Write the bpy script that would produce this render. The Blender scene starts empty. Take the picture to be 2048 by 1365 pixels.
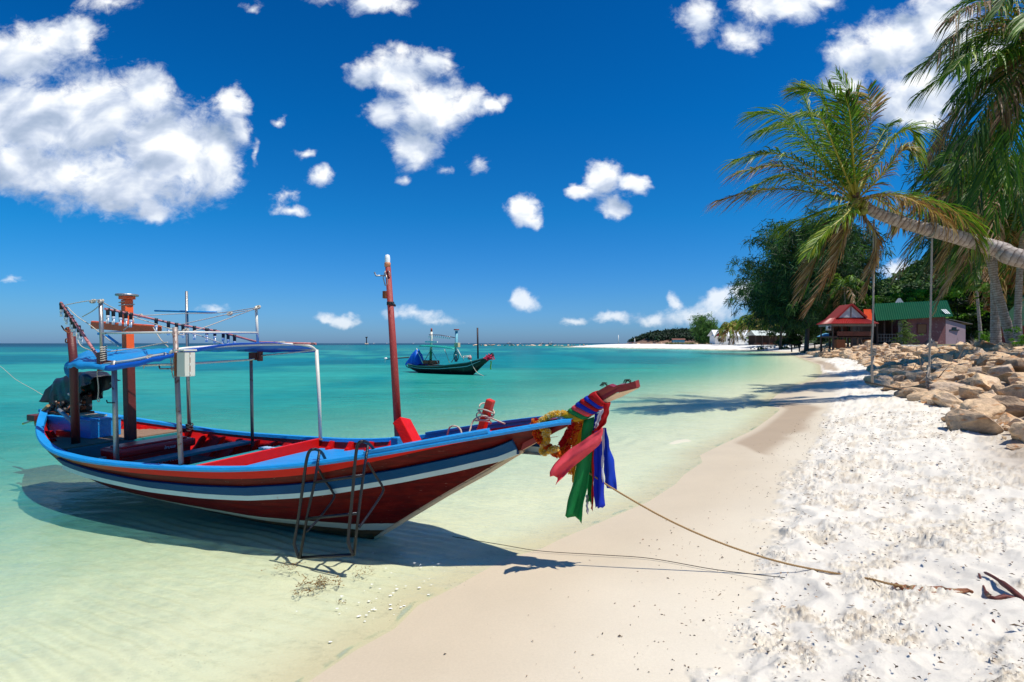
import bpy, bmesh, math, random
import numpy as np
from mathutils import Vector, Matrix, noise as mnoise
random.seed(7); rng = np.random.default_rng(11)
C = bpy.context.scene.collection
SC = bpy.context.scene
# ---------------------------------------------------------------- camera, sky, sun
F, CX, HY, H = 1029.0, 1024.0, 687.0, 2.2
cam = bpy.data.objects.new('camera', bpy.data.cameras.new('camera')); C.objects.link(cam)
cam.location = (0, 0, H); cam.rotation_euler = (math.radians(90), 0, 0)
cam.data.sensor_width = 36; cam.data.lens = F/2048*36
cam.data.shift_y = (HY-682.5)/2048
cam.data.clip_start = .05; cam.data.clip_end = 60000
SC.camera = cam
SUN = Vector((.42, -.20, 1)).normalized()
EL = math.asin(SUN.z); AZ = math.atan2(SUN.x, SUN.y)
sl = bpy.data.lights.new('sun', 'SUN'); sl.energy = 4.3; sl.angle = math.radians(.53); sl.color = (1, .94, .84)
so = bpy.data.objects.new('sun', sl); C.objects.link(so); so.rotation_euler = SUN.to_track_quat('Z', 'Y').to_euler()
SC.view_settings.view_transform = 'Standard'; SC.view_settings.look = 'None'
SC.view_settings.exposure = 0.25; SC.view_settings.gamma = 1
SC.cycles.max_bounces = 6; SC.cycles.diffuse_bounces = 3; SC.cycles.glossy_bounces = 3
SC.cycles.transparent_max_bounces = 12; SC.cycles.transmission_bounces = 3
SC.cycles.use_denoising = True

class NT:                                  # tiny node-tree helper
    def __init__(s, t): s.t = t; s.n = t.nodes; s.l = t.links
    def node(s, ty, ins=None, **kw):
        n = s.n.new(ty)
        for k, v in kw.items(): setattr(n, k, v)
        for k, v in (ins or {}).items(): s.put(n.inputs[k], v)
        return n
    def put(s, sock, v):
        if isinstance(v, bpy.types.NodeSocket): s.l.new(v, sock)
        elif isinstance(v, bpy.types.Node): s.l.new(v.outputs[0], sock)
        else: sock.default_value = v
    def math(s, op, a, b=0., c=0., clamp=False):
        n = s.n.new('ShaderNodeMath'); n.operation = op; n.use_clamp = clamp
        s.put(n.inputs[0], a); s.put(n.inputs[1], b); s.put(n.inputs[2], c); return n.outputs[0]
    def vec(s, op, a, b=None, c=None):
        n = s.n.new('ShaderNodeVectorMath'); n.operation = op; s.put(n.inputs[0], a)
        if b is not None: s.put(n.inputs[1], b)
        if c is not None: s.put(n.inputs[2], c)
        return n
    def ramp(s, fac, stops, interp='LINEAR'):
        n = s.n.new('ShaderNodeValToRGB'); r = n.color_ramp; r.interpolation = interp
        while len(r.elements) > 1: r.elements.remove(r.elements[-1])
        for i, (p, c) in enumerate(stops):
            e = r.elements[0] if i == 0 else r.elements.new(p)
            e.position = p; e.color = (*c, 1) if not isinstance(c, (int, float)) else (c, c, c, 1)
        s.put(n.inputs[0], fac); return n.outputs[0]
    def mix(s, f, a, b, bt='MIX'):
        n = s.n.new('ShaderNodeMix'); n.data_type = 'RGBA'; n.blend_type = bt; n.clamp_factor = True
        s.put(n.inputs[0], f)
        for k, v in ((6, a), (7, b)):
            if isinstance(v, tuple) and len(v) == 3: v = (*v, 1)
            s.put(n.inputs[k], v)
        return n.outputs[2]
    def noise(s, vec, scale, detail=4, rough=.55, dist=0., ntype='FBM'):
        n = s.n.new('ShaderNodeTexNoise'); n.noise_type = ntype
        s.put(n.inputs['Vector'], vec); n.inputs['Scale'].default_value = scale; n.inputs['Detail'].default_value = detail
        n.inputs['Roughness'].default_value = rough; n.inputs['Distortion'].default_value = dist
        return n.outputs[0]

# world: Nishita sky + procedural cumulus defined by direction
wd = bpy.data.worlds.new('World'); SC.world = wd; wd.use_nodes = True
wd.cycles.sampling_method = 'MANUAL'; wd.cycles.sample_map_resolution = 256
w = NT(wd.node_tree); w.n.clear()
BL = [  # (px, py, rx, ry, weight)
 (30,110,150,75,1),(120,80,90,50,.9),(60,240,200,120,1),(200,230,150,110,1),(300,190,75,70,1),(320,290,150,115,1),
 (250,370,190,80,1),(430,310,75,110,1),(462,205,45,42,1),(70,340,210,75,1),(300,425,70,35,.9),(150,60,60,35,.7),(480,250,30,50,.8),
 (790,150,85,65,1),(860,120,60,38,.8),(722,150,48,34,.8),(860,215,95,75,1),(835,290,65,52,1),(930,205,55,40,.9),(985,212,34,26,.9),(770,225,50,55,.9),(800,100,30,22,.7),
 (640,357,32,22,.72),(570,388,32,20,.55),(582,420,46,14,.55),(805,355,22,16,.55),(950,320,28,18,.45),(895,340,18,12,.4),(612,310,24,14,.6),
 (1205,355,50,44,1),(1158,380,42,22,.95),(1265,370,40,26,.95),(1228,408,34,30,.85),(1045,420,46,40,1),(1060,440,30,26,.8),
 (760,5,100,32,.8),(680,-5,80,22,.6),(1395,40,60,55,.75),(1570,15,120,48,.8),(1490,75,60,42,.7),(1650,5,60,26,.6),
 (1790,95,110,85,.95),(1880,50,110,90,1),(1850,180,115,85,1),(1700,110,60,55,.85),(1690,165,60,42,.9),(1960,120,110,100,.9),(1800,225,100,45,.9),(1860,240,60,36,.8),
 (1050,602,38,26,.85),(1030,596,22,12,.75),(680,634,52,18,.8),(650,640,40,12,.7),(1440,600,40,26,.8),(1492,592,46,28,.8),(1348,605,20,22,.75),(1225,636,46,16,.72),
 (1145,640,40,14,.7),(830,628,76,20,.66),(1400,628,110,28,.68),(1305,637,42,16,.68),(1810,545,80,26,.8),(870,640,70,10,.4),(430,615,50,10,.38),(25,568,30,8,.4),
 (210,8,70,24,.5),(505,12,24,14,.45),(560,235,16,10,.5),(520,300,14,40,.5)]
g = bpy.data.node_groups.new('cloud_field', 'ShaderNodeTree')
g.interface.new_socket('P', in_out='INPUT', socket_type='NodeSocketVector')
g.interface.new_socket('D', in_out='OUTPUT', socket_type='NodeSocketFloat')
gn = NT(g); gi = gn.node('NodeGroupInput'); go = gn.node('NodeGroupOutput')
P0 = gi.outputs[0]
warp = gn.node('ShaderNodeTexNoise', {'Vector': P0, 'Scale': 9., 'Detail': 3.})
wv = gn.vec('MULTIPLY_ADD', warp.outputs['Color'], (.055, .045, 0), (-.0275, -.0225, 0))
wp2 = gn.node('ShaderNodeTexNoise', {'Vector': P0, 'Scale': 34., 'Detail': 3.})
wv2 = gn.vec('MULTIPLY_ADD', wp2.outputs['Color'], (.036, .026, 0), (-.018, -.013, 0))
Pw = gn.vec('ADD', gn.vec('ADD', P0, wv.outputs[0]).outputs[0], wv2.outputs[0]).outputs[0]
acc = None
for (a, b, rx, ry, wt) in BL:
    sx, sy = F/rx, F/ry
    q = gn.vec('MULTIPLY_ADD', Pw, (sx, sy, 0), (-(a-CX)/F*sx, -(HY-b)/F*sy, 0))
    ln = gn.vec('LENGTH', q.outputs[0])
    d = gn.math('MULTIPLY_ADD', ln.outputs['Value'], -wt, wt)
    acc = d if acc is None else gn.math('SMOOTH_MAX', acc, d, .38)
Pm = gn.vec('MULTIPLY', P0, (1, 1.35, 1)).outputs[0]
nz = gn.noise(Pm, 14., 8, .64, .5)
nz2 = gn.noise(Pm, 46., 5, .68, .6)
den = gn.math('MULTIPLY_ADD', nz, 1.65, gn.math('MULTIPLY_ADD', acc, 1.55, -.97))
den = gn.math('MULTIPLY_ADD', gn.math('SUBTRACT', nz2, .5), .60, den)
g.interface.new_socket('S', in_out='OUTPUT', socket_type='NodeSocketFloat')
gn.l.new(den, go.inputs[0])
lowf = gn.noise(Pm, 10., 4., .5, .5)
gn.l.new(gn.math('MULTIPLY_ADD', lowf, 1.7, gn.math('MULTIPLY', acc, .30)), go.inputs[1])
tc = w.node('ShaderNodeTexCoord'); sep = w.node('ShaderNodeSeparateXYZ', {0: tc.outputs['Generated']})
yy = w.math('MAXIMUM', sep.outputs[1], .03)
uu = w.math('DIVIDE', sep.outputs[0], yy); vv = w.math('DIVIDE', sep.outputs[2], yy)
uv = w.node('ShaderNodeCombineXYZ', {0: uu, 1: vv, 2: 0.}).outputs[0]
def cf(p):
    n = w.n.new('ShaderNodeGroup'); n.node_tree = g; w.put(n.inputs[0], p); return n.outputs[0], n.outputs[1]
(d0, s0), (d1, s1) = cf(uv), cf(w.vec('ADD', uv, (.014, .040, 0)).outputs[0])
alpha = w.node('ShaderNodeMapRange', {0: d0, 1: -.10, 2: .80}, interpolation_type='SMOOTHSTEP').outputs[0]
low = w.node('ShaderNodeMapRange', {0: vv, 1: .0, 2: .22, 3: .62, 4: 1.}).outputs[0]
alpha = w.math('MULTIPLY', alpha, low)
lit = w.math('MULTIPLY_ADD', w.math('SUBTRACT', s0, s1), 1.25, .60)
lit = w.math('MULTIPLY_ADD', w.math('SUBTRACT', d0, d1), .10, lit)
thick = w.node('ShaderNodeMapRange', {0: d0, 1: .2, 2: 1.5, 3: .14, 4: -.10}).outputs[0]
lit = w.math('ADD', lit, thick, clamp=True)
ccol = w.ramp(lit, [(0, (.26, .35, .50)), (.35, (.40, .48, .62)), (.60, (.54, .61, .74)), (.82, (.72, .77, .84)), (1., (.88, .90, .92))])
sky = w.node('ShaderNodeTexSky', sky_type='NISHITA', sun_disc=False, sun_elevation=EL, sun_rotation=AZ, altitude=0., air_density=1.0, dust_density=.6, ozone_density=3.5)
sk = w.vec('SCALE', sky.outputs[0]); sk.inputs['Scale'].default_value = .11
# deep, polarised blue of the photograph
hs = w.node('ShaderNodeHueSaturation', {'Color': sk.outputs[0], 'Saturation': 1.22, 'Value': .92, 'Hue': .5})
grd = w.ramp(vv, [(0., (.34, .60, 1.20)), (.08, (.27, .62, 1.05)), (.25, (.08, .66, 1.02)), (.45, (.02, .62, 1.0)), (.66, (.01, .55, .92)), (1., (.01, .50, .86))])
skc = w.mix(1., hs.outputs[0], grd, 'MULTIPLY')
fin = w.mix(alpha, skc, ccol)
bg = w.node('ShaderNodeBackground', {'Color': fin, 'Strength': 1.0})
w.l.new(bg.outputs[0], w.node('ShaderNodeOutputWorld').inputs[0])

# ---------------------------------------------------------------- helpers
def mat(name, col, rough=.6, metal=0., var=.0, vscale=8., col2=None, mixs=None, bump=0., bscale=40., spec=.5, coat=0., trans=0., attr=None, stretch=(1,1,1), objvar=0.):
    """Principled paint/wood/metal with worn patches (col2) and bump."""
    m = bpy.data.materials.new(name); m.use_nodes = True; t = NT(m.node_tree); t.n.clear()
    tcn = t.node('ShaderNodeTexCoord'); v = t.vec('MULTIPLY', tcn.outputs['Object'], stretch).outputs[0]
    if attr: c = t.node('ShaderNodeAttribute', attribute_name=attr).outputs['Color']
    else:
        c = t.node('ShaderNodeRGB').outputs[0]; c.default_value = (*col, 1)
    if objvar:
        oi = t.node('ShaderNodeObjectInfo'); k = t.math('MULTIPLY_ADD', oi.outputs['Random'], 2*objvar, 1-objvar)
        c = t.vec('SCALE', c); t.put(c.inputs['Scale'], k); c = c.outputs[0]
    if var:
        n = t.noise(v, vscale, 5, .6); k = t.math('MULTIPLY_ADD', n, 2*var, 1-var)
        s = t.vec('SCALE', c); t.put(s.inputs['Scale'], k); c = s.outputs[0]
    if col2 is not None:
        lo, sc = mixs or (.62, 12.)
        n = t.noise(v, sc, 6, .65, .3)
        f = t.node('ShaderNodeMapRange', {0: n, 1: lo, 2: lo+.05}).outputs[0]
        c = t.mix(f, c, col2)
    p = t.node('ShaderNodeBsdfPrincipled', {'Base Color': c, 'Roughness': rough, 'Metallic': metal, 'Coat Weight': coat, 'Specular IOR Level': spec})
    if bump:
        bn = t.noise(v, bscale, 5, .6)
        t.put(p.inputs['Normal'], t.node('ShaderNodeBump', {'Height': bn, 'Strength': bump, 'Distance': .02}))
    out = p.outputs[0]
    if trans:
        tr = t.node('ShaderNodeBsdfTranslucent', {'Color': c}); mx = t.node('ShaderNodeMixShader', {0: trans})
        t.l.new(p.outputs[0], mx.inputs[1]); t.l.new(tr.outputs[0], mx.inputs[2]); out = mx.outputs[0]
    t.l.new(out, t.node('ShaderNodeOutputMaterial').inputs[0])
    return m

def link(name, me, parent=None, loc=None, rot=None, scale=None, **props):
    o = bpy.data.objects.new(name, me); C.objects.link(o)
    if parent is not None: o.parent = parent
    if loc is not None: o.location = loc
    if rot is not None: o.rotation_euler = rot
    if scale is not None: o.scale = scale
    for k, v in props.items(): o[k] = v
    return o
def thing(name, label, category, loc=(0,0,0), rotz=0., group=None):
    o = link(name, None, None, loc, (0,0,rotz), label=label, category=category)
    o.empty_display_size = .2
    if group: o['group'] = group
    return o
def tag(o, label, category, group=None):
    o['label'] = label; o['category'] = category
    if group: o['group'] = group
    return o

class MB:
    def __init__(s): s.v = []; s.f = []; s.m = []; s.sm = []
    def add(s, vs, fs, mi=0, smooth=False):
        b = len(s.v); s.v += [tuple(x) for x in vs]
        for f in fs: s.f.append([b+i for i in f]); s.m.append(mi); s.sm.append(smooth)
    def box(s, c, size, rot=None, mi=0, bev=0.):
        hx, hy, hz = size[0]/2, size[1]/2, size[2]/2; c = Vector(c)
        M = rot if rot is not None else Matrix.Identity(3)
        if bev <= 0:
            vs = [c + M@Vector((x*hx, y*hy, z*hz)) for x in (-1,1) for y in (-1,1) for z in (-1,1)]
            s.add(vs, [(0,1,3,2),(4,6,7,5),(0,4,5,1),(2,3,7,6),(0,2,6,4),(1,5,7,3)], mi); return
        b = min(bev, hx*.9, hy*.9, hz*.9); bm = bmesh.new()
        bmesh.ops.create_cube(bm, size=1); bmesh.ops.scale(bm, vec=size, verts=bm.verts)
        bmesh.ops.bevel(bm, geom=list(bm.edges), offset=b, segments=2, affect='EDGES', profile=.6)
        bm.verts.ensure_lookup_table()
        s.add([c + M@v.co for v in bm.verts], [[v.index for v in f.verts] for f in bm.faces], mi); bm.free()
    def beam(s, a, b, w, h, mi=0, bev=0., up=(0,0,1), ext=0.):
        a = Vector(a); b = Vector(b); d = (b-a); L = d.length; d.normalize(); up = Vector(up)
        x = up.cross(d)
        if x.length < 1e-4: x = Vector((1,0,0)).cross(d)
        x.normalize(); z = d.cross(x)
        M = Matrix((d, x, z)).transposed()
        s.box((a+b)/2, (L+ext, w, h), M, mi, bev)
    def tube(s, pts, r, n=10, mi=0, caps=True, smooth=True):
        pts = [Vector(p) for p in pts]; rs = r if isinstance(r, (list, tuple)) else [r]*len(pts)
        vs = []; prev = None
        for i, p in enumerate(pts):
            t = (pts[min(i+1, len(pts)-1)] - pts[max(i-1, 0)]); t.normalize()
            if prev is None:
                a = Vector((0,0,1)) if abs(t.z) < .9 else Vector((1,0,0)); x = t.cross(a).normalized()
            else: x = (prev - t*prev.dot(t)).normalized()
            prev = x; y = t.cross(x)
            vs += [p + (x*math.cos(k*2*math.pi/n) + y*math.sin(k*2*math.pi/n))*rs[i] for k in range(n)]
        fs = [(i*n+k, i*n+(k+1)%n, (i+1)*n+(k+1)%n, (i+1)*n+k) for i in range(len(pts)-1) for k in range(n)]
        s.add(vs, fs, mi, smooth)
        if caps:
            b = len(s.v)-len(vs); L = len(pts)-1
            s.f.append([b+k for k in range(n)][::-1]); s.f.append([b+L*n+k for k in range(n)]); s.m += [mi, mi]; s.sm += [False, False]
    def lathe(s, c, prof, n=16, mi=0, axis=(0,0,1), smooth=True):
        c = Vector(c); a = Vector(axis).normalized(); x = a.orthogonal().normalized(); y = a.cross(x)
        vs = [c + a*z + (x*math.cos(k*2*math.pi/n)+y*math.sin(k*2*math.pi/n))*max(r, 1e-4) for (r, z) in prof for k in range(n)]
        s.add(vs, [(i*n+k, i*n+(k+1)%n, (i+1)*n+(k+1)%n, (i+1)*n+k) for i in range(len(prof)-1) for k in range(n)], mi, smooth)
    def grid(s, rows, mi=0, smooth=True, thick=0., flip=False):
        n = len(rows[0]); m = len(rows); vs = [Vector(p) for r in rows for p in r]
        fs = [(i*n+k, i*n+k+1, (i+1)*n+k+1, (i+1)*n+k) for i in range(m-1) for k in range(n-1)]
        if flip: fs = [f[::-1] for f in fs]
        s.add(vs, fs, mi, smooth)
    def prism(s, prof, axis_vec, mi=0):
        n = len(prof); a = Vector(axis_vec); P = [Vector(p) for p in prof]
        s.add(P + [p+a for p in P], [list(range(n))[::-1], list(range(n, 2*n))] + [(i, (i+1)%n, n+(i+1)%n, n+i) for i in range(n)], mi)
    def mesh(s, name, mats):
        me = bpy.data.meshes.new(name); me.from_pydata(s.v, [], s.f)
        for m_ in (mats if isinstance(mats, (list, tuple)) else [mats]): me.materials.append(m_)
        me.polygons.foreach_set('material_index', s.m); me.polygons.foreach_set('use_smooth', s.sm)
        bm = bmesh.new(); bm.from_mesh(me); bmesh.ops.recalc_face_normals(bm, faces=bm.faces); bm.to_mesh(me); bm.free()
        me.update(); return me
    def build(s, name, mats, parent=None, **kw):
        return link(name, s.mesh(name, mats), parent, **kw)

def np_mesh(name, V, faces, m, col=None, smooth=False, attrs=None):
    """V (n,3), faces (m,k) int; col per vertex -> colour attribute 'col'."""
    me = bpy.data.meshes.new(name); V = np.asarray(V, np.float32); faces = np.asarray(faces, np.int32); k = faces.shape[1]
    me.vertices.add(len(V)); me.vertices.foreach_set('co', V.ravel())
    me.loops.add(faces.size); me.loops.foreach_set('vertex_index', faces.ravel())
    me.polygons.add(len(faces)); me.polygons.foreach_set('loop_start', np.arange(0, faces.size, k, dtype=np.int32))
    me.polygons.foreach_set('use_smooth', np.full(len(faces), smooth))
    if col is not None:
        a = me.color_attributes.new('col', 'FLOAT_COLOR', 'POINT'); c4 = np.ones((len(V), 4), np.float32); c4[:, :3] = col; a.data.foreach_set('color', c4.ravel())
    for kx, va in (attrs or {}).items():
        a = me.attributes.new(kx, 'FLOAT', 'POINT'); a.data.foreach_set('value', np.asarray(va, np.float32))
    me.materials.append(m); me.update(calc_edges=True); me.validate(); return me

def catmull(pts, n):
    P = np.array(pts, float); m = len(P)
    Q = np.vstack([2*P[0]-P[1], P, 2*P[-1]-P[-2]]); out = []
    for t in np.linspace(0, m-1-1e-9, n):
        i = int(t); u = t-i; a, b, c, d = Q[i], Q[i+1], Q[i+2], Q[i+3]
        out.append(.5*((2*b)+(-a+c)*u+(2*a-5*b+4*c-d)*u*u+(-a+3*b-3*c+d)*u**3))
    return [Vector(p) for p in out]

def Wp(px, py, d): return Vector(((px-CX)/F*d, d, H-(py-HY)/F*d))
def G(px, py, z=0.):
    d = F*(H-z)/(py-HY); return Vector(((px-CX)/F*d, d, z))

# numpy value noise -------------------------------------------------------
_T = rng.random((256, 256)).astype(np.float32)
def vnoise(x, y):
    xi = np.floor(x).astype(np.int64); yi = np.floor(y).astype(np.int64); fx = x-xi; fy = y-yi
    fx = fx*fx*fx*(fx*(fx*6-15)+10); fy = fy*fy*fy*(fy*(fy*6-15)+10)
    a = _T[xi & 255, yi & 255]; b = _T[(xi+1) & 255, yi & 255]; c = _T[xi & 255, (yi+1) & 255]; d = _T[(xi+1) & 255, (yi+1) & 255]
    return (a*(1-fx)+b*fx)*(1-fy)+(c*(1-fx)+d*fx)*fy
def fbm(x, y, o=4, g_=.5):
    s = 0; a = 1; t = 0
    for k in range(o):
        s = s + a*vnoise(x*2**k+17.3*k, y*2**k+5.1*k); t += a; a *= g_
    return s/t
def pits(x, y, cell, jit=.9, seed=0):
    """distance to the nearest jittered point, in cells"""
    X = x/cell; Y = y/cell; xi = np.floor(X).astype(np.int64); yi = np.floor(Y).astype(np.int64); best = np.full(X.shape, 9.)
    rr = np.zeros(X.shape)
    for i in (-1, 0, 1):
        for j in (-1, 0, 1):
            a = (xi+i+seed) & 255; b = (yi+j+seed*3) & 255
            px = xi+i+.5+(_T[a, b]-.5)*jit; py = yi+j+.5+(_T[b, a]-.5)*jit
            d = np.hypot(X-px, (Y-py))*(1+.9*_T[(a+7) & 255, b]); rr = np.where(d < best, _T[(a+31) & 255, (b+9) & 255], rr); best = np.minimum(best, d)
    return best, rr

# ---------------------------------------------------------------- lie of the land
shore_px = [(560,1405),(619,1363),(712,1301),(790,1258),(837,1211),(908,1176),(1005,1121),(1083,1098),(1123,1078),(1200,1046),(1297,1004),(1325,986),(1353,968),
 (1367,951),(1406,925),(1400,911),(1459,883),(1506,861),(1545,833),(1562,819),(1536,809),(1553,791),(1590,772),(1630,761),(1645,747),(1640,730),(1609,719),(1590,711),(1572,706),
 (1506,701.2),(1409,699.2),(1311,697.4),(1200,695.5),(1140,694.2)]
shore = [tuple(G(*p)[:2]) for p in shore_px]
d0_ = (np.array(shore[1])-np.array(shore[3]))/np.linalg.norm(np.array(shore[1])-np.array(shore[3]))
start = [tuple(np.array(shore[0])+d0_*k) for k in (400., 60., 12., 3.)]
SH = start + shore + [(38,340),(48,372),(80,400),(125,430),(160,470),(210,520),(300,640),(420,900),(700,1500)]
POLY = SH + [(3000,1500),(3000,-600)]
def sdist(x, y, P, closed=False):
    best = np.full(x.shape, 1e18); n = len(P)
    for i in range(n if closed else n-1):
        ax, ay = P[i]; bx, by = P[(i+1) % n]; dx, dy = bx-ax, by-ay
        t = np.clip(((x-ax)*dx+(y-ay)*dy)/(dx*dx+dy*dy), 0, 1)
        best = np.minimum(best, (x-ax-t*dx)**2+(y-ay-t*dy)**2)
    return np.sqrt(best)
def inside(x, y, P):
    c = np.zeros(x.shape, bool); n = len(P)
    for i in range(n):
        ax, ay = P[i]; bx, by = P[(i+1) % n]
        if ay == by: continue
        c ^= ((ay > y) != (by > y)) & (x < (bx-ax)*(y-ay)/(by-ay)+ax)
    return c
def wland(x, y):
    d = sdist(x, y, SH); return np.where(inside(x, y, POLY), d, -d)
RB = [(16,-30),(8.5,0),(6.6,5.2),(6.3,6.5),(7.2,8.3),(9.3,10.4),(10.6,12.2),(12.2,14.6),(13.7,18.2),(16.5,23.5),(20,28),(26,37),(34,50),(39.5,60),(41.5,68),(50,85),(60,105),(76,140),(100,185),(118,210),(150,260),(260,420),(500,900)]
RBP = RB + [(3000,900),(3000,-30)]
def rback(x, y):
    d = sdist(x, y, RB); return np.where(inside(x, y, RBP), d, -d)
DRY = [tuple(G(a, b, .42)[:2]) for a, b in [(1350,1460),(1392,1365),(1410,1290),(1462,1270),(1455,1200),(1505,1130),(1510,1085),(1535,1010),(1562,950),(1600,895),(1640,850),(1652,813),(1676,768),(1690,745)]]
DRY = [(DRY[0][0]-2, DRY[0][1]-6)] + DRY + [(24,40),(33,55),(44,70),(60,84),(75,120),(80,160),(90,230),(200,400)]
DRYP = DRY + [(3000,400),(3000,-20)]
def sst(a, b, x):
    t = np.clip((x-a)/(b-a), 0, 1); return t*t*(3-2*t)
def base_z(x, y):
    w_ = wland(x, y)
    zl = .10*np.minimum(w_, 3.6)+.035*np.clip(w_-3.6, 0, 12)
    zl = zl+sst(110, 170, y)*1.0*sst(3, 34, w_)
    dd = -w_
    zw = -(.034*np.minimum(dd, 8)+.03*np.clip(dd-8, 0, 50)+.004*np.clip(dd-58, 0, 800))
    z = np.where(w_ > 0, zl, zw)
    r = rback(x, y)
    far = sst(60, 110, y)
    top = 1.84 + .02*np.clip(r-8, 0, 40)
    z = np.where(w_ > 0, z + (top-z)*sst(0, 7.5, r)*np.where(w_ > 0, 1, 0), z)
    return z, w_, r
def zat(x, y):
    z, _, _ = base_z(np.array([float(x)]), np.array([float(y)])); return float(z[0])

# ground: one polar sheet, fine where the camera is near
def polar(rad, ang, cx=0., cy=0.):
    R_, A_ = np.meshgrid(rad, ang, indexing='ij'); x = cx+R_*np.sin(A_); y = cy+R_*np.cos(A_)
    nr, na = x.shape; i = np.arange(nr-1)[:, None]*na+np.arange(na)[None, :]; j = (np.arange(na)+1) % na
    f = np.stack([i, i-np.arange(na)+j, i+na-np.arange(na)+j, i+na], -1).reshape(-1, 4)
    return x, y, f
def angles(lo, hi, n):
    return np.concatenate([np.radians(np.linspace(lo, hi, n)), np.radians(np.linspace(hi, lo+360, 60)[1:-1])])
rad = np.concatenate([[.05, .6, 1.2, 1.6], 1/np.linspace(1/1.9, 1/60, 560), np.geomspace(61, 3000, 170)])
gx, gy, gf = polar(rad, angles(-52, 52, 900))
gz, gw, gr = base_z(gx, gy)
ddry = sdist(gx, gy, DRY); ddry = np.where(inside(gx, gy, DRYP), ddry, -ddry)
edge = ddry + .5*(fbm(gx*3, gy*3, 3)-.5) + .25*(fbm(gx*11, gy*11, 2)-.5)
dry = sst(-.05, .22, edge) * np.where(gw > 0, 1, 0)
plate = sst(5.5, 8, gr)
dist_fade = 1/(1+(np.hypot(gx, gy)/60)**2)
p1, r1 = pits(gx+.6*fbm(gx*2, gy*2, 2), gy, .44); p2, r2 = pits(gx, gy+.4*fbm(gx*3, gy*3, 2), .24, seed=40)
foot = -np.clip(1-p1/.62, 0, 1)**.8*(.4+.6*r1) + .55*np.clip(1-abs(p1-.74)/.26, 0, 1)*(.3+r1)
foot2 = -np.clip(1-p2/.55, 0, 1)**.9*(.3+.7*r2) + .4*np.clip(1-abs(p2-.7)/.25, 0, 1)*r2
rough_n = fbm(gx*4.5, gy*4.5, 5, .62)-.5
fine = fbm(gx*38, gy*38, 3, .7)-.5
crumb = np.clip(fbm(gx*60, gy*60, 2, .6)-.56, 0, 1)
patch = sst(.44, .60, fbm(gx*1.7+9, gy*2.6, 4, .6)); softn = fbm(gx*2.6, gy*2.6, 3, .5)-.5
gz = gz + dry*(.036*foot + .014*foot2 + .10*softn + .10*rough_n*(.25+.9*patch) + .026*fine*patch + .10*crumb*patch + .022)
gz = gz + np.where(gw > 0, 1, 0)*(1-dry)*sst(.3, 2.5, gw)*.03*(fbm(gx*.9, gy*.9, 2)-.5)
und = sst(0, -1., gw)                                            # sand ripples under water
gz = gz + und*(.017*np.sin((gx*.45+gy*.9)*44+5*fbm(gx*1.3, gy*1.3, 2))*vnoise(gx*.9, gy*1.1)+.07*(fbm(gx*.6, gy*.6, 3)-.5))
gz = gz + plate*.12*(fbm(gx*.5, gy*.5, 3)-.5)
# true sand colours: damp by the water's edge, pale and dry above
def mixc(a, b, t): return a*(1-t[..., None])+np.array(b)*t[..., None]
colr = np.zeros(gx.shape+(3,)) + np.array((.58, .485, .35))
wet = gw + .35*(fbm(gx*1.1, gy*1.1, 3)-.5)
colr = mixc(colr, (.68, .60, .465), sst(.5, 1.9, wet))
colr = mixc(colr, (.74, .68, .565), sst(1.6, 3.2, wet))
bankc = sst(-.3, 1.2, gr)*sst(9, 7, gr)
colr = mixc(colr, (.80, .745, .645), dry)
damp = dry*patch*sst(.46, .62, fbm(gx*3.2, gy*6.5, 5, .68)+.35*rough_n)*.8
colr = mixc(colr, (.74, .65, .51), damp*.8)
husk = dry*patch*sst(.60, .66, fbm(gx*16, gy*26, 3, .6)+.12*(fbm(gx*1.5, gy*1.5, 2)-.5))
colr = mixc(colr, (.48, .39, .29), husk*.55)
colr = mixc(colr, (.65, .61, .47), sst(0, -.8, gw))
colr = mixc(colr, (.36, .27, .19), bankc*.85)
# dark wet tongues where the last wave ran out
tong = sst(.50, .56, fbm(gx*.35, gy*.2, 3)) * sst(.05, .3, gw) * sst(1.3, .9, wet) * sst(7, 10, np.hypot(gx, gy))
colr = mixc(colr, (.40, .30, .20), tong*.85)
grass = plate*sst(.42, .60, fbm(gx*.22, gy*.22, 4)+.1)*sst(18, 30, np.hypot(gx, gy))
colr = mixc(colr, (.17, .15, .05), grass*.9)
inl = sst(9, 22, gr)*sst(14, 28, np.hypot(gx, gy)); colr = mixc(colr, (.14, .12, .06), inl*.9)
colr = mixc(colr, (.82, .79, .74), sst(120, 150, gy)*sst(0, 3, gw)*sst(30, 20, gr))

m = bpy.data.materials.new('beach_sand'); m.use_nodes = True; t = NT(m.node_tree); t.n.clear()
tcn = t.node('ShaderNodeTexCoord').outputs['Object']
cc = t.node('ShaderNodeAttribute', attribute_name='col').outputs['Color']
dr = t.node('ShaderNodeAttribute', attribute_name='dry').outputs['Fac']; ln_ = t.node('ShaderNodeAttribute', attribute_name='land').outputs['Fac']
n1 = t.noise(tcn, 60., 5, .7); s_ = t.vec('SCALE', cc); t.put(s_.inputs['Scale'], t.math('MULTIPLY_ADD', n1, .26, .87)); c = s_.outputs[0]
n3 = t.noise(tcn, 1.3, 4, .6); s_ = t.vec('SCALE', c); t.put(s_.inputs['Scale'], t.math('MULTIPLY_ADD', n3, .16, .92)); c = s_.outputs[0]
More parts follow.
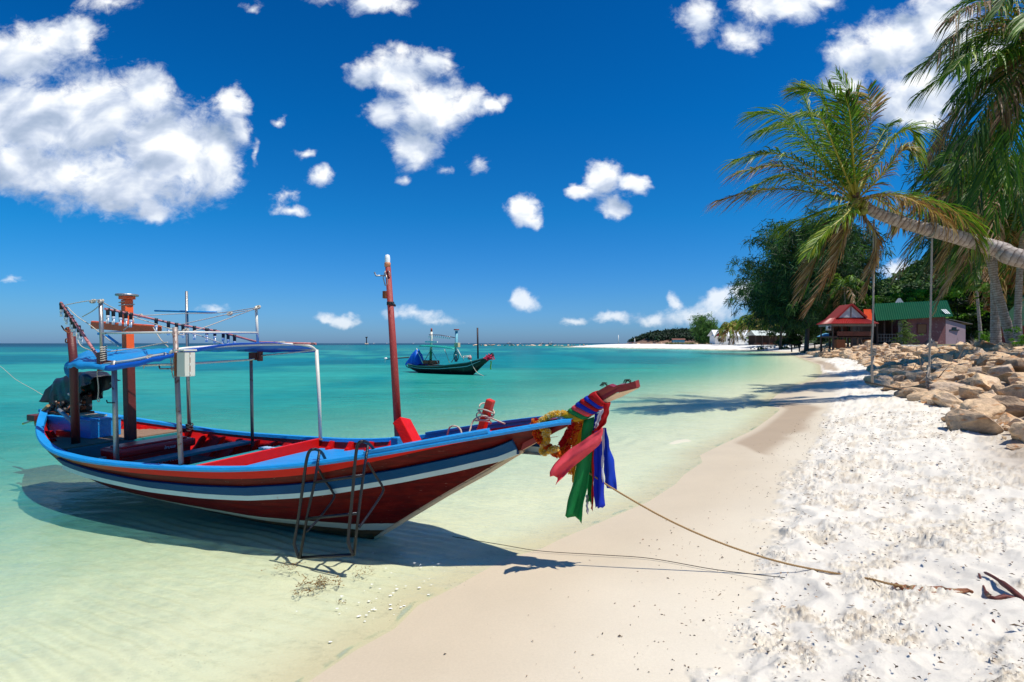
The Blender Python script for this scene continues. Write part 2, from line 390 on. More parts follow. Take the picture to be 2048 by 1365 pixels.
# crumbs of shell, husk and weed
vo = t.node('ShaderNodeTexVoronoi', {'Vector': t.vec('MULTIPLY', tcn, (1, .7, 1)).outputs[0], 'Scale': 34.}); fl = t.math('LESS_THAN', vo.outputs['Distance'], t.math('MULTIPLY', t.math('SUBTRACT', t.noise(tcn, 2.6, 3, .6), .46), .95))
zone = t.node('ShaderNodeAttribute', attribute_name='speck').outputs['Fac']
c = t.mix(t.math('MULTIPLY', fl, zone), c, t.ramp(vo.outputs['Color'], [(0, (.05, .03, .02)), (.6, (.16, .10, .06)), (1, (.45, .36, .27))]))
ro = t.math('MULTIPLY_ADD', dr, .25, .62)
bmp = t.math('ADD', t.math('MULTIPLY', t.noise(tcn, 150., 3, .7), t.math('MULTIPLY_ADD', dr, .9, .12)), t.math('MULTIPLY', t.noise(tcn, 26., 4, .6), t.math('MULTIPLY', t.node('ShaderNodeAttribute', attribute_name='patch').outputs['Fac'], 2.8)))
bn = t.node('ShaderNodeBump', {'Height': bmp, 'Strength': .8, 'Distance': .012})
p = t.node('ShaderNodeBsdfPrincipled', {'Base Color': c, 'Roughness': ro, 'Specular IOR Level': .25, 'Normal': bn})
t.l.new(p.outputs[0], t.node('ShaderNodeOutputMaterial').inputs[0]); M_SAND = m
speck = np.clip(dry*(.25+.75*patch) + sst(1.0, 2.6, gw)*(1-dry)*.9 + sst(.3, -.2, gw)*sst(-1.6, -.4, gw)*.8, 0, 1)*sst(40, 12, np.hypot(gx, gy))
link('ground', np_mesh('ground', np.stack([gx, gy, gz], -1).reshape(-1, 3), gf, M_SAND, colr.reshape(-1, 3), True,
     {'dry': dry.ravel(), 'patch': (dry*patch).ravel(), 'land': sst(0, .2, gw).ravel(), 'speck': speck.ravel()}), kind='structure')

# sea: a clear sheet over the sand that turns turquoise, then deep blue
rs = np.concatenate([[.5, 1.5], 1/np.linspace(1/2.2, 1/500, 420), np.geomspace(520, 30000, 60)])
sx, sy, sf = polar(rs, angles(-52, 52, 520))
sw = -wland(sx, sy); sd = np.hypot(sx, sy)
lw = np.log10(np.maximum(sw, .05)) + .16*(fbm(sx*.08, sy*.035, 4)-.5)*sst(6, 14, sw)
stops = [(-1, (.40, .40, .30)), (.25, (.27, .42, .33)), (.60, (.15, .43, .34)), (.85, (.055, .39, .325)), (1.05, (.018, .33, .27)), (1.35, (.003, .24, .245)), (1.75, (.002, .18, .225)), (2.35, (.004, .165, .20)), (2.6, (.003, .075, .14)), (2.85, (.003, .045, .10)), (5, (.003, .045, .105))]
xs = [s_[0] for s_ in stops]; wc = np.stack([np.interp(lw, xs, [s_[1][k] for s_ in stops]) for k in range(3)], -1)
# brighter cyan bay on the right, weed beds on the left
bay = sst(.18, .34, sx/np.maximum(sy, 1))*sst(20, 60, sy)*sst(600, 300, sd)
wc = mixc(wc, (.02, .33, .37), bay*.6*sst(2, 20, sw))
weed = sst(.50, .62, fbm(sx*.055+3, sy*.028, 5, .6))*sst(7, 16, sw)*sst(500, 200, sd)
wc = mixc(wc, (.004, .13, .17), weed*.62)
lite = sst(.52, .64, fbm(sx*.04+31, sy*.03+9, 5, .6))*sst(7, 16, sw)*sst(300, 120, sd)
wc = mixc(wc, (.05, .40, .30), lite*.5)
tr = np.interp(np.log10(np.maximum(sw, .05)), [-1, .1, .45, .75, 1.0, 1.3, 1.7], [.99, .97, .88, .68, .42, .17, .04])
fo_ = sst(.030, .008, np.abs(sw-.03-.06*fbm(sx*4, sy*4, 3)))*sst(.40, .60, fbm(sx*2.6, sy*2.6, 3))*sst(40, 12, sd)*.45*sst(.35, .65, fbm(sx*9, sy*9, 3))
wc = mixc(wc, (.85, .84, .78), fo_); tr = tr*(1-.9*fo_)
m = bpy.data.materials.new('sea_water'); m.use_nodes = True; t = NT(m.node_tree); t.n.clear()
tcn = t.node('ShaderNodeTexCoord').outputs['Object']
cc = t.node('ShaderNodeAttribute', attribute_name='col').outputs['Color']; ta = t.node('ShaderNodeAttribute', attribute_name='clear').outputs['Fac']
far_ = t.node('ShaderNodeAttribute', attribute_name='far').outputs['Fac']
n2 = t.noise(t.vec('MULTIPLY', tcn, (1, 2.2, 1)).outputs[0], .9, 5, .65); n4 = t.noise(t.vec('MULTIPLY', tcn, (.35, 1.6, 1)).outputs[0], .12, 5, .6)
s_ = t.vec('SCALE', cc); t.put(s_.inputs['Scale'], t.math('ADD', t.math('MULTIPLY', n2, .75), t.math('MULTIPLY_ADD', n4, .8, .20))); c = s_.outputs[0]
w1 = t.noise(t.vec('MULTIPLY', tcn, (1, 1.7, 1)).outputs[0], 2.6, 4, .6, .3); w2 = t.noise(t.vec('MULTIPLY', tcn, (1, 1.4, 1)).outputs[0], 11., 3, .6)
w3 = t.noise(t.vec('MULTIPLY', tcn, (.5, 1.6, 1)).outputs[0], .5, 3, .6)
hgt = t.math('ADD', t.math('MULTIPLY', w1, .035), t.math('ADD', t.math('MULTIPLY', w2, .006), t.math('MULTIPLY', w3, .14)))
bn = t.node('ShaderNodeBump', {'Height': hgt, 'Strength': t.math('MULTIPLY_ADD', far_, -.45, .8), 'Distance': 1.})
glo = t.node('ShaderNodeBsdfGlossy', {'Color': (.9, .95, 1, 1), 'Roughness': .06, 'Normal': bn})
fr = t.node('ShaderNodeFresnel', {'IOR': 1.33, 'Normal': bn})
dif = t.node('ShaderNodeBsdfDiffuse', {'Color': c, 'Normal': t.node('ShaderNodeBump', {'Height': hgt, 'Strength': .9, 'Distance': 1.})})
trn = t.node('ShaderNodeBsdfTransparent', {'Color': t.mix(ta, (.50, .86, .70), (.96, 1., .93))})
tav = t.math('MULTIPLY', ta, t.math('MULTIPLY_ADD', t.math('ADD', t.math('MULTIPLY', w1, .5), t.math('MULTIPLY', w2, .5)), .9, .58), clamp=True)  # ripple shading put into the clearness by the wave noise
mx = t.node('ShaderNodeMixShader', {0: tav}); t.l.new(dif.outputs[0], mx.inputs[1]); t.l.new(trn.outputs[0], mx.inputs[2])
frk = t.math('MINIMUM', t.math('MULTIPLY', fr, .5), t.math('MULTIPLY_ADD', far_, .06, .13))
mx2 = t.node('ShaderNodeMixShader', {0: frk}); t.l.new(mx.outputs[0], mx2.inputs[1]); t.l.new(glo.outputs[0], mx2.inputs[2])
t.l.new(mx2.outputs[0], t.node('ShaderNodeOutputMaterial').inputs[0]); M_SEA = m
sz = np.where(sw > -1.5, 0., -.0)+.006*np.sin(sx*1.1+sy*2.3)*np.exp(-sd/30)*sst(1, 3, sw)
link('sea', np_mesh('sea', np.stack([sx, sy, sz], -1).reshape(-1, 3), sf, M_SEA, wc.reshape(-1, 3), True,
     {'clear': tr.ravel(), 'far': sst(30, 200, sd).ravel()}), kind='structure')

# ---------------------------------------------------------------- paints
RED = mat('red_paint', (.64, .006, .003), .42, var=.22, vscale=5, col2=(.33, .02, .012), mixs=(.66, 9), bump=.25, bscale=30, stretch=(1, 2, 3), spec=.25)
RED_IN = mat('red_paint_inside', (.66, .006, .004), .5, var=.3, vscale=4, col2=(.20, .03, .025), mixs=(.62, 7), bump=.4, bscale=25)
BLUE = mat('sky_blue_paint', (.008, .27, .66), .45, var=.25, vscale=6, col2=(.32, .36, .36), mixs=(.66, 16), bump=.35, bscale=35, stretch=(.5, 2, 2))
NAVY = mat('dark_blue_paint', (.003, .055, .17), .55, var=.2, col2=(.05, .09, .14), mixs=(.74, 10), bump=.2, spec=.12)
WHITE = mat('white_paint', (.54, .68, .66), .5, var=.15, vscale=5, col2=(.30, .17, .06), mixs=(.68, 7), bump=.2, spec=.2)  # white board paint with the water's cyan bounce light mixed into its colour
MAROON = mat('maroon_wood', (.13, .012, .010), .38, var=.35, vscale=4, col2=(.22, .03, .015), mixs=(.64, 5), bump=.3, stretch=(.4, 3, 3))
TEAL = mat('teal_plank', (.008, .23, .25), .5, var=.3, vscale=7, col2=(.10, .12, .12), mixs=(.68, 15), bump=.4, stretch=(.4, 4, 2))
WOOD = mat('bare_deck_wood', (.26, .16, .10), .75, var=.35, vscale=9, col2=(.34, .05, .02), mixs=(.66, 4), bump=.6, stretch=(.3, 3, 1))
CREAM = mat('cream_wood', (.62, .46, .30), .6, var=.2, bump=.3)
STEEL = mat('galvanised_pipe', (.38, .36, .34), .38, .7, var=.25, vscale=20, col2=(.16, .05, .03), mixs=(.62, 14), bump=.2)
RUSTP = mat('weathered_pipe', (.30, .25, .23), .5, .4, var=.3, vscale=14, col2=(.17, .06, .04), mixs=(.56, 10), bump=.3)
WPIPE = mat('white_painted_pipe', (.66, .64, .56), .5, .1, var=.15, col2=(.24, .09, .04), mixs=(.64, 16), bump=.2)
ORANGE = mat('orange_paint', (.90, .12, .02), .5, var=.15, vscale=9, col2=(.30, .03, .01), mixs=(.72, 20), bump=.25)
OLDRED = mat('faded_red_post', (.30, .035, .028), .55, var=.3, vscale=12, col2=(.42, .20, .15), mixs=(.63, 22), bump=.4, stretch=(3, 3, .5))
DKRED = mat('dark_red_post', (.12, .018, .015), .5, var=.35, vscale=8, col2=(.06, .03, .025), mixs=(.62, 8), bump=.3)
ROPE = mat('white_rope', (.62, .55, .44), .9, var=.2, vscale=60, bump=.8, bscale=160)
BLACKP = mat('black_painted_tube', (.012, .014, .022), .28, .3, var=.3, col2=(.45, .45, .42), mixs=(.70, 55), bump=.3, bscale=80)
BLACKR = mat('black_rubber', (.015, .015, .017), .6)
TARPB = mat('blue_tarp', (.012, .15, .72), .42, var=.18, vscale=5, bump=.5, bscale=9, trans=.25)
TARPL = mat('light_blue_tarp', (.02, .32, .72), .45, var=.2, vscale=5, bump=.5, bscale=9, trans=.25)
VINYL = mat('black_vinyl_cover', (.022, .024, .032), .38, var=.4, vscale=3, bump=.8, bscale=7)
ENG = mat('greasy_engine_iron', (.035, .03, .03), .45, .6, var=.6, vscale=18, col2=(.30, .26, .22), mixs=(.64, 20), bump=.5)
RUST = mat('rusty_iron', (.26, .08, .03), .75, .3, var=.4, vscale=20, bump=.5)
BAMBOO = mat('bamboo_tiller', (.28, .16, .05), .5, var=.3, vscale=10)
GLASSW = mat('milky_bulb_glass', (.80, .84, .84), .15)
BOXW = mat('ivory_metal_box', (.66, .65, .54), .4, var=.06, col2=(.34, .16, .07), mixs=(.74, 14))
YEL = mat('yellow_plastic', (.70, .55, .03), .4)
GREYP = mat('grey_plastic_pipe', (.25, .27, .30), .35)
CHEST = mat('red_ice_chest', (.78, .012, .012), .35, var=.12, vscale=4, bump=.12)
CHALK = mat('chalk_writing', (.80, .62, .60), .8)

# ---------------------------------------------------------------- the long-tail boat
X0, Y0, YAW, BLN = .583, 4.950, .430, 9.245
cY, sY = math.cos(YAW), math.sin(YAW)
def to_local(P): dx, dy = P[0]-X0, P[1]-Y0; return Vector((dx*cY-dy*sY, dx*sY+dy*cY, P[2]))
def to_world(P): return Vector((X0+P[0]*cY+P[1]*sY, Y0-P[0]*sY+P[1]*cY, P[2]))
def LP(px, py, y=0.):                       # photo pixel -> boat-local point on the lengthwise plane y
    u = (px-CX)/F; t_ = (y+X0*sY+Y0*cY)/(u*sY+cY); return to_local((u*t_, t_, H-(py-HY)/F*t_))
def LX(px, py, x):                          # ... on the crosswise plane x
    u = (px-CX)/F; t_ = (x+X0*cY-Y0*sY)/(u*cY-sY); return to_local((u*t_, t_, H-(py-HY)/F*t_))
def LZ(px, py, z): return to_local(G(px, py, z))
def spl(v, s):
    n = len(v); h = 1/(n-1); A = np.zeros((n, n)); r = np.zeros(n); A[0, 0] = A[-1, -1] = 1
    for i in range(1, n-1): A[i, i-1] = A[i, i+1] = 1; A[i, i] = 4; r[i] = 6*(v[i-1]-2*v[i]+v[i+1])/h/h
    m_ = np.linalg.solve(A, r); s = min(max(s, 0), 1); i = min(int(s/h), n-2); a = ((i+1)*h-s)/h; b = 1-a
    return a*v[i]+b*v[i+1]+((a**3-a)*m_[i]+(b**3-b)*m_[i+1])*h*h/6
_b = [.13, .51, .73, .91, 1.03, 1.08, 1.01, .70, .16]; _z = [1.48, 1.25, 1.01, .85, .78, .74, .76, .88, 1.08]
def rb(x): return spl(_b, -x/BLN)
def rz(x): return spl(_z, -x/BLN)-.0
KX = [-9.25, -9.0, -8.4, -7.6, -6.5, -5.4, -4.2, -3.0, -2.45, -2.305, -1.45, -.553, -.103, .1]
KZ = [.70, .48, .24, .08, -.02, -.07, -.10, -.12, -.10, .0, .545, 1.102, 1.375, 1.43]
def kz(x): return float(np.interp(x, KX, KZ))
def sec(x, q, inset=0.):
    """half section of the hull: q=0 keel, q=1 rail"""
    k = sst(-3.9, -1.3, np.array(x)); k = float(k)
    qs = [0, .2, .42, .65, .85, 1]
    yy_ = (1-k)*np.interp(q, qs, [0, .27, .56, .80, .95, 1]) + k*np.interp(q, qs, [0, .15, .38, .62, .84, 1])
    zz_ = (1-k)*np.interp(q, qs, [0, .10, .30, .56, .80, 1]) + k*np.interp(q, qs, [0, .24, .46, .66, .85, 1])
    b = max(rb(x)-inset, .01); return b*float(yy_), kz(x)+(rz(x)-kz(x))*float(zz_)
def hull_y(x, z):
    us = np.linspace(0, 1, 41); zs = [sec(x, u)[1] for u in us]; return float(np.interp(z, zs, [sec(x, u)[0] for u in us]))
xsN = list(np.linspace(-BLN, -8.0, 16)) + list(np.linspace(-7.9, 0.04, 74))
def boat_hull(parent, mats, rails, inner):
    Q = [0, .06, .13, .2, .27, .34, .42, .5, .58, .65, .72, .79, .85, .90, .935, 1]
    mb = MB()
    for sgn in (1, -1):
        rows = [[(x, sgn*sec(x, q)[0], sec(x, q)[1]) for q in Q] for x in xsN]
        b = len(mb.v); n = len(Q); mb.v += [p for r in rows for p in r]
        for i in range(len(rows)-1):
            for k in range(n-1):
                f = [b+i*n+k, b+i*n+k+1, b+(i+1)*n+k+1, b+(i+1)*n+k]
                mb.f.append(f); mb.m.append(1 if Q[k] >= .90 else 0); mb.sm.append(True)
    x = -BLN; a = [(x, sec(x, q)[0], sec(x, q)[1]) for q in Q]; mb.add(a+[(p[0], -p[1], p[2]) for p in a[::-1]], [list(range(2*len(a)))], 0)
    return mb.build('hull', mats, parent)

# hull paint: maroon with a white boot-top near the keel and bare brown bottom; all by height on the boat itself
m = bpy.data.materials.new('hull_paint'); m.use_nodes = True; t = NT(m.node_tree); t.n.clear()
tcn = t.node('ShaderNodeTexCoord').outputs['Object']; se = t.node('ShaderNodeSeparateXYZ', {0: tcn})
nn = t.noise(t.vec('MULTIPLY', tcn, (.7, 2, 5)).outputs[0], 3.5, 6, .65); n5 = t.noise(t.vec('MULTIPLY', tcn, (.5, 1, 9)).outputs[0], 9, 5, .6)
c = t.ramp(nn, [(.25, (.025, .001, .002)), (.5, (.085, .002, .002)), (.75, (.15, .008, .004))])
zz = t.math('ADD', se.outputs[2], t.math('MULTIPLY', t.math('SUBTRACT', nn, .5), .03))
zl = t.math('SUBTRACT', zz, t.math('MULTIPLY', t.math('MAXIMUM', t.math('SUBTRACT', -2.6, se.outputs[0]), 0.), .012))
stripe = t.math('MULTIPLY', t.math('GREATER_THAN', zl, .075), t.math('LESS_THAN', zl, .165))
stripe = t.math('MULTIPLY', stripe, t.math('GREATER_THAN', se.outputs[0], -6.3))
low_ = t.math('LESS_THAN', zl, .075)
c = t.mix(low_, c, t.ramp(n5, [(.3, (.05, .03, .014)), (.7, (.17, .10, .045))]))
c = t.mix(t.math('MULTIPLY', stripe, t.math('LESS_THAN', n5, .70)), c, (.42, .50, .46))
sc_ = t.noise(t.vec('MULTIPLY', tcn, (2, 3, 14)).outputs[0], 6, 6, .75); c = t.mix(t.math('GREATER_THAN', sc_, .665), c, (.30, .20, .17))
stm = t.math('LESS_THAN', t.math('ABSOLUTE', se.outputs[1]), .018); stm = t.math('MULTIPLY', stm, t.math('GREATER_THAN', se.outputs[0], -2.3))
c = t.mix(stm, c, (.60, .44, .32))
seam = t.math('FRACT', t.math('MULTIPLY', zz, 5.5)); sm_ = t.math('LESS_THAN', seam, .05)
c = t.mix(t.math('MULTIPLY', sm_, .6), c, (.03, .006, .006))
p = t.node('ShaderNodeBsdfPrincipled', {'Base Color': c, 'Roughness': .5, 'Specular IOR Level': .18, 'Normal': t.node('ShaderNodeBump', {'Height': n5, 'Strength': .25, 'Distance': .01})})
t.l.new(p.outputs[0], t.node('ShaderNodeOutputMaterial').inputs[0]); HULLP = m
# the strake under the rail: red forward, worn to tan wood at the stern
m = bpy.data.materials.new('top_strake_paint'); m.use_nodes = True; t = NT(m.node_tree); t.n.clear()
tcn = t.node('ShaderNodeTexCoord').outputs['Object']; se = t.node('ShaderNodeSeparateXYZ', {0: tcn})
nn = t.noise(t.vec('MULTIPLY', tcn, (.6, 2, 4)).outputs[0], 5, 6, .65)
k = t.node('ShaderNodeMapRange', {0: t.math('MULTIPLY_ADD', nn, 2.2, se.outputs[0]), 1: -5.3, 2: -3.9}).outputs[0]
s_ = t.vec('SCALE', t.mix(k, (.36, .12, .045), (.60, .008, .003))); t.put(s_.inputs['Scale'], t.math('MULTIPLY_ADD', nn, .7, .65))
p = t.node('ShaderNodeBsdfPrincipled', {'Base Color': s_.outputs[0], 'Roughness': .5, 'Specular IOR Level': .2, 'Normal': t.node('ShaderNodeBump', {'Height': nn, 'Strength': .3, 'Distance': .01})})
t.l.new(p.outputs[0], t.node('ShaderNodeOutputMaterial').inputs[0]); STRAKE = m

boat = thing('longtail_boat', 'large red and blue wooden long-tail fishing boat nosed onto the sand in the foreground', 'boat', (X0, Y0, 0), -YAW)
boat_hull(boat, [HULLP, STRAKE], None, None)
# inside planking and floor
mb = MB(); Qi = [.0, .2, .42, .65, .85, .985]
for sgn in (1, -1):
    mb.grid([[(x, sgn*(sec(x, q, .04)[0] if sec(x, q)[1] > .12 else max(hull_y(x, .12)-.06, .0)*sec(x, q)[0]/max(hull_y(x, .12), .02)), max(sec(x, q)[1], .12)) for q in Qi] for x in xsN if x < -.35], 0)
mb.build('inner_planking', RED_IN, boat)
mb = MB()
for sgn in (1, -1):                          # blue rail cap, a bevelled strip in section
    rows = []
    for x in xsN:
        b, z = rb(x), rz(x); w_ = .085 if x > -8.3 else .085+.03*(-8.3-x)
        rows.append([(x, sgn*(b+.035), z-.035), (x, sgn*(b+.045), z-.012), (x, sgn*(b+.035), z+.012), (x, sgn*max(b-w_+.03, .005), z+.014), (x, sgn*max(b-w_+.02, .003), z-.03)])
    mb.grid(rows, 0, smooth=False)
x = -BLN; b, z = rb(x), rz(x)
mb.box((x-.02, 0, z-.01), (.09, 2*b+.09, .05), None, 0, .01)
mb.build('rail_cap', BLUE, boat)
# navy over white spray board along each side
tr_ = [(128,937),(210,965),(300,984),(400,996),(500,1001),(600,996),(700,983),(800,966),(900,946),(1000,923),(1036,908)]
RX, RZ_ = [], []
for (a, b_) in tr_:
    o = -.8
    for _ in range(12):
        q = LP(a, b_, o); x = min(q.x, -.02); fr_ = np.clip((q.z-kz(x))/(rz(x)-kz(x)), 0, 1)
        qq = np.interp(fr_, [sec(x, u)[1]*0+(sec(x, u)[1]-kz(x))/(rz(x)-kz(x)) for u in np.linspace(0, 1, 21)], np.linspace(0, 1, 21))
        o = -(sec(x, qq)[0]+.06)
    RX.append(q.x); RZ_.append(q.z)
for sgn, nm in ((-1, 'near'), (1, 'far')):
    mb = MB(); rows = []
    for x in np.linspace(RX[0], RX[-1]+(.22 if sgn > 0 else .0), 60):
        z0 = float(np.interp(x, RX, RZ_)); pr = .075
        y0 = hull_y(min(x, 0), z0+.17); y1 = hull_y(min(x, 0), z0)
        if x > -.6: y0 = max(y0, .03); y1 = max(y1, .02)
        rows.append([(x, sgn*(y0+.004), z0+.165), (x, sgn*(y0+.03), z0+.155), (x, sgn*(y1+pr), z0+.052), (x, sgn*(y1+pr), z0), (x, sgn*max(y1-.01, .01), z0-.012)])
    n = 5
    for i in range(len(rows)-1):
        pass
    b = len(mb.v); mb.v += [p for r in rows for p in r]
    for i in range(len(rows)-1):
        for k in range(4): mb.f.append([b+i*n+k, b+i*n+k+1, b+(i+1)*n+k+1, b+(i+1)*n+k]); mb.m.append(0 if k < 2 else 1); mb.sm.append(False)
    mb.f += [[b+k for k in range(5)], [b+(len(rows)-1)*n+k for k in range(5)]]; mb.m += [1, 0]; mb.sm += [False, False]
    mb.build('spray_board', [NAVY, WHITE], boat)
# stem keel strip and bow post
post_t = [LP(*p_) for p_ in [(1062,846),(1118,836),(1152,812),(1186,789),(1221,769),(1232,773),(1240,769),(1252,768),(1263,765),(1274,761)]]
post_b = [LP(*p_) for p_ in [(1046,900),(1122,859),(1160,840),(1198,806),(1234,785),(1277,775)]]
prof = post_t + post_b[::-1]
mb = MB(); hw = .085
nT = len(post_t)
A = [Vector((p_.x, -hw*(.75 if p_.x < -.05 else 1), p_.z)) for p_ in prof]; B = [Vector((p_.x, hw*(.75 if p_.x < -.05 else 1), p_.z)) for p_ in prof]
n = len(prof); b = len(mb.v); mb.v += A + B
mb.f += [list(range(b, b+n)), list(range(b+n, b+2*n))[::-1]]; mb.m += [0, 0]; mb.sm += [False, False]
for i in range(n):
    j = (i+1) % n; mb.f.append([b+i, b+j, b+n+j, b+n+i]); mb.m.append(1 if i >= nT and i < n-1 else 0); mb.sm.append(False)
wedge = [LP(*p_) for p_ in [(1190,812),(1214,806),(1244,794),(1277,777)]]; side = [LP(*p_) for p_ in [(1185,815),(1199,807),(1235,786),(1277,775.5)]]
for sg in (1, -1): mb.grid([[Vector((a.x, sg*hw, a.z)), Vector((b_.x, 0, b_.z))] for a, b_ in zip(side, wedge)], 1, smooth=False)
POSTM = mat('bow_post_paint', (.24, .006, .008), .4, var=.2, vscale=7, bump=.25)
mb.build('bow_post', [POSTM, CREAM], boat)
mb = MB()                                    # cream stem piece down to the keel
st = [LP(1046, 902), LP(975, 946), LP(900, 987), LP(830, 1029), LP(775, 1062), LP(752, 1076)]
for a, b_ in zip(st[:-1], st[1:]): mb.beam(a, b_, .05, .035, 0, .006, ext=.01)
mb.build('stem_strip', CREAM, boat)
# two little tufts of black cord on the post head
CORDM = mat('dark_green_cord', (.03, .04, .02), .8)
for (a, b_) in ((1215, 770), (1262, 764)):
    p0 = LP(a, b_+4); mb = MB()
    for k in range(18):
        an = random.uniform(-.6, .8); mb.tube([p0, p0+Vector((-.015+.02*an, random.uniform(-.02, .02), .03)), p0+Vector((-.035+.03*an, random.uniform(-.03, .03), .04)), p0+Vector((-.06+.02*an, random.uniform(-.04, .04), .018*random.random()))], .0016, 4)
    mb.build('cord_tuft', CORDM, boat)
# ribs
xb_ = -3.73
for x in np.arange(-8.3, -.7, .40):
    for sgn in (1, -1):
        mb = MB(); qs = [.25, .42, .6, .78, .93]
        for w0 in (0,):
            rows = []
            for q in qs:
                y, z = sec(x, q, .045); z = max(z, .16); y = max(min(y, hull_y(x, z)-.05, hull_y(x-.03, z-.01)-.05), .01); d_ = .085+.05*(1-q)
                rows.append([(x-.032, sgn*y, z), (x-.026, sgn*max(y-d_, .01), z-.01), (x+.026, sgn*max(y-d_, .01), z-.01), (x+.032, sgn*y, z)])
            mb.grid(rows, 0, smooth=False); r0 = rows[-1]; mb.add(r0, [(0, 1, 2, 3)], 0)
        mb.build('rib', RED, boat)
# floor boards, stern deck, fore deck, coaming, side benches
mb = MB(); 
for k in range(9):
    y = -.60+.15*k; xx = [x for x in np.arange(-7.6, -1.5, .05) if hull_y(x, .36) > abs(y)+.12]
    if len(xx) > 8: mb.box(((xx[0]+xx[-1])/2, y, .385+.004*random.random()), (xx[-1]-xx[0], .14, .03), None, 0, .004)
mb.build('floor_boards', mat('dark_floor_plank', (.08, .05, .04), .8, var=.3, bump=.4), boat)
mb = MB(); k = 0                             # stern deck planks run across
for x in np.arange(-8.95, -7.2, .162):
    b = hull_y(x, .71)-.06; mb.box((x+.085, 0, .715+.003*random.random()), (.162, 2*max(b, .2), .03), None, 0, .004)
mb.build('stern_deck', WOOD, boat)
mb = MB(); mb.box((-7.15, 0, .59), (.03, 2*hull_y(-7.15, .5)-.08, .24), None, 0, .004); mb.build('deck_bulkhead', TEAL, boat)
mb = MB(); rows = []                         # fore deck
fx = list(np.linspace(-4.12, -2.25, 24))
for x in fx:
    y = hull_y(x, rz(x)-.15)-.02; z = rz(x)-.13; rows.append([(x, yy_, z+.012*(1-(yy_/max(y, .1))**2)) for yy_ in np.linspace(-y, y, 9)])
mb.grid(rows, 0); rows2 = [[(p_[0], p_[1], p_[2]-.03) for p_ in r] for r in rows]; mb.grid(rows2, 0, flip=True)
y = hull_y(fx[-1], rz(fx[-1])-.2)-.06; mb.box((fx[-1], 0, rz(fx[-1])-.16), (.04, 2*y, .07), None, 0, .004)
mb.build('foredeck', BLUE, boat)
for x in np.arange(-3.9, -2.4, .40):         # rib heads standing above the deck on the far side
    mb = MB(); y = rb(x)-.02; z = rz(x)
    mb.add([(x-.05, y, z-.13), (x+.05, y, z-.13), (x+.06, y, z-.02), (x-.03, y, z-.02), (x-.05, y-.12, z-.13), (x+.05, y-.12, z-.13), (x+.06, y-.06, z-.02), (x-.03, y-.06, z-.02)],
           [(0,1,2,3),(4,7,6,5),(0,4,5,1),(3,2,6,7),(0,3,7,4),(1,5,6,2)], 0)
    mb.build('rib_head', RED, boat)
mb = MB(); x = -4.165; y = rb(x)-.05
mb.box((x, 0, rz(x)-.075), (.05, 2*y, .17), None, 0, .006); mb.build('coaming', RED, boat)
mb = MB()
for xt, zt_ in ((-5.72, .63), (-4.88, .62)):
    mb = MB(); y = hull_y(xt, zt_)-.07; mb.box((xt, 0, zt_), (.24, 2*y, .04), None, 0, .008); mb.build('thwart', TEAL, boat)
mb = MB()
# inside forward of the fore deck: a low red beam and thwart
mb = MB()
for x in (-1.75, -1.15): y = hull_y(x-.06, rz(x)-.11)-.08; mb.box((x, 0, rz(x)-.06), (.12, 2*y, .05), None, 0, .006)
mb.build('bow_thwart', RED, boat)
mb = MB(); rows = []
for x in np.linspace(-1.9, -.15, 12):
    y = max(hull_y(x, rz(x)-.17)-.03, .02); rows.append([(x, yy_, rz(x)-.16) for yy_ in (-y, 0, y)])
mb.grid(rows, 0); mb.build('bow_floor', RED_IN, boat)
# raised blue covering boards on the bow rails
for sgn in (-1, 1):
    mb = MB()
    pa = [(x, sgn*(rb(x)-.02), rz(x)+.028) for x in np.linspace(-1.95, -.72, 8)] if sgn < 0 else [(x, sgn*(rb(x)-.02), rz(x)+.028) for x in np.linspace(-2.1, -.25, 10)]
    for a, b_ in zip(pa[:-1], pa[1:]): mb.beam(a, b_, .12, .03, 0, .004, ext=.006)
    mb.build('covering_board', BLUE, boat)
# slanting bitts
mb = MB(); a = LP(803, 842, -.12); b_ = LP(836, 905, -.20); mb.beam(b_, a, .20, .115, 0, .012, up=(1, 0, 0)); mb.build('mast_bitt', RED, boat)
mb = MB(); mb.box((LP(800, 895, .1)), (.10, .22, .26), None, 0, .01); mb.build('mast_step', BLUE, boat)
mb = MB(); a = LP(982, 800, .0); b_ = LP(955, 885, .0); mb.beam(b_, a, .09, .075, 0, .012, up=(1, 0, 0)); bitt = mb.build('bow_bitt', mat('orange_red_bitt', (.62, .03, .008), .42, var=.2), boat)
mb = MB(); o_ = LP(968, 838)
ax_ = (a-b_).normalized(); e1 = ax_.orthogonal().normalized(); e2 = ax_.cross(e1)
mb.tube([o_+e1*.085*math.cos(t_)+e2*.085*math.sin(t_)+ax_*(.012*t_/2-.04+.02*math.sin(t_*1.7)) for t_ in np.linspace(0, 10*math.pi*.9, 120)], .0085, 6)
mb.tube(catmull([LP(1010, 848, .1), LP(985, 838, .0), LP(968, 832, -.09), LP(948, 840, -.05), LP(940, 860, -.1), LP(936, 876, -.15)], 20), .009, 6)
mb.tube(catmull([LP(894, 874, -.1), LP(899, 856, -.1), LP(908, 852, -.1), LP(920, 858, -.1), LP(925, 875, -.12)], 16), .009, 6)
mb.build('rope_lashing', ROPE, bitt)

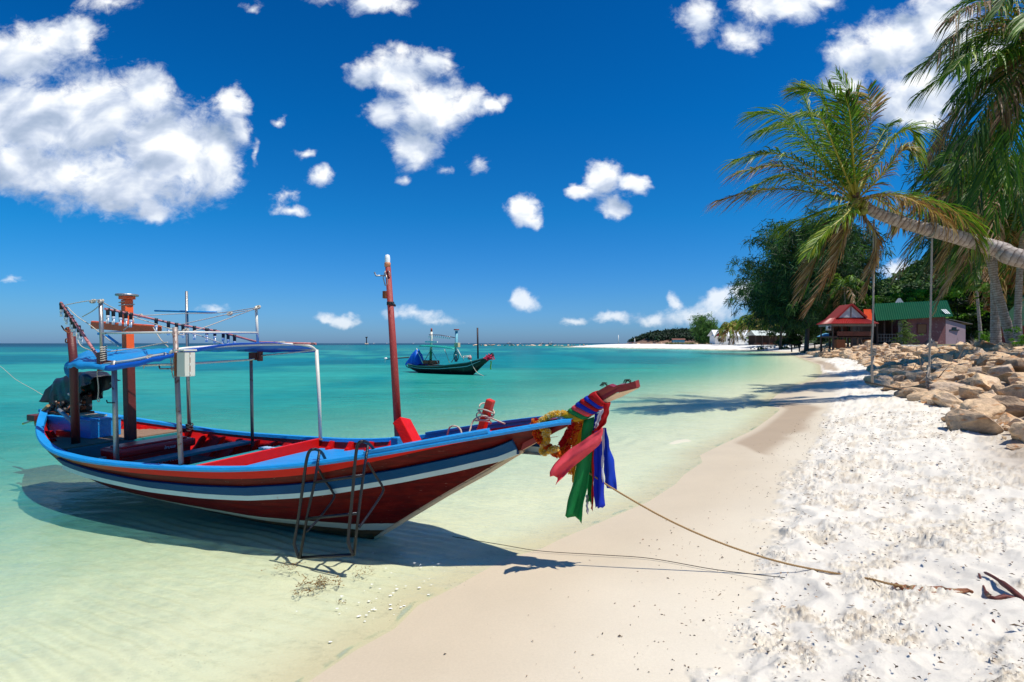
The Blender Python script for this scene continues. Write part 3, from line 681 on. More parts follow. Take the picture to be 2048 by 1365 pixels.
# masts and posts -------------------------------------------------------------
def pole(name, pts, r, m_, parent=None, n=12): mb = MB(); mb.tube(pts, r, n, 0); return mb.build(name, m_, parent or boat)
mast = pole('mast', [LP(798, 890, .1), LP(788, 720, .1), LP(776, 535, .1)], [.046, .042, .032], OLDRED, n=16)
mb = MB(); q = LP(775, 534, .1); mb.lathe(q, [(0, 0), (.036, 0), (.036, .045), (.03, .05)], 14, 0); mb.lathe(q+Vector((0, 0, .05)), [(.030, 0), (.031, .05), (.024, .085), (0, .095)], 14, 1)
mb.build('mast_lamp', [mat('orange_lamp_base', (.55, .22, .10), .5), GLASSW], mast)
mb = MB(); q = LP(776, 552, .1); mb.tube([q, LP(752, 552, .06), LP(749, 545, .06)], .009, 6); mb.tube([q+Vector((.0, -.05, .03)), q+Vector((.03, -.05, -.05)), q+Vector((.03, -.05, -.11)), q+Vector((.0, -.05, -.12)), q+Vector((-.03, -.05, -.03)), q+Vector((0, -.05, .05))], .006, 6)
mb.tube([q+Vector((.02, -.03, .06)), q+Vector((.05, -.03, .03)), q+Vector((.045, -.02, -.01))], .006, 6); mb.build('mast_hook', STEEL, mast)
mb = MB(); mb.box(LP(771, 590, .08), (.05, .05, .085), None, 0, .004); mb.build('mast_bracket', RUST, mast)
mb = MB(); mb.lathe(LP(781, 611, .1), [(.042, 0), (.044, .005), (.044, .035), (.042, .04)], 14); mb.beam(LP(784, 606, .06), LP(790, 612, .0), .02, .02); mb.build('mast_strap', BLACKR, mast)

aft_post = pole('aft_post', [LP(152, 905, -.55), LP(147, 720, -.55), LP(141, 655, -.55)], [.054, .053, .050], DKRED)
mb = MB(); mb.tube([LP(139, 668, -.62), LP(128, 660, -.64), LP(123, 652, -.64)], .009, 6)
for py_ in (660, 682):
    q = LP(133, py_, -.6); mb.tube([q+Vector((.03*math.cos(a_), 0, .03*math.sin(a_))) for a_ in np.linspace(0, 6.3, 12)], .008, 6)
mb.build('post_hook', RUST, aft_post)
mb = MB(); a = LP(261, 880, -.05); b_ = LP(254, 600, -.05); mid = a.lerp(b_, .63)
mb.beam(a, mid, .122, .122, 1, .012, up=(1, 0, 0)); mb.beam(mid, b_, .116, .116, 0, .012, up=(1, 0, 0), ext=.002)
main_post = mb.build('main_post', [ORANGE, DKRED], boat)
mb = MB(); mb.box(b_+Vector((0, 0, .03)), (.16, .16, .05), None, 0, .01); mb.lathe(b_+Vector((0, 0, .055)), [(0, 0), (.145, 0), (.15, .015), (.145, .03), (0, .035)], 20, 1)
mb.build('post_cap', [ORANGE, STEEL], main_post)
mb = MB(); a, b_ = LP(184, 650, -.13), LP(321, 660, -.13); mb.beam(a, b_, .05, .125, 0, .02); mb.build('cross_arm', ORANGE, main_post)
mb = MB()
for py_ in (612,):
    q = LP(253+(py_-600)*.03, py_, -.05); e = .070; mb.tube([q+Vector((e*x_, e*y_, .012*k_)) for k_, (x_, y_) in enumerate([(-1,-1),(1,-1),(1,1),(-1,1),(-1,-1),(1,-1)])], .008, 6)
mb.build('post_lashing', ROPE, main_post); mb = MB(); mb.tube(catmull([LP(262, 632, -.2), LP(268, 645, -.2), LP(255, 655, -.21), LP(247, 661, -.2)], 12), .008, 6)
mb.build('rope_end', ROPE, main_post)

yN = -.93
pB = pole('near_stern_pole', [LP(233, 925, yN), LP(228, 722, yN)], .030, STEEL); pB.name = 'canopy_pole'
mb = MB(); mb.tube([LP(229, 806, yN-.03), LP(215, 806, yN-.05), LP(213, 801, yN-.05)], .008, 6); mb.build('pole_hook', BLACKR, pB)
pD = pole('canopy_pole', [LP(363, 940, -.96), LP(357, 820, -.96), LP(350, 655, -.96)], .027, RUSTP)
mb = MB(); mb.tube([LP(351, 738, -.98), LP(320, 738, -1.0), LP(318, 732, -1.0)], .009, 6); mb.lathe(LP(351, 738, -.96)+Vector((0, 0, -.02)), [(.03, 0), (.034, .01), (.034, .03), (.03, .04)], 10); mb.build('pole_hook', RUSTP, pD)
pE = pole('canopy_pole', [LP(379, 862, .88), LP(376, 760, .88), LP(373, 583, .88)], [.03, .028, .02], STEEL)
mb = MB(); mb.tube([LP(310, 622, .88), LP(433, 625, .88)], .016, 8); mb.build('blue_cross_bar', BLUE, pE)
mb = MB()
q = LP(379, 856, .88)
for k in range(5): mb.tube([q+Vector((.05*math.cos(a_+k), .05*math.sin(a_+k), .02*k-.03+.02*math.sin(2*a_))) for a_ in np.linspace(0, 6, 14)], .01, 5)
mb.build('pole_lashing', mat('dark_rope', (.06, .05, .05), .9), pE)
pole('canopy_pole', [LP(505, 893, .85), LP(502, 712, .85)], .024, RUSTP)
pG = pole('canopy_pole', [LP(641, 877, .93), LP(638, 790, .93), LP(633, 700, .93)], .026, WPIPE)
mb = MB(); mb.box(LP(641, 879, .93), (.10, .08, .02), None, 0, .004); mb.build('pole_foot', WOOD, pG)
pole('front_upright', [LP(516, 692, .3), LP(512, 613, .3)], .018, WPIPE)
pole('stern_upright', [LP(205, 722, -.9), LP(201, 600, -.9)], .024, STEEL)
pole('light_rail', [LP(205, 667, -.9), LP(350, 665, -.93), LP(515, 666, .28)], .014, WPIPE)
# frame under the awning
mb = MB()
FR = catmull([LX(340, 712, -4.56), LX(352, 700, -4.49), LX(420, 694, -4.42), LX(500, 690, -4.36), LX(590, 689, -4.29), LX(620, 693, -4.25), LP(633, 702, .93)], 40)
mb.tube(FR, .019, 8)
mb.tube([LP(205, 730, -.92), LP(262, 722, -.92), LP(330, 708, -.92)], .02, 8)
mb.tube([LP(210, 733, -.88), LP(360, 729, -.9)], .014, 8); mb.tube([LP(360, 729, -.9), LP(500, 720, .6), LP(510, 718, .85)], .014, 8)
mb.tube([LP(510, 713, .85), LP(560, 708, .9), LP(630, 701, .93)], .012, 6)
mb.tube(catmull([LP(200, 715, .9), LP(380, 700, .97), LP(560, 697, .95), LP(632, 700, .93)], 16), .016, 8)
mb.build('awning_frame', WPIPE, boat)
mb = MB(); mb.box(LP(508, 713, .85), (.16, .07, .12), None, 0, .006); mb.box(LP(520, 713, .85), (.05, .07, .15), None, 0, .006); mb.build('red_bracket', DKRED, boat)
mb = MB(); mb.beam(LP(205, 742, -.92), LP(203, 705, -.92), .08, .09, 0, .006, up=(1, 0, 0)); mb.beam(LP(205, 731, -.92), LP(224, 732, -.85), .08, .13, 0, .006); mb.build('boom_step', DKRED, boat)
# the awning itself: creased tarpaulin, thin but solid
def cloth(name, m_, rows, parent, thick=.006, nz_=.02, sc=3., seed=0):
    R_ = [[Vector(p_) + Vector((0, 0, nz_*(mnoise.noise(Vector(p_)*sc+Vector((seed, 0, 0)))))) for p_ in r] for r in rows]
    mb = MB(); mb.grid(R_, 0); o = mb.build(name, m_, parent); md = o.modifiers.new('thick', 'SOLIDIFY'); md.thickness = thick; return o
rows = []
for s_ in np.linspace(0, 1, 34):
    x = -4.28 - s_*3.35
    near = LP(330-s_*128, 704+s_*22, -.95) if s_ < .55 else None
    zf = 2.12-.02*s_; zn = 2.115 - .19*min(s_/.42, 1)**.8
    if s_ > .8: zn = zn-.02
    wN = -1.0 if s_ < .62 else -1.0+.45*((s_-.62)/.38)**1.4
    wF = .97 if s_ < .5 else .97-1.15*min(1, (s_-.5)/.2)
    r = []
    for t_ in np.linspace(0, 1, 17):
        y = wN+(wF-wN)*t_; z = zn*(1-t_)+zf*t_ + .10*math.sin(math.pi*t_)*(1-.4*s_) - .02*abs(math.sin(s_*7*math.pi))*math.sin(math.pi*t_)
        r.append((x, y, z))
    e = .06 if s_ > .1 else .03                      # turned-down hems
    r = [(x, wN-.012, zn-e-.03*mnoise.noise(Vector((s_*9, 0, 3))))]+r+[(x, wF+.012, zf-.05)]
    rows.append(r)
for k, (dx, dz) in enumerate(((.10, -.03), (.17, -.09), (.15, -.17))):
    rows.append([(rows[33][i][0]-dx, p_[1]*(1-.08*k), p_[2]+dz) for i, p_ in enumerate(rows[33])])
mcut = 15
cloth('blue_awning', TARPB, rows[:mcut+1], boat, seed=2, nz_=.018)
cloth('light_blue_awning', TARPL, [[(p_[0], p_[1], p_[2]+.004) for p_ in r] for r in rows[mcut:]], boat, seed=5, nz_=.03, sc=4)
mb = MB(); 
for (a, b_, y) in ((640, 702, .9), (535, 690, .6)): pass
mb.tube([LP(538, 688, .6), LP(568, 685, .5)], [.01, .02], 8); mb.build('rolled_rope_end', ROPE, boat)
# light booms with bulbs
def boom(name, pts, r, m_, ts, bl):
    o = pole(name, pts, r, m_, n=8); P_ = [Vector(p_) for p_ in pts]; L_ = [0]
    for a, b_ in zip(P_[:-1], P_[1:]): L_.append(L_[-1]+(b_-a).length)
    for t_ in ts:
        d = t_*L_[-1]; i = max(k for k in range(len(P_)-1) if L_[k] <= d+1e-9); q = P_[i].lerp(P_[i+1], (d-L_[i])/(L_[i+1]-L_[i]))
        mb = MB(); yj = random.uniform(-.012, .012); sw = Vector((random.uniform(-.006, .006), random.uniform(-.01, .01), -1)).normalized(); q = q+Vector((0, yj, 0))
        mb.lathe(q, [(0, -.022), (.024, -.02), (.026, .012), (.022, .02), (.021, .075), (.013, .08)], 10, 0, axis=-Vector((0, 0, 1))+sw*.2)
        base = q+sw*.078; mb.lathe(base, [(.020, 0), (.021, .03), (.016, .034)], 10, 1, axis=sw)
        for k in range(3):
            of = Vector((.011*math.cos(k*2.1), .011*math.sin(k*2.1), 0)); mb.tube([base+sw*.03+of, base+sw*(.03+bl)+of], .0085, 6, 1)
        mb.build('bulb', [BLACKR, GLASSW], o)
    return o
PINK = mat('pink_taped_pole', (.45, .16, .16), .55, var=.5, vscale=30, col2=(.03, .01, .01), mixs=(.56, 18))
boom('aft_light_boom', [LP(122, 606, -.62), LP(160, 660, -.76), LP(205, 728, -.92)], .019, PINK, [.03, .10, .17, .25, .30, .37, .43, .50], .075)
boom('fore_light_boom', [LP(210, 618, -.88), LP(260, 628, -.5), LP(348, 648, .0), LP(440, 664, .4), LP(516, 685, .5), LP(632, 688, .6)], .016, PINK, [.015, .045, .075, .10, .13, .22, .27, .30, .325, .37, .42, .45, .49, .52, .56], .075)
# stay ropes
mb = MB()
def rope(pts, r=.0065): mb.tube(catmull(pts, 8*len(pts)), r, 5)
for L_ in ([(124,612,-.62),(165,604,-.75),(200,600,-.9)], [(134,614,-.64),(155,634,-.7),(182,652,-.8),(230,690,-.6),(236,693,-.3)], [(133,616,-.64),(142,640,-.66),(150,660,-.68),(160,690,-.7),(185,703,-.8)],
           [(200,603,-.9),(255,630,-.5),(300,645,-.3),(352,662,-.93)], [(203,608,-.9),(186,622,-.85),(165,634,-.78)], [(306,655,-.3),(322,680,-.6),(336,694,-.9)],
           [(518,615,.3),(440,626,.3),(360,628,.2),(280,632,-.2)], [(518,615,.3),(450,640,.0),(372,668,-.6),(352,668,-.93)], [(518,618,.3),(460,628,.2),(360,650,-.2)], [(215,704,-.9),(270,697,-.8),(335,685,-.9)],
           [(208,728,-.92),(195,742,-.92),(197,775,-.92),(196,796,-.92)], [(330,655,-.3),(400,672,0),(450,690,.4)], [(312,710,-.93),(296,712,-.93),(290,726,-.93),(287,737,-.93)]):
    mb = MB(); rope([LP(*p_) for p_ in L_]); mb.build('stay_rope', ROPE, boat)
for (a, b_, y) in ((186, 603, -.8), (202, 603, -.9), (352, 668, -.93), (280, 632, -.2), (372, 662, -.6), (516, 615, .3), (460, 628, .2), (300, 714, -.93)):
    q = LP(a, b_, y); mb = MB()
    for k in range(3): mb.tube([q+Vector((.028*math.cos(a_+k)+.01*k-.01, .02*math.sin(a_*1.3), .024*math.sin(a_+k))) for a_ in np.linspace(0, 6.3, 14)], .0075, 5)
    mb.build('rope_knot', ROPE, boat)
mb = MB(); q = LP(207, 705, -.92)
for k in range(7): mb.tube([q+Vector((.035*math.cos(a_), .035*math.sin(a_), .028*k-.1+.01*math.sin(a_))) for a_ in np.linspace(0, 6.3, 10)], .008, 5)
mb.build('rope_winding', ROPE, boat); mb = MB(); q = LP(197, 800, -.92); mb.tube([q+Vector((.026*math.cos(a_), 0, .026*math.sin(a_))) for a_ in np.linspace(0, 6.3, 14)], .006, 5)
mb.build('rope_eye', ROPE, boat)
mb = MB(); mb.tube([LP(195, 668, -.2), LP(258, 663, .1)], .018, 8); mb.tube([LP(212, 670, -.2), LP(242, 692, 0.)], .018, 8); mb.build('blue_brace', BLUE, boat)
# switch box on the near pole
mb = MB(); mb.box(LP(372, 729, -.98), (.145, .12, .275), None, 0, .008); mb.box(LP(371, 701, -.98), (.18, .15, .018), None, 0, .004); mb.box(LP(360, 729, -.99), (.022, .125, .27), None, 1, .004)
for z_ in (-.1, 0, .09): mb.box(LP(380, 729, -1.045)+Vector((0, 0, z_)), (.014, .012, .03), None, 0, .003)
mb.box(LP(380, 729, -1.043), (.006, .006, .26), None, 1)
mb.build('switch_box', [BOXW, RUST], boat)
mb = MB(); rope([LP(330, 706, -.95), LP(340, 712, -.95), LP(343, 740, -.97), LP(347, 757, -.97)], .006); rope([LP(338, 704, -.95), LP(346, 720, -1.), LP(344, 745, -.97)], .005); mb.build('switch_cable', ROPE, boat)

# engine with its cover --------------------------------------------------------
eng = link('engine', None, boat, loc=LP(145, 822, .02))
eo = LP(145, 822, .02)
mb = MB(); mb.box((0, 0, .14), (.50, .34, .28), None, 0, .02)
for k in range(7): mb.lathe((-.2+.07*k, -.19, .05+.05*(k % 3)), [(0, 0), (.04, 0), (.045, .02), (.03, .045), (0, .05)], 10, 0, axis=(0, -1, 0))
for k in range(26):
    q = Vector((.26+random.uniform(-.03, .05), random.uniform(-.18, .12), random.uniform(.02, .32))); mb.lathe(q, [(0, -.02), (random.uniform(.015, .035), -.018), (.03, .02), (0, .03)], 8, random.choice((0, 0, 1, 2)), axis=(random.random(), -random.random(), random.random()-.5))
for k in range(8): q = Vector((.27, random.uniform(-.15, .1), random.uniform(.05, .35))); mb.tube([q, q+Vector((.06, -.05, .03)), q+Vector((.03, -.09, -.05))], .011, 6, random.choice((0, 2)))
mb.tube([(.2, -.05, .43), (.33, -.08, .41)], .033, 10, 0); mb.box((.0, -.02, -.03), (.62, .38, .05), None, 2, .01)
mb.tube([(.3, -.1, .03), (.42, -.14, -.03)], .016, 8, 0)
mb.build('engine_block', [ENG, STEEL, RUST], eng)
mb = MB(); rr_ = .055; mb.tube([(.06+rr_*math.cos(a_), -.215, .10+rr_*math.sin(a_)) for a_ in np.linspace(0, 2*math.pi, 20)], .017, 8); mb.build('flywheel_ring', RUST, eng)
# draped cover
rows = []
prof_x = np.linspace(-.42, .24, 20)
top_pts = [(88,790),(92,775),(105,757),(128,749),(150,744),(170,744),(186,752)]
tx = [LP(a, b_, -.12).x-eo.x for a, b_ in top_pts]; tz = [LP(a, b_, -.06).z-eo.z for a, b_ in top_pts]
bot = [(88,805),(95,812),(110,813),(118,806),(135,805),(142,802),(150,790),(165,772),(183,760)]
bx_ = [LP(a, b_, -.18).x-eo.x for a, b_ in bot]; bz_ = [LP(a, b_, -.18).z-eo.z for a, b_ in bot]
for x in np.linspace(tx[0]+.005, tx[-1], 30):
    zt = float(np.interp(x, tx, tz)); zb = float(np.interp(x, bx_, bz_)); zb = min(zb, zt-.03); r = []
    for a_ in np.linspace(-1, 1, 25):
        aa = abs(a_); yw = .19+.02*math.sin(x*22)+.025*mnoise.noise(Vector((x*7, a_*3, 0)))
        if aa < .5: y = yw*(aa/.5)**.8*.92; z = zt-.06*(aa/.5)**3
        else: u = (aa-.5)/.5; y = yw*(.92+.10*u)+.03*math.sin(x*26+a_*4)*u; z = (zt-.06)*(1-u)+zb*u
        r.append((x, y*(1 if a_ > 0 else -1)+.02, z+.02*mnoise.noise(Vector((x*9, a_*5, 2)))))
    rows.append(r)
cloth('engine_cover', VINYL, rows, eng, thick=.008, nz_=.02, sc=8)
mb = MB(); mb.tube([(-.05, .1, .42), (-.055, .1, .56)], .018, 8); mb.build('exhaust_pipe', STEEL, eng)
mb = MB(); mb.tube([p_-eo for p_ in catmull([LP(97, 812, -.2), LP(83, 826, -.2), LP(72, 840, -.15), LP(73, 852, -.12)], 18)], [.028]*9+[.024]*9, 8); mb.build('bamboo_tiller', BAMBOO, eng)
mb = MB(); mb.tube([p_-eo for p_ in catmull([LP(48, 847, -.1), LP(75, 838, -.15), LP(105, 838, -.2), LP(120, 848, -.25)], 18)], .016, 8); mb.build('tiller_pipe', GREYP, eng)
mb = MB(); mb.tube([p_-eo for p_ in catmull([LP(46, 848, -.1), LP(60, 843, -.1), LP(68, 841, -.12)], 8)], .018, 8); mb.build('tiller_grip', YEL, eng)
mb = MB(); mb.tube([LP(118, 820, -.35)-eo, LP(147, 846, -.45)-eo], .027, 10); mb.build('drain_pipe', GREYP, eng)
mb = MB(); mb.box(LP(130, 869, -.3)-eo, (.42, .06, .11), None, 0, .01); mb.build('engine_bearer', DKRED, eng)
mb = MB(); mb.box(LP(105, 832, -.02)-eo+Vector((-.0, 0, .0)), (.25, .6, .10), None, 0, .01); mb.build('engine_mount', DKRED, eng)

# loose things in the boat ------------------------------------------------------
q = LP(168, 848, -.05); bb = thing('blue_wooden_box', 'light blue wooden box on the stern deck under the boat engine', 'box', to_world(Vector((q.x, q.y, .734))), -YAW)
mb = MB(); wB = (LP(213, 848, -.2)-LP(124, 848, -.2)).x; hB = .27
for k in range(3): mb.box((0, 0, .045+k*.09), (wB, .42, .0895), None, 0, .003)
mb.build('box_body', BLUE, bb); mb = MB(); mb.box((0, 0, hB+.012), (wB+.03, .46, .022), None, 0, .005); mb.build('lid', BLUE, bb)
mb = MB(); mb.box((-.02, .02, hB+.038), (wB*.7, .2, .025), None, 0, .004); mb.build('timber_block', CREAM, bb)
q = LP(305, 915, -.48); chest = thing('ice_chest', 'long red lidded ice chest with white chalk writing amidships in the near boat', 'chest', to_world(Vector((-6.20, -.23, .403))), -YAW+math.pi/2)
cw, cd, ch = .94, .36, .282
mb = MB(); mb.box((0, 0, ch/2), (cw, cd, ch), None, 0, .025); mb.box((0, -cd/2-.006, .06), (cw*.96, .012, .03), None, 0, .004); mb.build('chest_body', CHEST, chest)
mb = MB(); mb.box((0, 0, ch+.045), (cw+.10, cd+.09, .12), None, 0, .035); mb.box((0, 0, ch+.115), (cw-.06, cd-.08, .03), None, 0, .012); lid = mb.build('chest_lid', CHEST, chest)
mb = MB(); mb.box((-cw/2+.06, -cd/2-.004, .16), (.035, .006, .07), None, 0, .002); mb.build('sticker', mat('pale_sticker', (.6, .6, .75), .5), chest)
def text(s_, size, loc, rot, m_, parent, name='writing', ext=.001):
    cu = bpy.data.curves.new(name, 'FONT'); cu.body = s_; cu.size = size; cu.extrude = ext; cu.offset = .0006; cu.shear = .2
    o = bpy.data.objects.new(name, cu); C.objects.link(o); bpy.context.view_layer.update()
    me = bpy.data.meshes.new_from_object(o.evaluated_get(bpy.context.evaluated_depsgraph_get())); C.objects.unlink(o); bpy.data.objects.remove(o)
    me.materials.clear(); me.materials.append(m_); return link(name, me, parent, loc=loc, rot=rot)
text('\u0e44\u0e02\u0e25\u0e32\u0e40\u0e14\u0e2a', .11, (-.02, -cd/2-.004, .10), (math.radians(90), 0, 0), CHALK, chest)
text('\u0e44\u0e0b\u0e1a\u0e1a\u0e25', .06, (.05, -.045-cd/2-.004, .015+ch), (math.radians(90), 0, 0), CHALK, lid)
cn = thing('coiled_hose', 'pale coiled hose on the floor beside the red ice chest', 'hose', to_world(Vector((-6.78, -.42, .41))), -YAW)
mb = MB(); mb.tube([(.17*math.cos(a_), .15*math.sin(a_), .006*a_) for a_ in np.linspace(0, 25, 110)], .016, 6); o = mb.build('hose', mat('pale_hose', (.5, .47, .40), .5), cn)
q = LP(187, 858, .25); yb = thing('yellow_bottle', 'small yellow plastic bottle lying on the wooden stern deck', 'bottle', to_world(Vector((q.x, q.y, .77))), .6)
mb = MB(); mb.lathe((0, 0, 0), [(0, -.1), (.03, -.095), (.034, -.08), (.034, .05), (.015, .085), (.015, .10), (0, .10)], 12, 0, axis=(1, .1, .05)); mb.build('bottle_body', YEL, yb)
mb = MB(); mb.lathe((.105, .01, .005), [(0, 0), (.018, 0), (.018, .03), (0, .032)], 10, 0, axis=(1, .1, .05)); mb.build('bottle_cap', GREYP, yb)
q = LP(530, 897, .7); rg = thing('folded_rag', 'pale blue folded rag on the teal bench of the near boat', 'rag', to_world(Vector((-4.88, .62, .642))), -YAW)
mb = MB(); mb.grid([[(x, y, .03+.012*mnoise.noise(Vector((x*30, y*30, 0)))) for y in np.linspace(-.06, .06, 8)] for x in np.linspace(-.12, .12, 12)], 0); mb.box((0, 0, .015), (.23, .11, .028), None, 0, .01); o = mb.build('rag_cloth', mat('pale_blue_cloth', (.35, .5, .65), .9), rg)

# boarding ladder hung over the near rail ---------------------------------------
lad = thing('boarding_ladder', 'black steel tube ladder with worn paint hooked over the near rail of the red boat', 'ladder', to_world(LP(652, 1117, -.90)), -YAW)
lo = LP(652, 1117, -.90)
def lt(name, pts, r=.0155): 
    mb = MB(); mb.tube([p_-lo for p_ in pts], r, 10); return mb.build(name, BLACKP, lad)
yo, yi, yf = -.93, -.81, -.56
lt('side_rail', catmull([LP(652, 922, yf), LP(645, 908, -.69), LP(637, 901, -.79), LP(628, 899, -.90), LP(619, 903, yo+.01), LP(613, 921, yo), LP(608, 956, yo), LP(598, 1029, yo), LP(590, 1078, yo), LP(589, 1090, yo), LP(598, 1117, -.90)], 60))
lt('side_rail', catmull([LP(751, 905, yf), LP(743, 893, -.67), LP(735, 886, -.77), LP(724, 883, -.90), LP(715, 892, yo+.01), LP(710, 926, yo), LP(704, 1000, yo), LP(697, 1072, yo), LP(698, 1090, yo), LP(707, 1111, -.90)], 60))
lt('inner_rail', [LP(639, 903, -.80), LP(630, 962, yi-.02), LP(614, 1035, -.88), LP(600, 1117, -.90)], .014)
lt('inner_rail', [LP(736, 890, -.79), LP(726, 956, yi-.02), LP(717, 1029, -.88), LP(708, 1111, -.90)], .014)
lt('standoff', catmull([LP(636, 936, yi), LP(650, 962, -.69), LP(665, 984, -.64), LP(667, 998, -.64), LP(640, 1035, -.76), LP(613, 1064, -.89)], 30), .012)
lt('standoff', catmull([LP(736, 926, yi), LP(750, 950, -.69), LP(764, 972, -.64), LP(765, 986, -.64), LP(742, 1022, -.76), LP(718, 1056, -.89)], 30), .012)
for a, b_ in (((629, 965), (726, 951)), ((614, 1038), (716, 1027)), ((600, 1116), (707, 1110))): lt('rung', [LP(*a, -.88), LP(*b_, -.88)], .0155)

# sashes and garlands on the bow ---------------------------------------------------
def fab(name, col): return mat(name, col, .7, var=.1, vscale=8, bump=.3, bscale=14, trans=.5)
def sash(label, m_, left, right, y, ripple=.02, seed=0, nm='ribbon_sash', sub=28, across=7, yy_end=None, grp='sashes tied to the bow post'):
    """cloth strip between two traced edges (photo pixels on planes y..yy_end)"""
    n_ = max(len(left), len(right)); ye = y if yy_end is None else yy_end
    a = catmull([LP(p_[0], p_[1], y+(ye-y)*i/(len(left)-1)) for i, p_ in enumerate(left)], sub); b_ = catmull([LP(p_[0], p_[1], y+(ye-y)*i/(len(right)-1)) for i, p_ in enumerate(right)], sub)
    o0 = Vector(a[0]); rows = []
    for i in range(sub):
        r = []
        for k in range(across):
            u = k/(across-1); p_ = a[i].lerp(b_[i], u); g_ = i/(sub-1)
            p_ = p_+Vector((.004*math.sin(g_*19+seed*2+k), ripple*1.6*(math.sin(u*7+seed+g_*3)*(.4+g_)+.6*mnoise.noise(Vector((g_*4, u*2, seed)))), 0)); 
            if i == sub-1: p_ = p_+Vector((0, 0, .008*math.sin(k*2.7+seed)))
            r.append(p_-o0)
        rows.append(r)
    mb = MB(); mb.grid(rows, 0); o = mb.build(nm, m_, None, loc=to_world(o0), rot=(0, 0, -YAW)); md = o.modifiers.new('thick', 'SOLIDIFY'); md.thickness = .002
    return tag(o, label, 'sash', grp)
GRN = fab('green_cloth', (.010, .34, .09)); BLU = fab('royal_blue_cloth', (.008, .05, .66)); PNK = fab('pink_cloth', (.92, .11, .15)); REDC = fab('red_cloth', (.62, .006, .012)); YLC = fab('yellow_cloth', (.80, .52, .02)); WHC = fab('white_cloth', (.74, .70, .78)); BLU2 = fab('bright_blue_cloth', (.006, .075, .66))
sash('broad green cloth sash hanging lowest from the bow post', GRN, [(1166,842),(1160,890),(1149,951),(1139,992),(1132,1031)], [(1187,834),(1182,904),(1179,951),(1171,996),(1165,1043)], -.06, .02, 1, yy_end=-.10)
sash('narrow dark green sash hanging just right of the broad green one', GRN, [(1180,840),(1178,900),(1176,960),(1175,1004)], [(1196,836),(1190,900),(1186,960),(1184,1008)], .0, .01, 2)
sash('thin yellow sash hanging behind the left edge of the green sash', YLC, [(1158,842),(1151,880),(1147,920),(1145,966)], [(1176,838),(1168,870),(1158,905),(1149,950)], .02, .012, 3)
sash('dark royal blue sash hanging straight down in the middle of the bunch', BLU, [(1189,828),(1188,900),(1187,960),(1189,1016)], [(1203,826),(1204,890),(1207,960),(1208,1015)], -.02, .014, 4)
sash('bright blue sash flaring to a point at the right of the bunch', BLU2, [(1207,856),(1206,900),(1207,940),(1208,968)], [(1213,856),(1218,890),(1227,932),(1233,984)], .01, .02, 5, yy_end=.06)
sash('salmon pink sash blown across to the left from the bow knot', PNK, [(1206,855),(1184,870),(1153,890),(1122,912),(1101,938)], [(1204,882),(1186,902),(1153,928),(1130,950),(1113,969)], -.13, .035, 6, yy_end=-.30)
sash('red sash twisted down from the top of the bow post', REDC, [(1208,808),(1204,826),(1196,846),(1187,864)], [(1220,806),(1217,826),(1212,846),(1200,862)], -.10, .012, 7)
sash('very thin red tail hanging between the green and blue sashes', REDC, [(1184,862),(1184,920),(1184,975),(1183,1018)], [(1189,862),(1188,920),(1188,975),(1187,1024)], -.06, .008, 8, across=3)
sash('white and lilac sash knotted beside the red one', WHC, [(1198,822),(1193,842),(1189,856)], [(1208,818),(1201,840),(1194,856)], -.13, .01, 9)
sash('thin white tail edging the dark blue sash', WHC, [(1205,856),(1205,900),(1203,940),(1204,965)], [(1210,856),(1208,900),(1207,925),(1206,966)], -.04, .006, 10, across=3)
sash('short grey white tail between the two green sashes', WHC, [(1172,990),(1172,1005),(1172,1020)], [(1177,990),(1176,1008),(1176,1030)], -.01, .006, 11, across=3)
# wound bands round the post
def band(label, m_, ta, tb, ba, bb, w_=.105, k=0):
    mb = MB(); A_, B_, C_, D_ = LP(*ta), LP(*tb), LP(*bb), LP(*ba); c_ = (A_+C_)/2; rows = []
    prof_ = []
    for P_, Q_ in ((A_, D_), (B_, C_)):
        r = []
        for a_ in np.linspace(0, 2*math.pi, 21):
            ce = (P_+Q_)/2; ex = (P_-Q_)/2; cs, sn = math.cos(a_), math.sin(a_); rr = (abs(cs)**6+abs(sn)**6)**(-1/6)
            r.append(ce + ex*cs*rr*1.02 + Vector((0, w_*sn*rr, 0)))
        prof_.append(r)
    rows = []
    for u in np.linspace(0, 1, 8): rows.append([p_.lerp(q_, u)*1.0 + Vector((0, 0, 0)) + (p_-(A_+D_)/2).normalized()*(.010*math.sin(u*math.pi)+.003*math.sin(u*23+k)) for p_, q_ in zip(*prof_)])
    o0 = rows[0][0].copy(); mb.grid([[p_-o0 for p_ in r] for r in rows], 0); o = mb.build('wound_band', m_, None, loc=to_world(o0), rot=(0, 0, -YAW)); md = o.modifiers.new('thick', 'SOLIDIFY'); md.thickness = .004
    return tag(o, label, 'sash', 'bands wound round the bow post')
tp = [(1118,836),(1128,829),(1140,821),(1147,815),(1155,809),(1163,802),(1172,796),(1180,791),(1196,782)]
bt = [(1141,846),(1154,843),(1172,838),(1180,832),(1189,827),(1196,822),(1202,817),(1208,812),(1217,806)]
for i, (lb, mm_) in enumerate([('white band wound lowest round the bow post', WHC), ('yellow band wound round the bow post above the white', YLC), ('green band wound round the bow post above the yellow', GRN), ('thin pink band wound between green and blue on the post', PNK), ('lower blue band wound round the post', BLU), ('lower red band wound between the two blue bands', REDC), ('upper blue band wound under the topmost red', BLU), ('topmost broad red band wound round the bow post', REDC)]):
    band(lb, mm_, tp[i], tp[i+1], bt[i], bt[i+1], .098+.002*i, i)
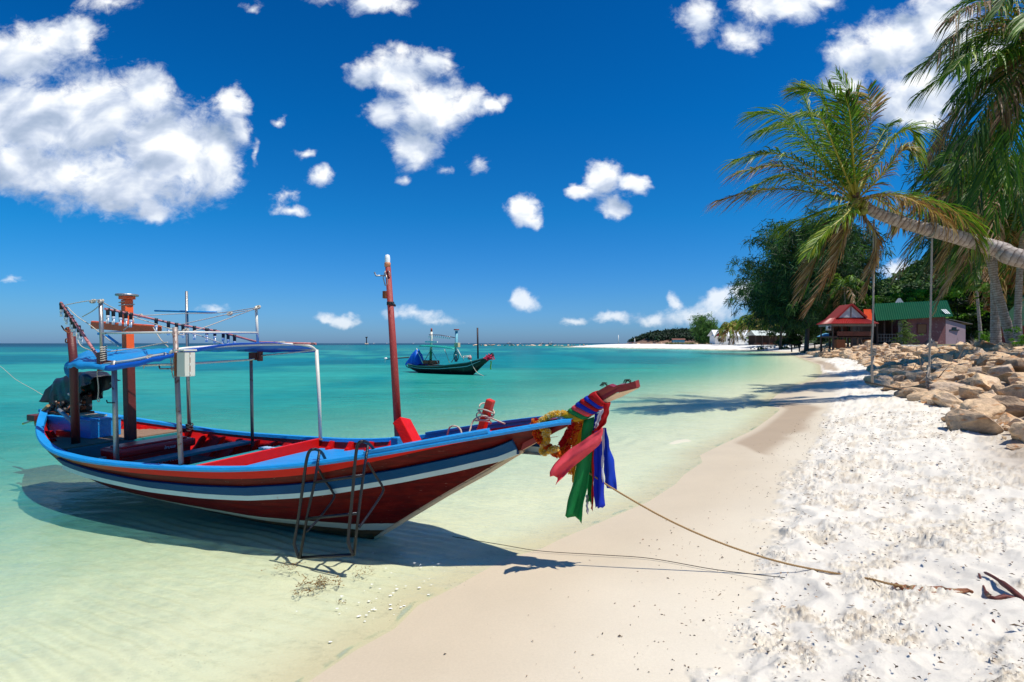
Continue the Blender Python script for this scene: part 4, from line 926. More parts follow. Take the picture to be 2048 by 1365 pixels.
# garlands: strings of many small blossoms
def garland(label, paths, m1, m2, r=.034, seed=0, tail=None):
    rg_ = random.Random(seed); o0 = LP(*paths[0][0]); mb = MB()
    for pts in paths:
        cv = catmull([LP(*p_) for p_ in pts], 6*len(pts)+10)
        for i, q in enumerate(cv):
            for k in range(9):
                d = Vector((rg_.gauss(0, 1), rg_.gauss(0, 1), rg_.gauss(0, 1))).normalized(); c_ = q-o0+d*r*.75; s_ = r*rg_.uniform(.35, .6)
                e1 = d.orthogonal().normalized(); e2 = d.cross(e1); mi = 0 if rg_.random() < .62 else 1
                for j in range(5):
                    a_ = j*1.257+rg_.random(); u = e1*math.cos(a_)+e2*math.sin(a_); v_ = e1*math.cos(a_+.8)+e2*math.sin(a_+.8)
                    mb.add([c_-d*s_*.4, c_+u*s_+d*s_*.35, c_+(u+v_)*s_*.62+d*s_*.7, c_+v_*s_+d*s_*.35], [(0, 1, 2, 3)], mi)
    o = mb.build('flower_garland', [m1, m2], None, loc=to_world(o0), rot=(0, 0, -YAW)); return tag(o, label, 'garland', 'flower garlands on the bow')
FY = fab('yellow_petals', (.92, .60, .04)); FC = fab('cream_petals', (.92, .84, .45)); FO = fab('orange_petals', (.85, .24, .015)); FR_ = fab('crimson_petals', (.65, .012, .008))
garland('pale yellow flower garland looped over the bow rail', [[(1132,828,-.06),(1112,828,-.1),(1095,834,-.12),(1080,846,-.14),(1086,858,-.15),(1095,864,-.15),(1092,872,-.15)], [(1090,868,-.15),(1094,880,-.15),(1086,890,-.15)], [(1084,902,-.15),(1090,906,-.15)], [(1100,902,-.15),(1112,898,-.15)]], FY, FC, .030, 1)
garland('orange and crimson flower garland hanging in a deep loop under the bow', [[(1070,846,-.13),(1072,862,-.14),(1080,878,-.14),(1092,892,-.13),(1106,902,-.12),(1118,908,-.1)], [(1118,908,-.08),(1130,896,-.06),(1142,880,-.05),(1150,862,-.05),(1156,848,-.05)]], FO, FR_, .040, 2)
garland('red flower string beside the orange loop under the bow', [[(1146,848,-.08),(1138,862,-.08),(1130,878,-.08),(1122,890,-.08)]], FR_, REDC, .028, 3)
garland('orange blossom end dangling between pink and green sashes', [[(1150,880,-.02),(1147,905,-.02),(1143,930,-.02),(1141,946,-.02)]], FO, FY, .024, 4)
# mooring rope up the beach
def world_rope(name, label, pts, r, m_, n=140, twist=True):
    cv = catmull(pts, n); o0 = cv[0].copy(); mb = MB()
    if twist:
        for s_ in range(3):
            out = []
            fine_ = catmull(cv, n*5); acc_ = 0
            for i, p_ in enumerate(fine_):
                d = (fine_[min(i+1, len(fine_)-1)]-fine_[max(i-1, 0)]).normalized(); e1 = d.orthogonal().normalized(); e2 = d.cross(e1)
                if i: acc_ += (p_-fine_[i-1]).length
                a_ = acc_/(r*7)*2*math.pi+s_*2.094; out.append(p_+(e1*math.cos(a_)+e2*math.sin(a_))*r*.5-o0)
            mb.tube(out, r*.58, 5)
    else: mb.tube([p_-o0 for p_ in cv], r, 5)
    return tag(mb.build(name, m_, None, loc=o0), label, 'rope')
HEMP = mat('tan_hemp_rope', (.36, .22, .09), .85, var=.2, vscale=80)
zz_ = lambda q, dz=.0: Vector((q.x, q.y, zat(q.x, q.y)+dz))
def Gs(px, py, dz=.0):
    d = np.linspace(1.5, 140, 3500); x = (px-CX)/F*d; zr_ = H-(py-HY)/F*d; z = base_z(x, d)[0]+dz; i = int(np.argmax(zr_ <= z)); return Vector((x[i], d[i], z[i]))
r0 = to_world(LP(1098, 903, -.12)); r1 = to_world(LP(1233, 982, .02))
e_ = Gs(1690, 1152, .03); pts = [r0, to_world(LP(1160, 935, -.04)), r1]
for u in (.25, .5, .75):
    p_ = r1.lerp(e_, u); pts.append(Vector((p_.x, p_.y, p_.z-.22*4*u*(1-u)*.55)))
pts += [e_, Gs(1740, 1161, .07), Gs(1775, 1168, .06), Gs(1805, 1174, .05)]
world_rope('mooring_rope', 'tan twisted mooring rope running from the bow up the dry sand', pts, .0085, HEMP)
world_rope('thin_line', 'thin dark line lying across the damp sand below the mooring rope', [Gs(905, 1074, .03), Gs(1000, 1092, .03), Gs(1080, 1104, .02), Gs(1200, 1111, .02), Gs(1300, 1118, .02), Gs(1420, 1138, .02), Gs(1500, 1152, .03), Gs(1570, 1157, .06)], .0035, mat('dark_thin_rope', (.05, .04, .03), .9), 60, False)
world_rope('anchor_line', 'faint pale line running from the stern engine out to the left', [to_world(LP(90, 793, .1)), Wp(40, 765, 9.5), Wp(-60, 715, 12.5), Wp(-250, 760, 16)], .004, ROPE, 20, False)

# ---------------------------------------------------------------- foliage
def leafmat(name, k=1., trans=.35, rough=.5):
    m = bpy.data.materials.new(name); m.use_nodes = True; t = NT(m.node_tree); t.n.clear()
    c = t.node('ShaderNodeAttribute', attribute_name='col').outputs['Color']; s_ = t.vec('SCALE', c); s_.inputs['Scale'].default_value = k
    p = t.node('ShaderNodeBsdfPrincipled', {'Base Color': s_.outputs[0], 'Roughness': rough, 'Specular IOR Level': .35})
    tr = t.node('ShaderNodeBsdfTranslucent', {'Color': t.mix(1., s_.outputs[0], (1.25, 1.3, .5), 'MULTIPLY')}); mx = t.node('ShaderNodeMixShader', {0: trans})
    t.l.new(p.outputs[0], mx.inputs[1]); t.l.new(tr.outputs[0], mx.inputs[2]); t.l.new(mx.outputs[0], t.node('ShaderNodeOutputMaterial').inputs[0]); return m
PALM_L = leafmat('palm_leaflet', 1.1, .34, .5); LEAF = leafmat('tree_leaf', 1.3, .3, .6)
m = bpy.data.materials.new('palm_bark'); m.use_nodes = True; t = NT(m.node_tree); t.n.clear()
at_ = t.node('ShaderNodeAttribute', attribute_name='run').outputs['Fac']; tcn = t.node('ShaderNodeTexCoord').outputs['Object']
nn = t.noise(tcn, 6, 5, .65); ring = t.math('FRACT', t.math('ADD', t.math('MULTIPLY', at_, 7.), t.math('MULTIPLY', nn, .8)))
rg = t.math('POWER', ring, 5.)
c = t.ramp(nn, [(.3, (.24, .18, .14)), (.5, (.42, .35, .30)), (.72, (.58, .51, .46))]); c = t.mix(rg, c, (.10, .06, .045))
hb = t.math('MULTIPLY_ADD', ring, .5, nn)
p = t.node('ShaderNodeBsdfPrincipled', {'Base Color': c, 'Roughness': .85, 'Normal': t.node('ShaderNodeBump', {'Height': hb, 'Strength': .9, 'Distance': .03})})
t.l.new(p.outputs[0], t.node('ShaderNodeOutputMaterial').inputs[0]); BARK_P = m
BARK = mat('dark_bark', (.10, .075, .06), .9, var=.4, vscale=5, bump=.8, bscale=12)
def trunk_mesh(pts, radii, n=14, seg=60, wob=.04):
    cv = catmull(pts, seg); V = []; run = []; L = 0; prev = None
    rr_ = np.interp(np.linspace(0, 1, seg), np.linspace(0, 1, len(radii)), radii)
    for i, p_ in enumerate(cv):
        if i: L += (p_-cv[i-1]).length
        t_ = (cv[min(i+1, seg-1)]-cv[max(i-1, 0)]).normalized(); x = (prev-t_*prev.dot(t_)).normalized() if prev is not None else t_.orthogonal().normalized(); prev = x; y = t_.cross(x)
        r_ = rr_[i]*(1+wob*math.sin(L*43)); 
        for k in range(n):
            a_ = 2*math.pi*k/n; V.append(p_+(x*math.cos(a_)+y*math.sin(a_))*r_*(1+.05*mnoise.noise(Vector((L*2, a_*2, 0))))); run.append(L)
    f = [(i*n+k, i*n+(k+1) % n, (i+1)*n+(k+1) % n, (i+1)*n+k) for i in range(seg-1) for k in range(n)]
    return np.array(V), f, run
def make_trunk(name, pts, radii, m_, parent, **kw):
    o0 = Vector(parent.location) if parent else Vector((0, 0, 0)); V, f, run = trunk_mesh([Vector(p_)-o0 for p_ in pts], radii, **kw)
    return link(name, np_mesh(name, V, f, m_, None, True, {'run': run}), parent)
GREEN_P = [(.06, .16, .012), (.10, .22, .015), (.17, .28, .02), (.045, .11, .012)]
YEL_P = [(.30, .34, .03), (.30, .30, .04), (.13, .22, .02)]
BRN_P = [(.23, .12, .05), (.32, .19, .10), (.14, .07, .035), (.40, .28, .18)]
DARKG = [(.035, .09, .013), (.05, .12, .014), (.075, .14, .018), (.025, .06, .01)]
def frond_arrays(pts, L_leaf, n, w_, droop, wind, pal, tip_pal, seed, gap=0., ang=.75, start=.10, browny=.25, rach=(.42, .38, .06), rr=.020):
    rg_ = np.random.default_rng(seed); P = np.array([tuple(p_) for p_ in catmull(pts, 48)]); tt = np.linspace(0, 1, 48)
    ti = np.sort(np.repeat(np.linspace(start, .985, n), 2)+rg_.uniform(-.4, .4, 2*n)/n).clip(start, .995)
    base = np.stack([np.interp(ti, tt, P[:, k]) for k in range(3)], 1); T = np.gradient(P, axis=0); T /= np.linalg.norm(T, axis=1)[:, None]
    Ti = np.stack([np.interp(ti, tt, T[:, k]) for k in range(3)], 1); Ti /= np.linalg.norm(Ti, axis=1)[:, None]
    up = np.array([0, 0, 1.])+.0*Ti; U = up-Ti*(Ti@np.array([0, 0, 1.]))[:, None]; nrm = np.linalg.norm(U, axis=1)[:, None]; U = np.where(nrm > .12, U/np.maximum(nrm, 1e-6), np.array([0, -1., 0]))
    S = np.cross(Ti, U); S /= np.linalg.norm(S, axis=1)[:, None]
    sg = np.where(np.arange(2*n) % 2 == 0, 1, -1)[:, None]*1.
    a = ang+.35*ti[:, None]+rg_.normal(0, .10, (2*n, 1))
    L = L_leaf*(np.sin(np.pi*np.clip(.12+ti*.80, 0, 1))**.6)[:, None]*rg_.uniform(.82, 1.1, (2*n, 1))
    D = S*sg*np.cos(a)+Ti*np.sin(a)+U*rg_.normal(.18, .14, (2*n, 1)); D /= np.linalg.norm(D, axis=1)[:, None]
    g_ = np.array([wind[0], wind[1], -1.])*droop*rg_.uniform(.6, 1.35, (2*n, 1))
    m1 = base+D*L*.38+g_*L*.10; m2 = base+D*L*.70+g_*L*.36; e = base+D*L*.95+g_*L*.78
    wv = np.cross(D, np.cross(D, g_)); wv = Ti*.8+U*.2*rg_.normal(0, 1, (2*n, 1)); wv -= D*(wv*D).sum(1)[:, None]; wv /= np.linalg.norm(wv, axis=1)[:, None]
    wv = wv*w_*rg_.uniform(.7, 1.2, (2*n, 1))
    V = np.stack([base-wv*.25, base+wv*.25, m1-wv*.5, m1+wv*.5, m2-wv*.42, m2+wv*.42, e], 1)
    keep = rg_.random(2*n) > gap; V = V[keep]; k = len(V)
    i0 = np.arange(k)[:, None]*7; Fq = np.concatenate([i0+np.array(q)[None] for q in ((0, 1, 3), (0, 3, 2), (2, 3, 5), (2, 5, 4), (4, 5, 6))])
    pal = np.array(pal); tp_ = np.array(tip_pal); c0 = pal[rg_.integers(0, len(pal), k)]; isb = rg_.random(k) < browny; c1 = np.where(isb[:, None], tp_[rg_.integers(0, len(tp_), k)], c0*1.0)
    jit = rg_.uniform(.75, 1.3, (k, 1)); c0 = c0*jit; c1 = c1*jit; col = np.stack([c0, c0, c0, c0, (c0+c1)/2, (c0+c1)/2, c1], 1).reshape(-1, 3)
    V = V.reshape(-1, 3)
    # rachis
    off = len(V); n4 = 4; q = [0, 6, 12, 18, 24, 30, 36, 42, 47]; RP = P[q]; ring = []
    for i, qi in enumerate(q):
        x = np.cross(T[qi], [0, 0, 1.]); x = x/max(np.linalg.norm(x), 1e-3); y = np.cross(T[qi], x); r_ = rr*(1.7-1.5*i/8)
        ring += [RP[i]+x*r_, RP[i]+y*r_, RP[i]-x*r_, RP[i]-y*r_]
    f2 = []
    for i in range(8):
        for j in range(4):
            a_, b_ = off+i*4+j, off+i*4+(j+1) % 4; f2 += [(a_, b_, b_+4), (a_, b_+4, a_+4)]
    V = np.vstack([V, ring]); Fq = np.vstack([Fq, f2]); col = np.vstack([col, np.tile(rach, (len(ring), 1))]); return V, Fq, col
def add_frond(parent, pts, Lf, n, w_, droop, wind, pal, tip, seed, **kw):
    o0 = Vector(parent.location); V, f, c = frond_arrays([Vector(p_)-o0 for p_ in pts], Lf, n, w_, droop, wind, pal, tip, seed, **kw)
    return link('frond', np_mesh('frond', V, f, PALM_L, c), parent)
def auto_crown(parent, cen, R, nf, seed, pal, tip, n=34, w_=.05, droop=.8, wind=(-.35, 0), brown_low=.3, hang=.5, gap=0., az=None, Lf=None, kwind=.0):
    rg_ = random.Random(seed); cen = Vector(cen)
    for i in range(nf):
        u = (i+.5)/nf; a_ = (i*2.399+rg_.uniform(-.25, .25)) if az is None else rg_.uniform(*az)
        el = 1.25-1.9*u**1.05+rg_.uniform(-.12, .12); L = R*rg_.uniform(.85, 1.12)*(1 if u > .12 else .75)
        d = Vector((math.cos(a_)*math.cos(el), math.sin(a_)*math.cos(el), math.sin(el))); h_ = hang*rg_.uniform(.7, 1.3)
        p1 = cen+d*L*.35+Vector((kwind*L*.05, 0, 0)); p2 = cen+d*L*.70+Vector((kwind*L*.18, 0, -h_*L*.16)); p3 = cen+d*L*.95+Vector((kwind*L*.4, 0, -h_*L*.5))
        dead = u > 1-brown_low and rg_.random() < .8
        add_frond(parent, [cen, p1, p2, p3], Lf or R*.26, n, w_, droop*(1.3 if dead else 1), wind, BRN_P if dead else pal, BRN_P if dead else tip, seed*100+i, gap=gap+(.2 if dead else 0), browny=.3)
def nuts(parent, cen, n, r, seed=0):
    rg_ = random.Random(seed)
    for i in range(n):
        mb = MB(); q = Vector(cen)-Vector(parent.location)+Vector((rg_.uniform(-.35, .35), rg_.uniform(-.3, .2), rg_.uniform(-.45, -.1))); mb.lathe(q, [(0, -r*1.15), (r*.6, -r*.95), (r, -r*.2), (r*.95, r*.35), (r*.5, r*1.0), (0, r*1.15)], 12, 0, axis=(rg_.uniform(-.3, .3), 0, 1)); mb.build('coconut', COCO, parent)
COCO = mat('green_coconut', (.22, .24, .03), .5, var=.3, vscale=5)
FIB = mat('palm_fibre', (.20, .12, .06), .95, var=.4, vscale=20, bump=1., bscale=50)

# the leaning palm with the swing
D1 = 18.0
cP = Wp(1712, 402, D1)
tb = Vector((21.2, 13.5, zat(21.2, 13.5)-.2))
palm = thing('coconut_palm', 'coconut palm leaning out almost level over the beach with a rope swing hung from it', 'palm tree', tb)
TRK = [tb, Vector((19.3, 14.6, 3.6)), Wp(2048, 519, 16.4), Wp(2000, 500, 16.9), Wp(1900, 471, 17.3), Wp(1820, 450, 17.6), Wp(1757, 428, 17.9), cP+Vector((.25, .05, -.1))]
make_trunk('trunk', TRK, [.42, .33, .275, .26, .22, .195, .19, .14], BARK_P, palm, seg=260, n=18, wob=.012)
def hf(pts, Lf=.95, n=58, droop=.75, pal=GREEN_P, tip=YEL_P, seed=0, wind=(-.5, .1), w_=.036, **kw):
    kw.setdefault('browny', .45); kw.setdefault('rr', .026)
    add_frond(palm, [cP]+[Wp(a, b_, D1+dd) for a, b_, dd in pts], Lf*1.12, int(n*1.75), w_, droop, wind, pal, tip, seed, **kw)
MIXG = GREEN_P+YEL_P[:1]; OLD = GREEN_P[:2]+BRN_P
hf([(1640,388,-.3),(1540,378,-.6),(1432,402,-.9)], .85, 60, .9, BRN_P+GREEN_P[3:], BRN_P, 1, gap=.12, browny=.6)
hf([(1630,340,-.6),(1545,306,-1.2),(1468,322,-1.8)], .95, 60, .8, MIXG, BRN_P, 2)
hf([(1640,365,-1.0),(1560,330,-1.7),(1475,345,-2.3)], .9, 54, .85, OLD, BRN_P, 3, gap=.08)
hf([(1635,300,.3),(1570,232,.6),(1502,228,.9)], 1.0, 60, .8, MIXG, YEL_P, 4, wind=(-.6, .1))
hf([(1640,315,-.6),(1580,252,-1.1),(1520,262,-1.5)], .95, 58, .9, GREEN_P, YEL_P, 5)
hf([(1650,290,.9),(1612,205,1.4),(1600,168,1.8)], 1.0, 56, .55, GREEN_P, YEL_P, 6, wind=(-.8, .1))
hf([(1668,270,.3),(1640,190,.5),(1590,180,.9)], .95, 54, .6, MIXG, BRN_P, 7, wind=(-.8, .1))
hf([(1702,300,.0),(1712,215,.1),(1672,148,.2)], .95, 60, .35, GREEN_P, BRN_P, 8, wind=(-.7, .1), gap=.1, ang=.55)
hf([(1722,310,-.6),(1742,235,-.9),(1735,178,-1.1)], .85, 56, .3, OLD, BRN_P, 9, wind=(-.3, .1), gap=.18, ang=.5)
hf([(1688,305,-.9),(1690,230,-1.4),(1655,172,-1.9)], .9, 56, .4, GREEN_P, BRN_P, 10, wind=(-.7, .1), gap=.1)
hf([(1748,330,-.3),(1795,268,-.5),(1825,262,-.6),(1830,310,-.7)], .85, 60, .8, MIXG, YEL_P, 11, wind=(.1, .1))
hf([(1760,355,-.9),(1800,305,-1.3),(1818,300,-1.5)], .75, 50, .7, OLD, YEL_P, 12, wind=(-.1, .1))
hf([(1790,388,-.6),(1880,410,-.9),(1930,440,-1.0),(1955,492,-1.1)], .95, 62, .9, GREEN_P+BRN_P[:3], YEL_P, 13, wind=(-.1, 0))
hf([(1770,388,-1.0),(1850,412,-1.3),(1905,455,-1.5)], .8, 50, 1.0, BRN_P, BRN_P, 14, gap=.2)
hf([(1692,430,-.8),(1650,465,-1.3),(1618,505,-1.7)], .85, 58, .45, MIXG, YEL_P, 15, wind=(-.3, 0), ang=.9)
hf([(1670,440,-.3),(1640,500,-.5),(1602,590,-.7)], .75, 54, .8, BRN_P+GREEN_P[:1], BRN_P, 16, gap=.15, ang=1.0)
hf([(1695,440,-.5),(1672,520,-.7),(1612,628,-.9)], .7, 54, .5, BRN_P, BRN_P, 17, gap=.12, ang=1.05)
hf([(1722,425,-.2),(1750,470,-.3),(1748,520,-.3),(1728,590,-.4)], .55, 60, .6, BRN_P, BRN_P, 18, gap=.15, ang=1.0)
hf([(1660,420,.8),(1600,440,1.2),(1570,455,1.5)], .7, 44, .8, GREEN_P, YEL_P, 19)
hf([(1745,395,.4),(1790,425,.6),(1800,450,.7)], .7, 44, .8, OLD, BRN_P, 20, gap=.1)
hf([(1690,340,1.2),(1660,270,2.2),(1640,230,3.0)], .9, 50, .6, DARKG, GREEN_P, 22)
hf([(1735,340,1.0),(1770,290,1.9),(1775,260,2.6)], .8, 50, .6, DARKG, BRN_P, 23, gap=.1)
hf([(1670,300,-1.3),(1640,235,-2.3),(1600,225,-3.0)], .9, 54, .7, GREEN_P, YEL_P, 25)
hf([(1650,390,-1.0),(1580,350,-1.8),(1510,372,-2.4)], .85, 52, .9, MIXG, BRN_P, 26)
hf([(1705,300,-1.2),(1700,230,-2.2),(1690,190,-2.8)], .9, 54, .5, DARKG, BRN_P, 27)
hf([(1735,330,.8),(1770,260,1.2),(1790,245,1.4)], .8, 50, .6, GREEN_P, BRN_P, 28)
nuts(palm, cP, 7, .13, 3)
mb = MB(); q = cP-tb
for k in range(26):
    a_ = random.uniform(0, 6.28); d = Vector((math.cos(a_), random.uniform(-.8, .8), math.sin(a_)*.8)).normalized(); mb.tube([q+d*.05, q+d*.28, q+d*.45+Vector((0, 0, -.12))], [.07, .04, .012], 6)
mb.build('crown_fibre', FIB, palm)
# swing
sw_ = thing('rope_swing', 'rope swing with a thin wooden bar hanging from the leaning palm trunk', 'swing', Wp(1860, 795, 17.3))
so0 = Wp(1860, 795, 17.3); L0 = Wp(1750, 480, 17.8); 
ROPEG = mat('sun_bleached_rope', (.40, .35, .29), .9, var=.25, vscale=40, bump=.7, bscale=90)
TOPR = Wp(1864, 474, 17.4); TOPL = Wp(1748, 440, 17.85)
for nm_, pts in (('swing_rope', [TOPR, Wp(1861, 640, 17.35), Wp(1857, 788, 17.3)]), ('swing_rope', [TOPL, Wp(1746, 640, 17.6), Wp(1743, 700, 17.6), Wp(1746, 766, 17.6)])):
    mb = MB(); mb.tube([p_-so0 for p_ in catmull(pts, 30)], .030, 8)
    q = pts[-1]-so0
    if nm_ == 'swing_rope' and pts[0] is TOPR:
        for k in range(9): mb.tube([q+Vector((.05*math.cos(a_+k), .05*math.sin(a_+k), .07*k+.03*math.sin(a_*2))) for a_ in np.linspace(0, 5.5, 10)], .03, 6)
        for k in range(30): a_ = random.uniform(0, 6.28); mb.tube([q, q+Vector((.09*math.cos(a_), .09*math.sin(a_), -.08)), q+Vector((.14*math.cos(a_), .14*math.sin(a_), -.20-.15*random.random()))], .008, 4)
        mb.tube([q+Vector((-.05, 0, .0)), q+Vector((-.07, 0, .5)), q+Vector((.02, 0, .9))], .025, 6)
    else:
        mb.tube([q+Vector((-.05, 0, .0)), q+Vector((-.06, 0, .5)), q+Vector((.03, 0, .95))], .022, 6)
        for k in range(4): mb.tube([q+Vector((.02+.07*math.cos(a_+k), .06*math.sin(a_+k), .98+.05*k+.03*math.sin(a_))) for a_ in np.linspace(0, 5.5, 10)], .026, 6)
    mb.build(nm_, ROPEG, sw_)
mb = MB()
for c_ in (TOPR,):
    q = c_-so0+Vector((0, 0, .22)); 
    for k in range(3): mb.tube([q+Vector((.05*k-.06, .24*math.cos(a_), .24*math.sin(a_))) for a_ in np.linspace(0, 6.3, 18)], .024, 6)
mb.build('rope_wrap', ROPEG, sw_)
mb = MB(); mb.tube([Wp(1730, 764, 17.65)-so0, Wp(1870, 795, 17.25)-so0], .032, 8); mb.build('seat_bar', mat('grey_driftwood', (.10, .08, .06), .9, bump=.5), sw_)

# right-hand palms ------------------------------------------------------------
def palm_tree(label, crown, base, R, nf, seed, tr_r=(.22, .16), pal=GREEN_P, tip=YEL_P, n=34, w_=.055, bend=None, group=None, **kw):
    base = Vector(base); base.z = zat(base.x, base.y)-.1; crown = Vector(crown)
    o = thing('coconut_palm', label, 'palm tree', base, 0, group)
    midp = base.lerp(crown, .5)+Vector(bend or (0, 0, 0))
    make_trunk('trunk', [base, base.lerp(midp, .5)+Vector(bend or (0,0,0))*.25, midp, midp.lerp(crown, .5)+Vector(bend or (0,0,0))*.25, crown], [tr_r[0]*1.15, tr_r[0]*.82, (tr_r[0]+tr_r[1])*.4, tr_r[1]*.8, tr_r[1]*.7], BARK_P, o, seg=110 if n > 22 else 16, n=12 if n > 22 else 7, wob=.012)
    auto_crown(o, crown, R, nf, seed, pal, tip, n=n, w_=w_, **kw); return o
pb = palm_tree('tall palm at the top right edge whose long fronds hang far down the picture', Wp(2075, 95, 22), (26.5, 22.5, 0), 4.6, 34, 31, (.3, .2), pal=DARKG+GREEN_P, tip=YEL_P, n=66, w_=.056, hang=.85, droop=.95, wind=(-.15, 0), brown_low=.25, Lf=1.15, kwind=-.25)
pc_ = Wp(2075, 95, 22)
for i, (pts, pal_, tp_) in enumerate([([(2000,60,-.5),(1930,55,-1),(1872,112,-1.5)], BRN_P+DARKG, BRN_P), ([(2010,20,-.5),(1950,8,-1),(1895,40,-1.5)], BRN_P+GREEN_P[:1], BRN_P), ([(1990,110,-1),(1940,105,-1.5),(1905,140,-2)], GREEN_P, YEL_P),
      ([(2000,150,0),(1945,180,0),(1905,300,0)], DARKG, BRN_P), ([(2005,160,-1),(1960,230,-1.4),(1915,370,-1.6)], DARKG+BRN_P[:1], BRN_P), ([(2020,190,-1),(1990,280,-1.4),(1950,420,-1.8)], DARKG, GREEN_P), ([(2040,200,-1.5),(2020,300,-2),(1985,450,-2.4)], GREEN_P, DARKG), ([(2050,180,0),(2048,300,0),(2035,430,0)], DARKG, BRN_P), ([(2030,200,.8),(2000,300,1.2),(1940,400,1.2)], DARKG, GREEN_P)]):
    add_frond(pb, [pc_]+[Wp(a, b_, 22+dd) for a, b_, dd in pts], 1.3, 60, .06, 1.1, (-.1, 0), pal_, tp_, 900+i)
palm_tree('curved grey palm crossing behind the leaning trunk, its brown skirt below the big palm', Wp(1952, 378, 31), Wp(2030, 690, 31), 4.6, 34, 32, (.27, .19), pal=GREEN_P+DARKG, tip=BRN_P, n=44, w_=.07, hang=1.0, bend=(-.2, 0, 0), brown_low=.35, wind=(-.3, 0), Lf=1.15)
palm_tree('straight grey palm just left of the curved one', Wp(1985, 420, 33), Wp(1992, 684, 33), 4.2, 30, 33, (.27, .2), pal=DARKG, tip=GREEN_P, n=38, w_=.07, hang=1.3, brown_low=.2)
palm_tree('palm with thin grey trunk at the right edge before the green gable', Wp(2050, 440, 30), Wp(2036, 684, 30), 4.2, 32, 34, (.21, .18), pal=DARKG+GREEN_P[:1], tip=GREEN_P, n=38, w_=.07, hang=1.2, bend=(-.15, 0, 0), brown_low=.15)
palm_tree('slender palm standing farther back left of the grey trunks', Wp(1948, 520, 62), Wp(1963, 676, 62), 4.4, 30, 35, (.2, .15), pal=DARKG+GREEN_P[:2], tip=YEL_P, n=30, w_=.09, hang=1.5, brown_low=.3)
palm_tree('dark palm drooping over the right end of the green roof', Wp(1925, 470, 95), Wp(1945, 675, 95), 8.0, 30, 36, (.2, .15), pal=DARKG, tip=GREEN_P, n=28, w_=.10, hang=1.5, brown_low=.2)
palm_tree('lone palm rising behind the red roofed hut', Wp(1688, 572, 92), Wp(1696, 680, 92), 4.2, 20, 37, (.16, .12), pal=GREEN_P, tip=YEL_P, n=22, w_=.10, hang=1.1)

# casuarinas: limbs hung with drooping needle sprays --------------------------------
def casuarina(label, base, top, R, seed, nl=46, ncl=11, nsp=12, pal=((.020, .055, .018), (.03, .075, .02), (.045, .10, .022), (.014, .04, .014)), slen=.8, group=None, w_=.05, low=.22, name='casuarina_tree', kd=1.):
    cam_ = Vector((0, 0, H)); base = cam_+(Vector(base)-cam_)*kd; top = cam_+(Vector(top)-cam_)*kd; R *= kd; slen *= kd; w_ *= kd; base.z = zat(base.x, base.y)-.1; top = Vector(top); rg_ = np.random.default_rng(seed)
    o = thing(name, label, 'tree', base, 0, group); Hh = top.z-base.z; ax = top-base
    mb = MB(); mb.tube([p_-base for p_ in catmull([base, base+ax*.35+Vector((.3, 0, 0)), base+ax*.7, top], 14)], list(np.linspace(.28, .03, 14)*max(.6, Hh/14)), 8)
    Vs, cols = [], []
    for i in range(nl):
        u = low+(1-low)*((i+.5)/nl)**.9; a_ = i*2.4+rg_.uniform(-.4, .4); reach = R*(1.15*math.sin(math.pi*min(1, .18+.80*(1-u)))**.7)*rg_.uniform(.55, 1.15)
        p0 = ax*u; d = Vector((math.cos(a_), math.sin(a_), rg_.uniform(.15, .7)))
        pts = [p0, p0+d*reach*.5+Vector((0, 0, .0)), p0+Vector((d.x, d.y, d.z*.7))*reach]
        mb.tube(pts, [.05*Hh/14+.02, .03*Hh/14+.01, .008], 5)
        for k in range(ncl):
            f = .25+.75*(k+rg_.random())/ncl; c = np.array(pts[0].lerp(pts[2], f))+rg_.normal(0, reach*.10+.12, 3)
            bc = np.array(pal)[rg_.integers(0, len(pal))]*rg_.uniform(.7, 1.35)
            for s_ in range(nsp):
                q = c+rg_.normal(0, .28*slen+.1, 3); dd = np.array([rg_.normal(0, .55)-.12, rg_.normal(0, .55), rg_.uniform(-1.15, .35)]); L = slen*rg_.uniform(.5, 1.2); dd = dd/np.linalg.norm(dd)*L
                wv = np.cross(dd, rg_.normal(0, 1, 3)); wv = wv/np.linalg.norm(wv)*w_*rg_.uniform(.6, 1.6)
                Vs.append([q-wv*.5, q+wv*.5, q+dd*.6+wv*.6+[0, 0, -.05*L], q+dd+[0, 0, -.2*L]]); cols.append(np.tile(bc*rg_.uniform(.75, 1.3), (4, 1)))
    Vs = np.array(Vs); n_ = len(Vs); f = np.arange(n_*4).reshape(-1, 4)
    link('crown', np_mesh('crown', Vs.reshape(-1, 3), f, LEAF, np.array(cols).reshape(-1, 3)), o); mb.build('trunk', BARK, o); return o
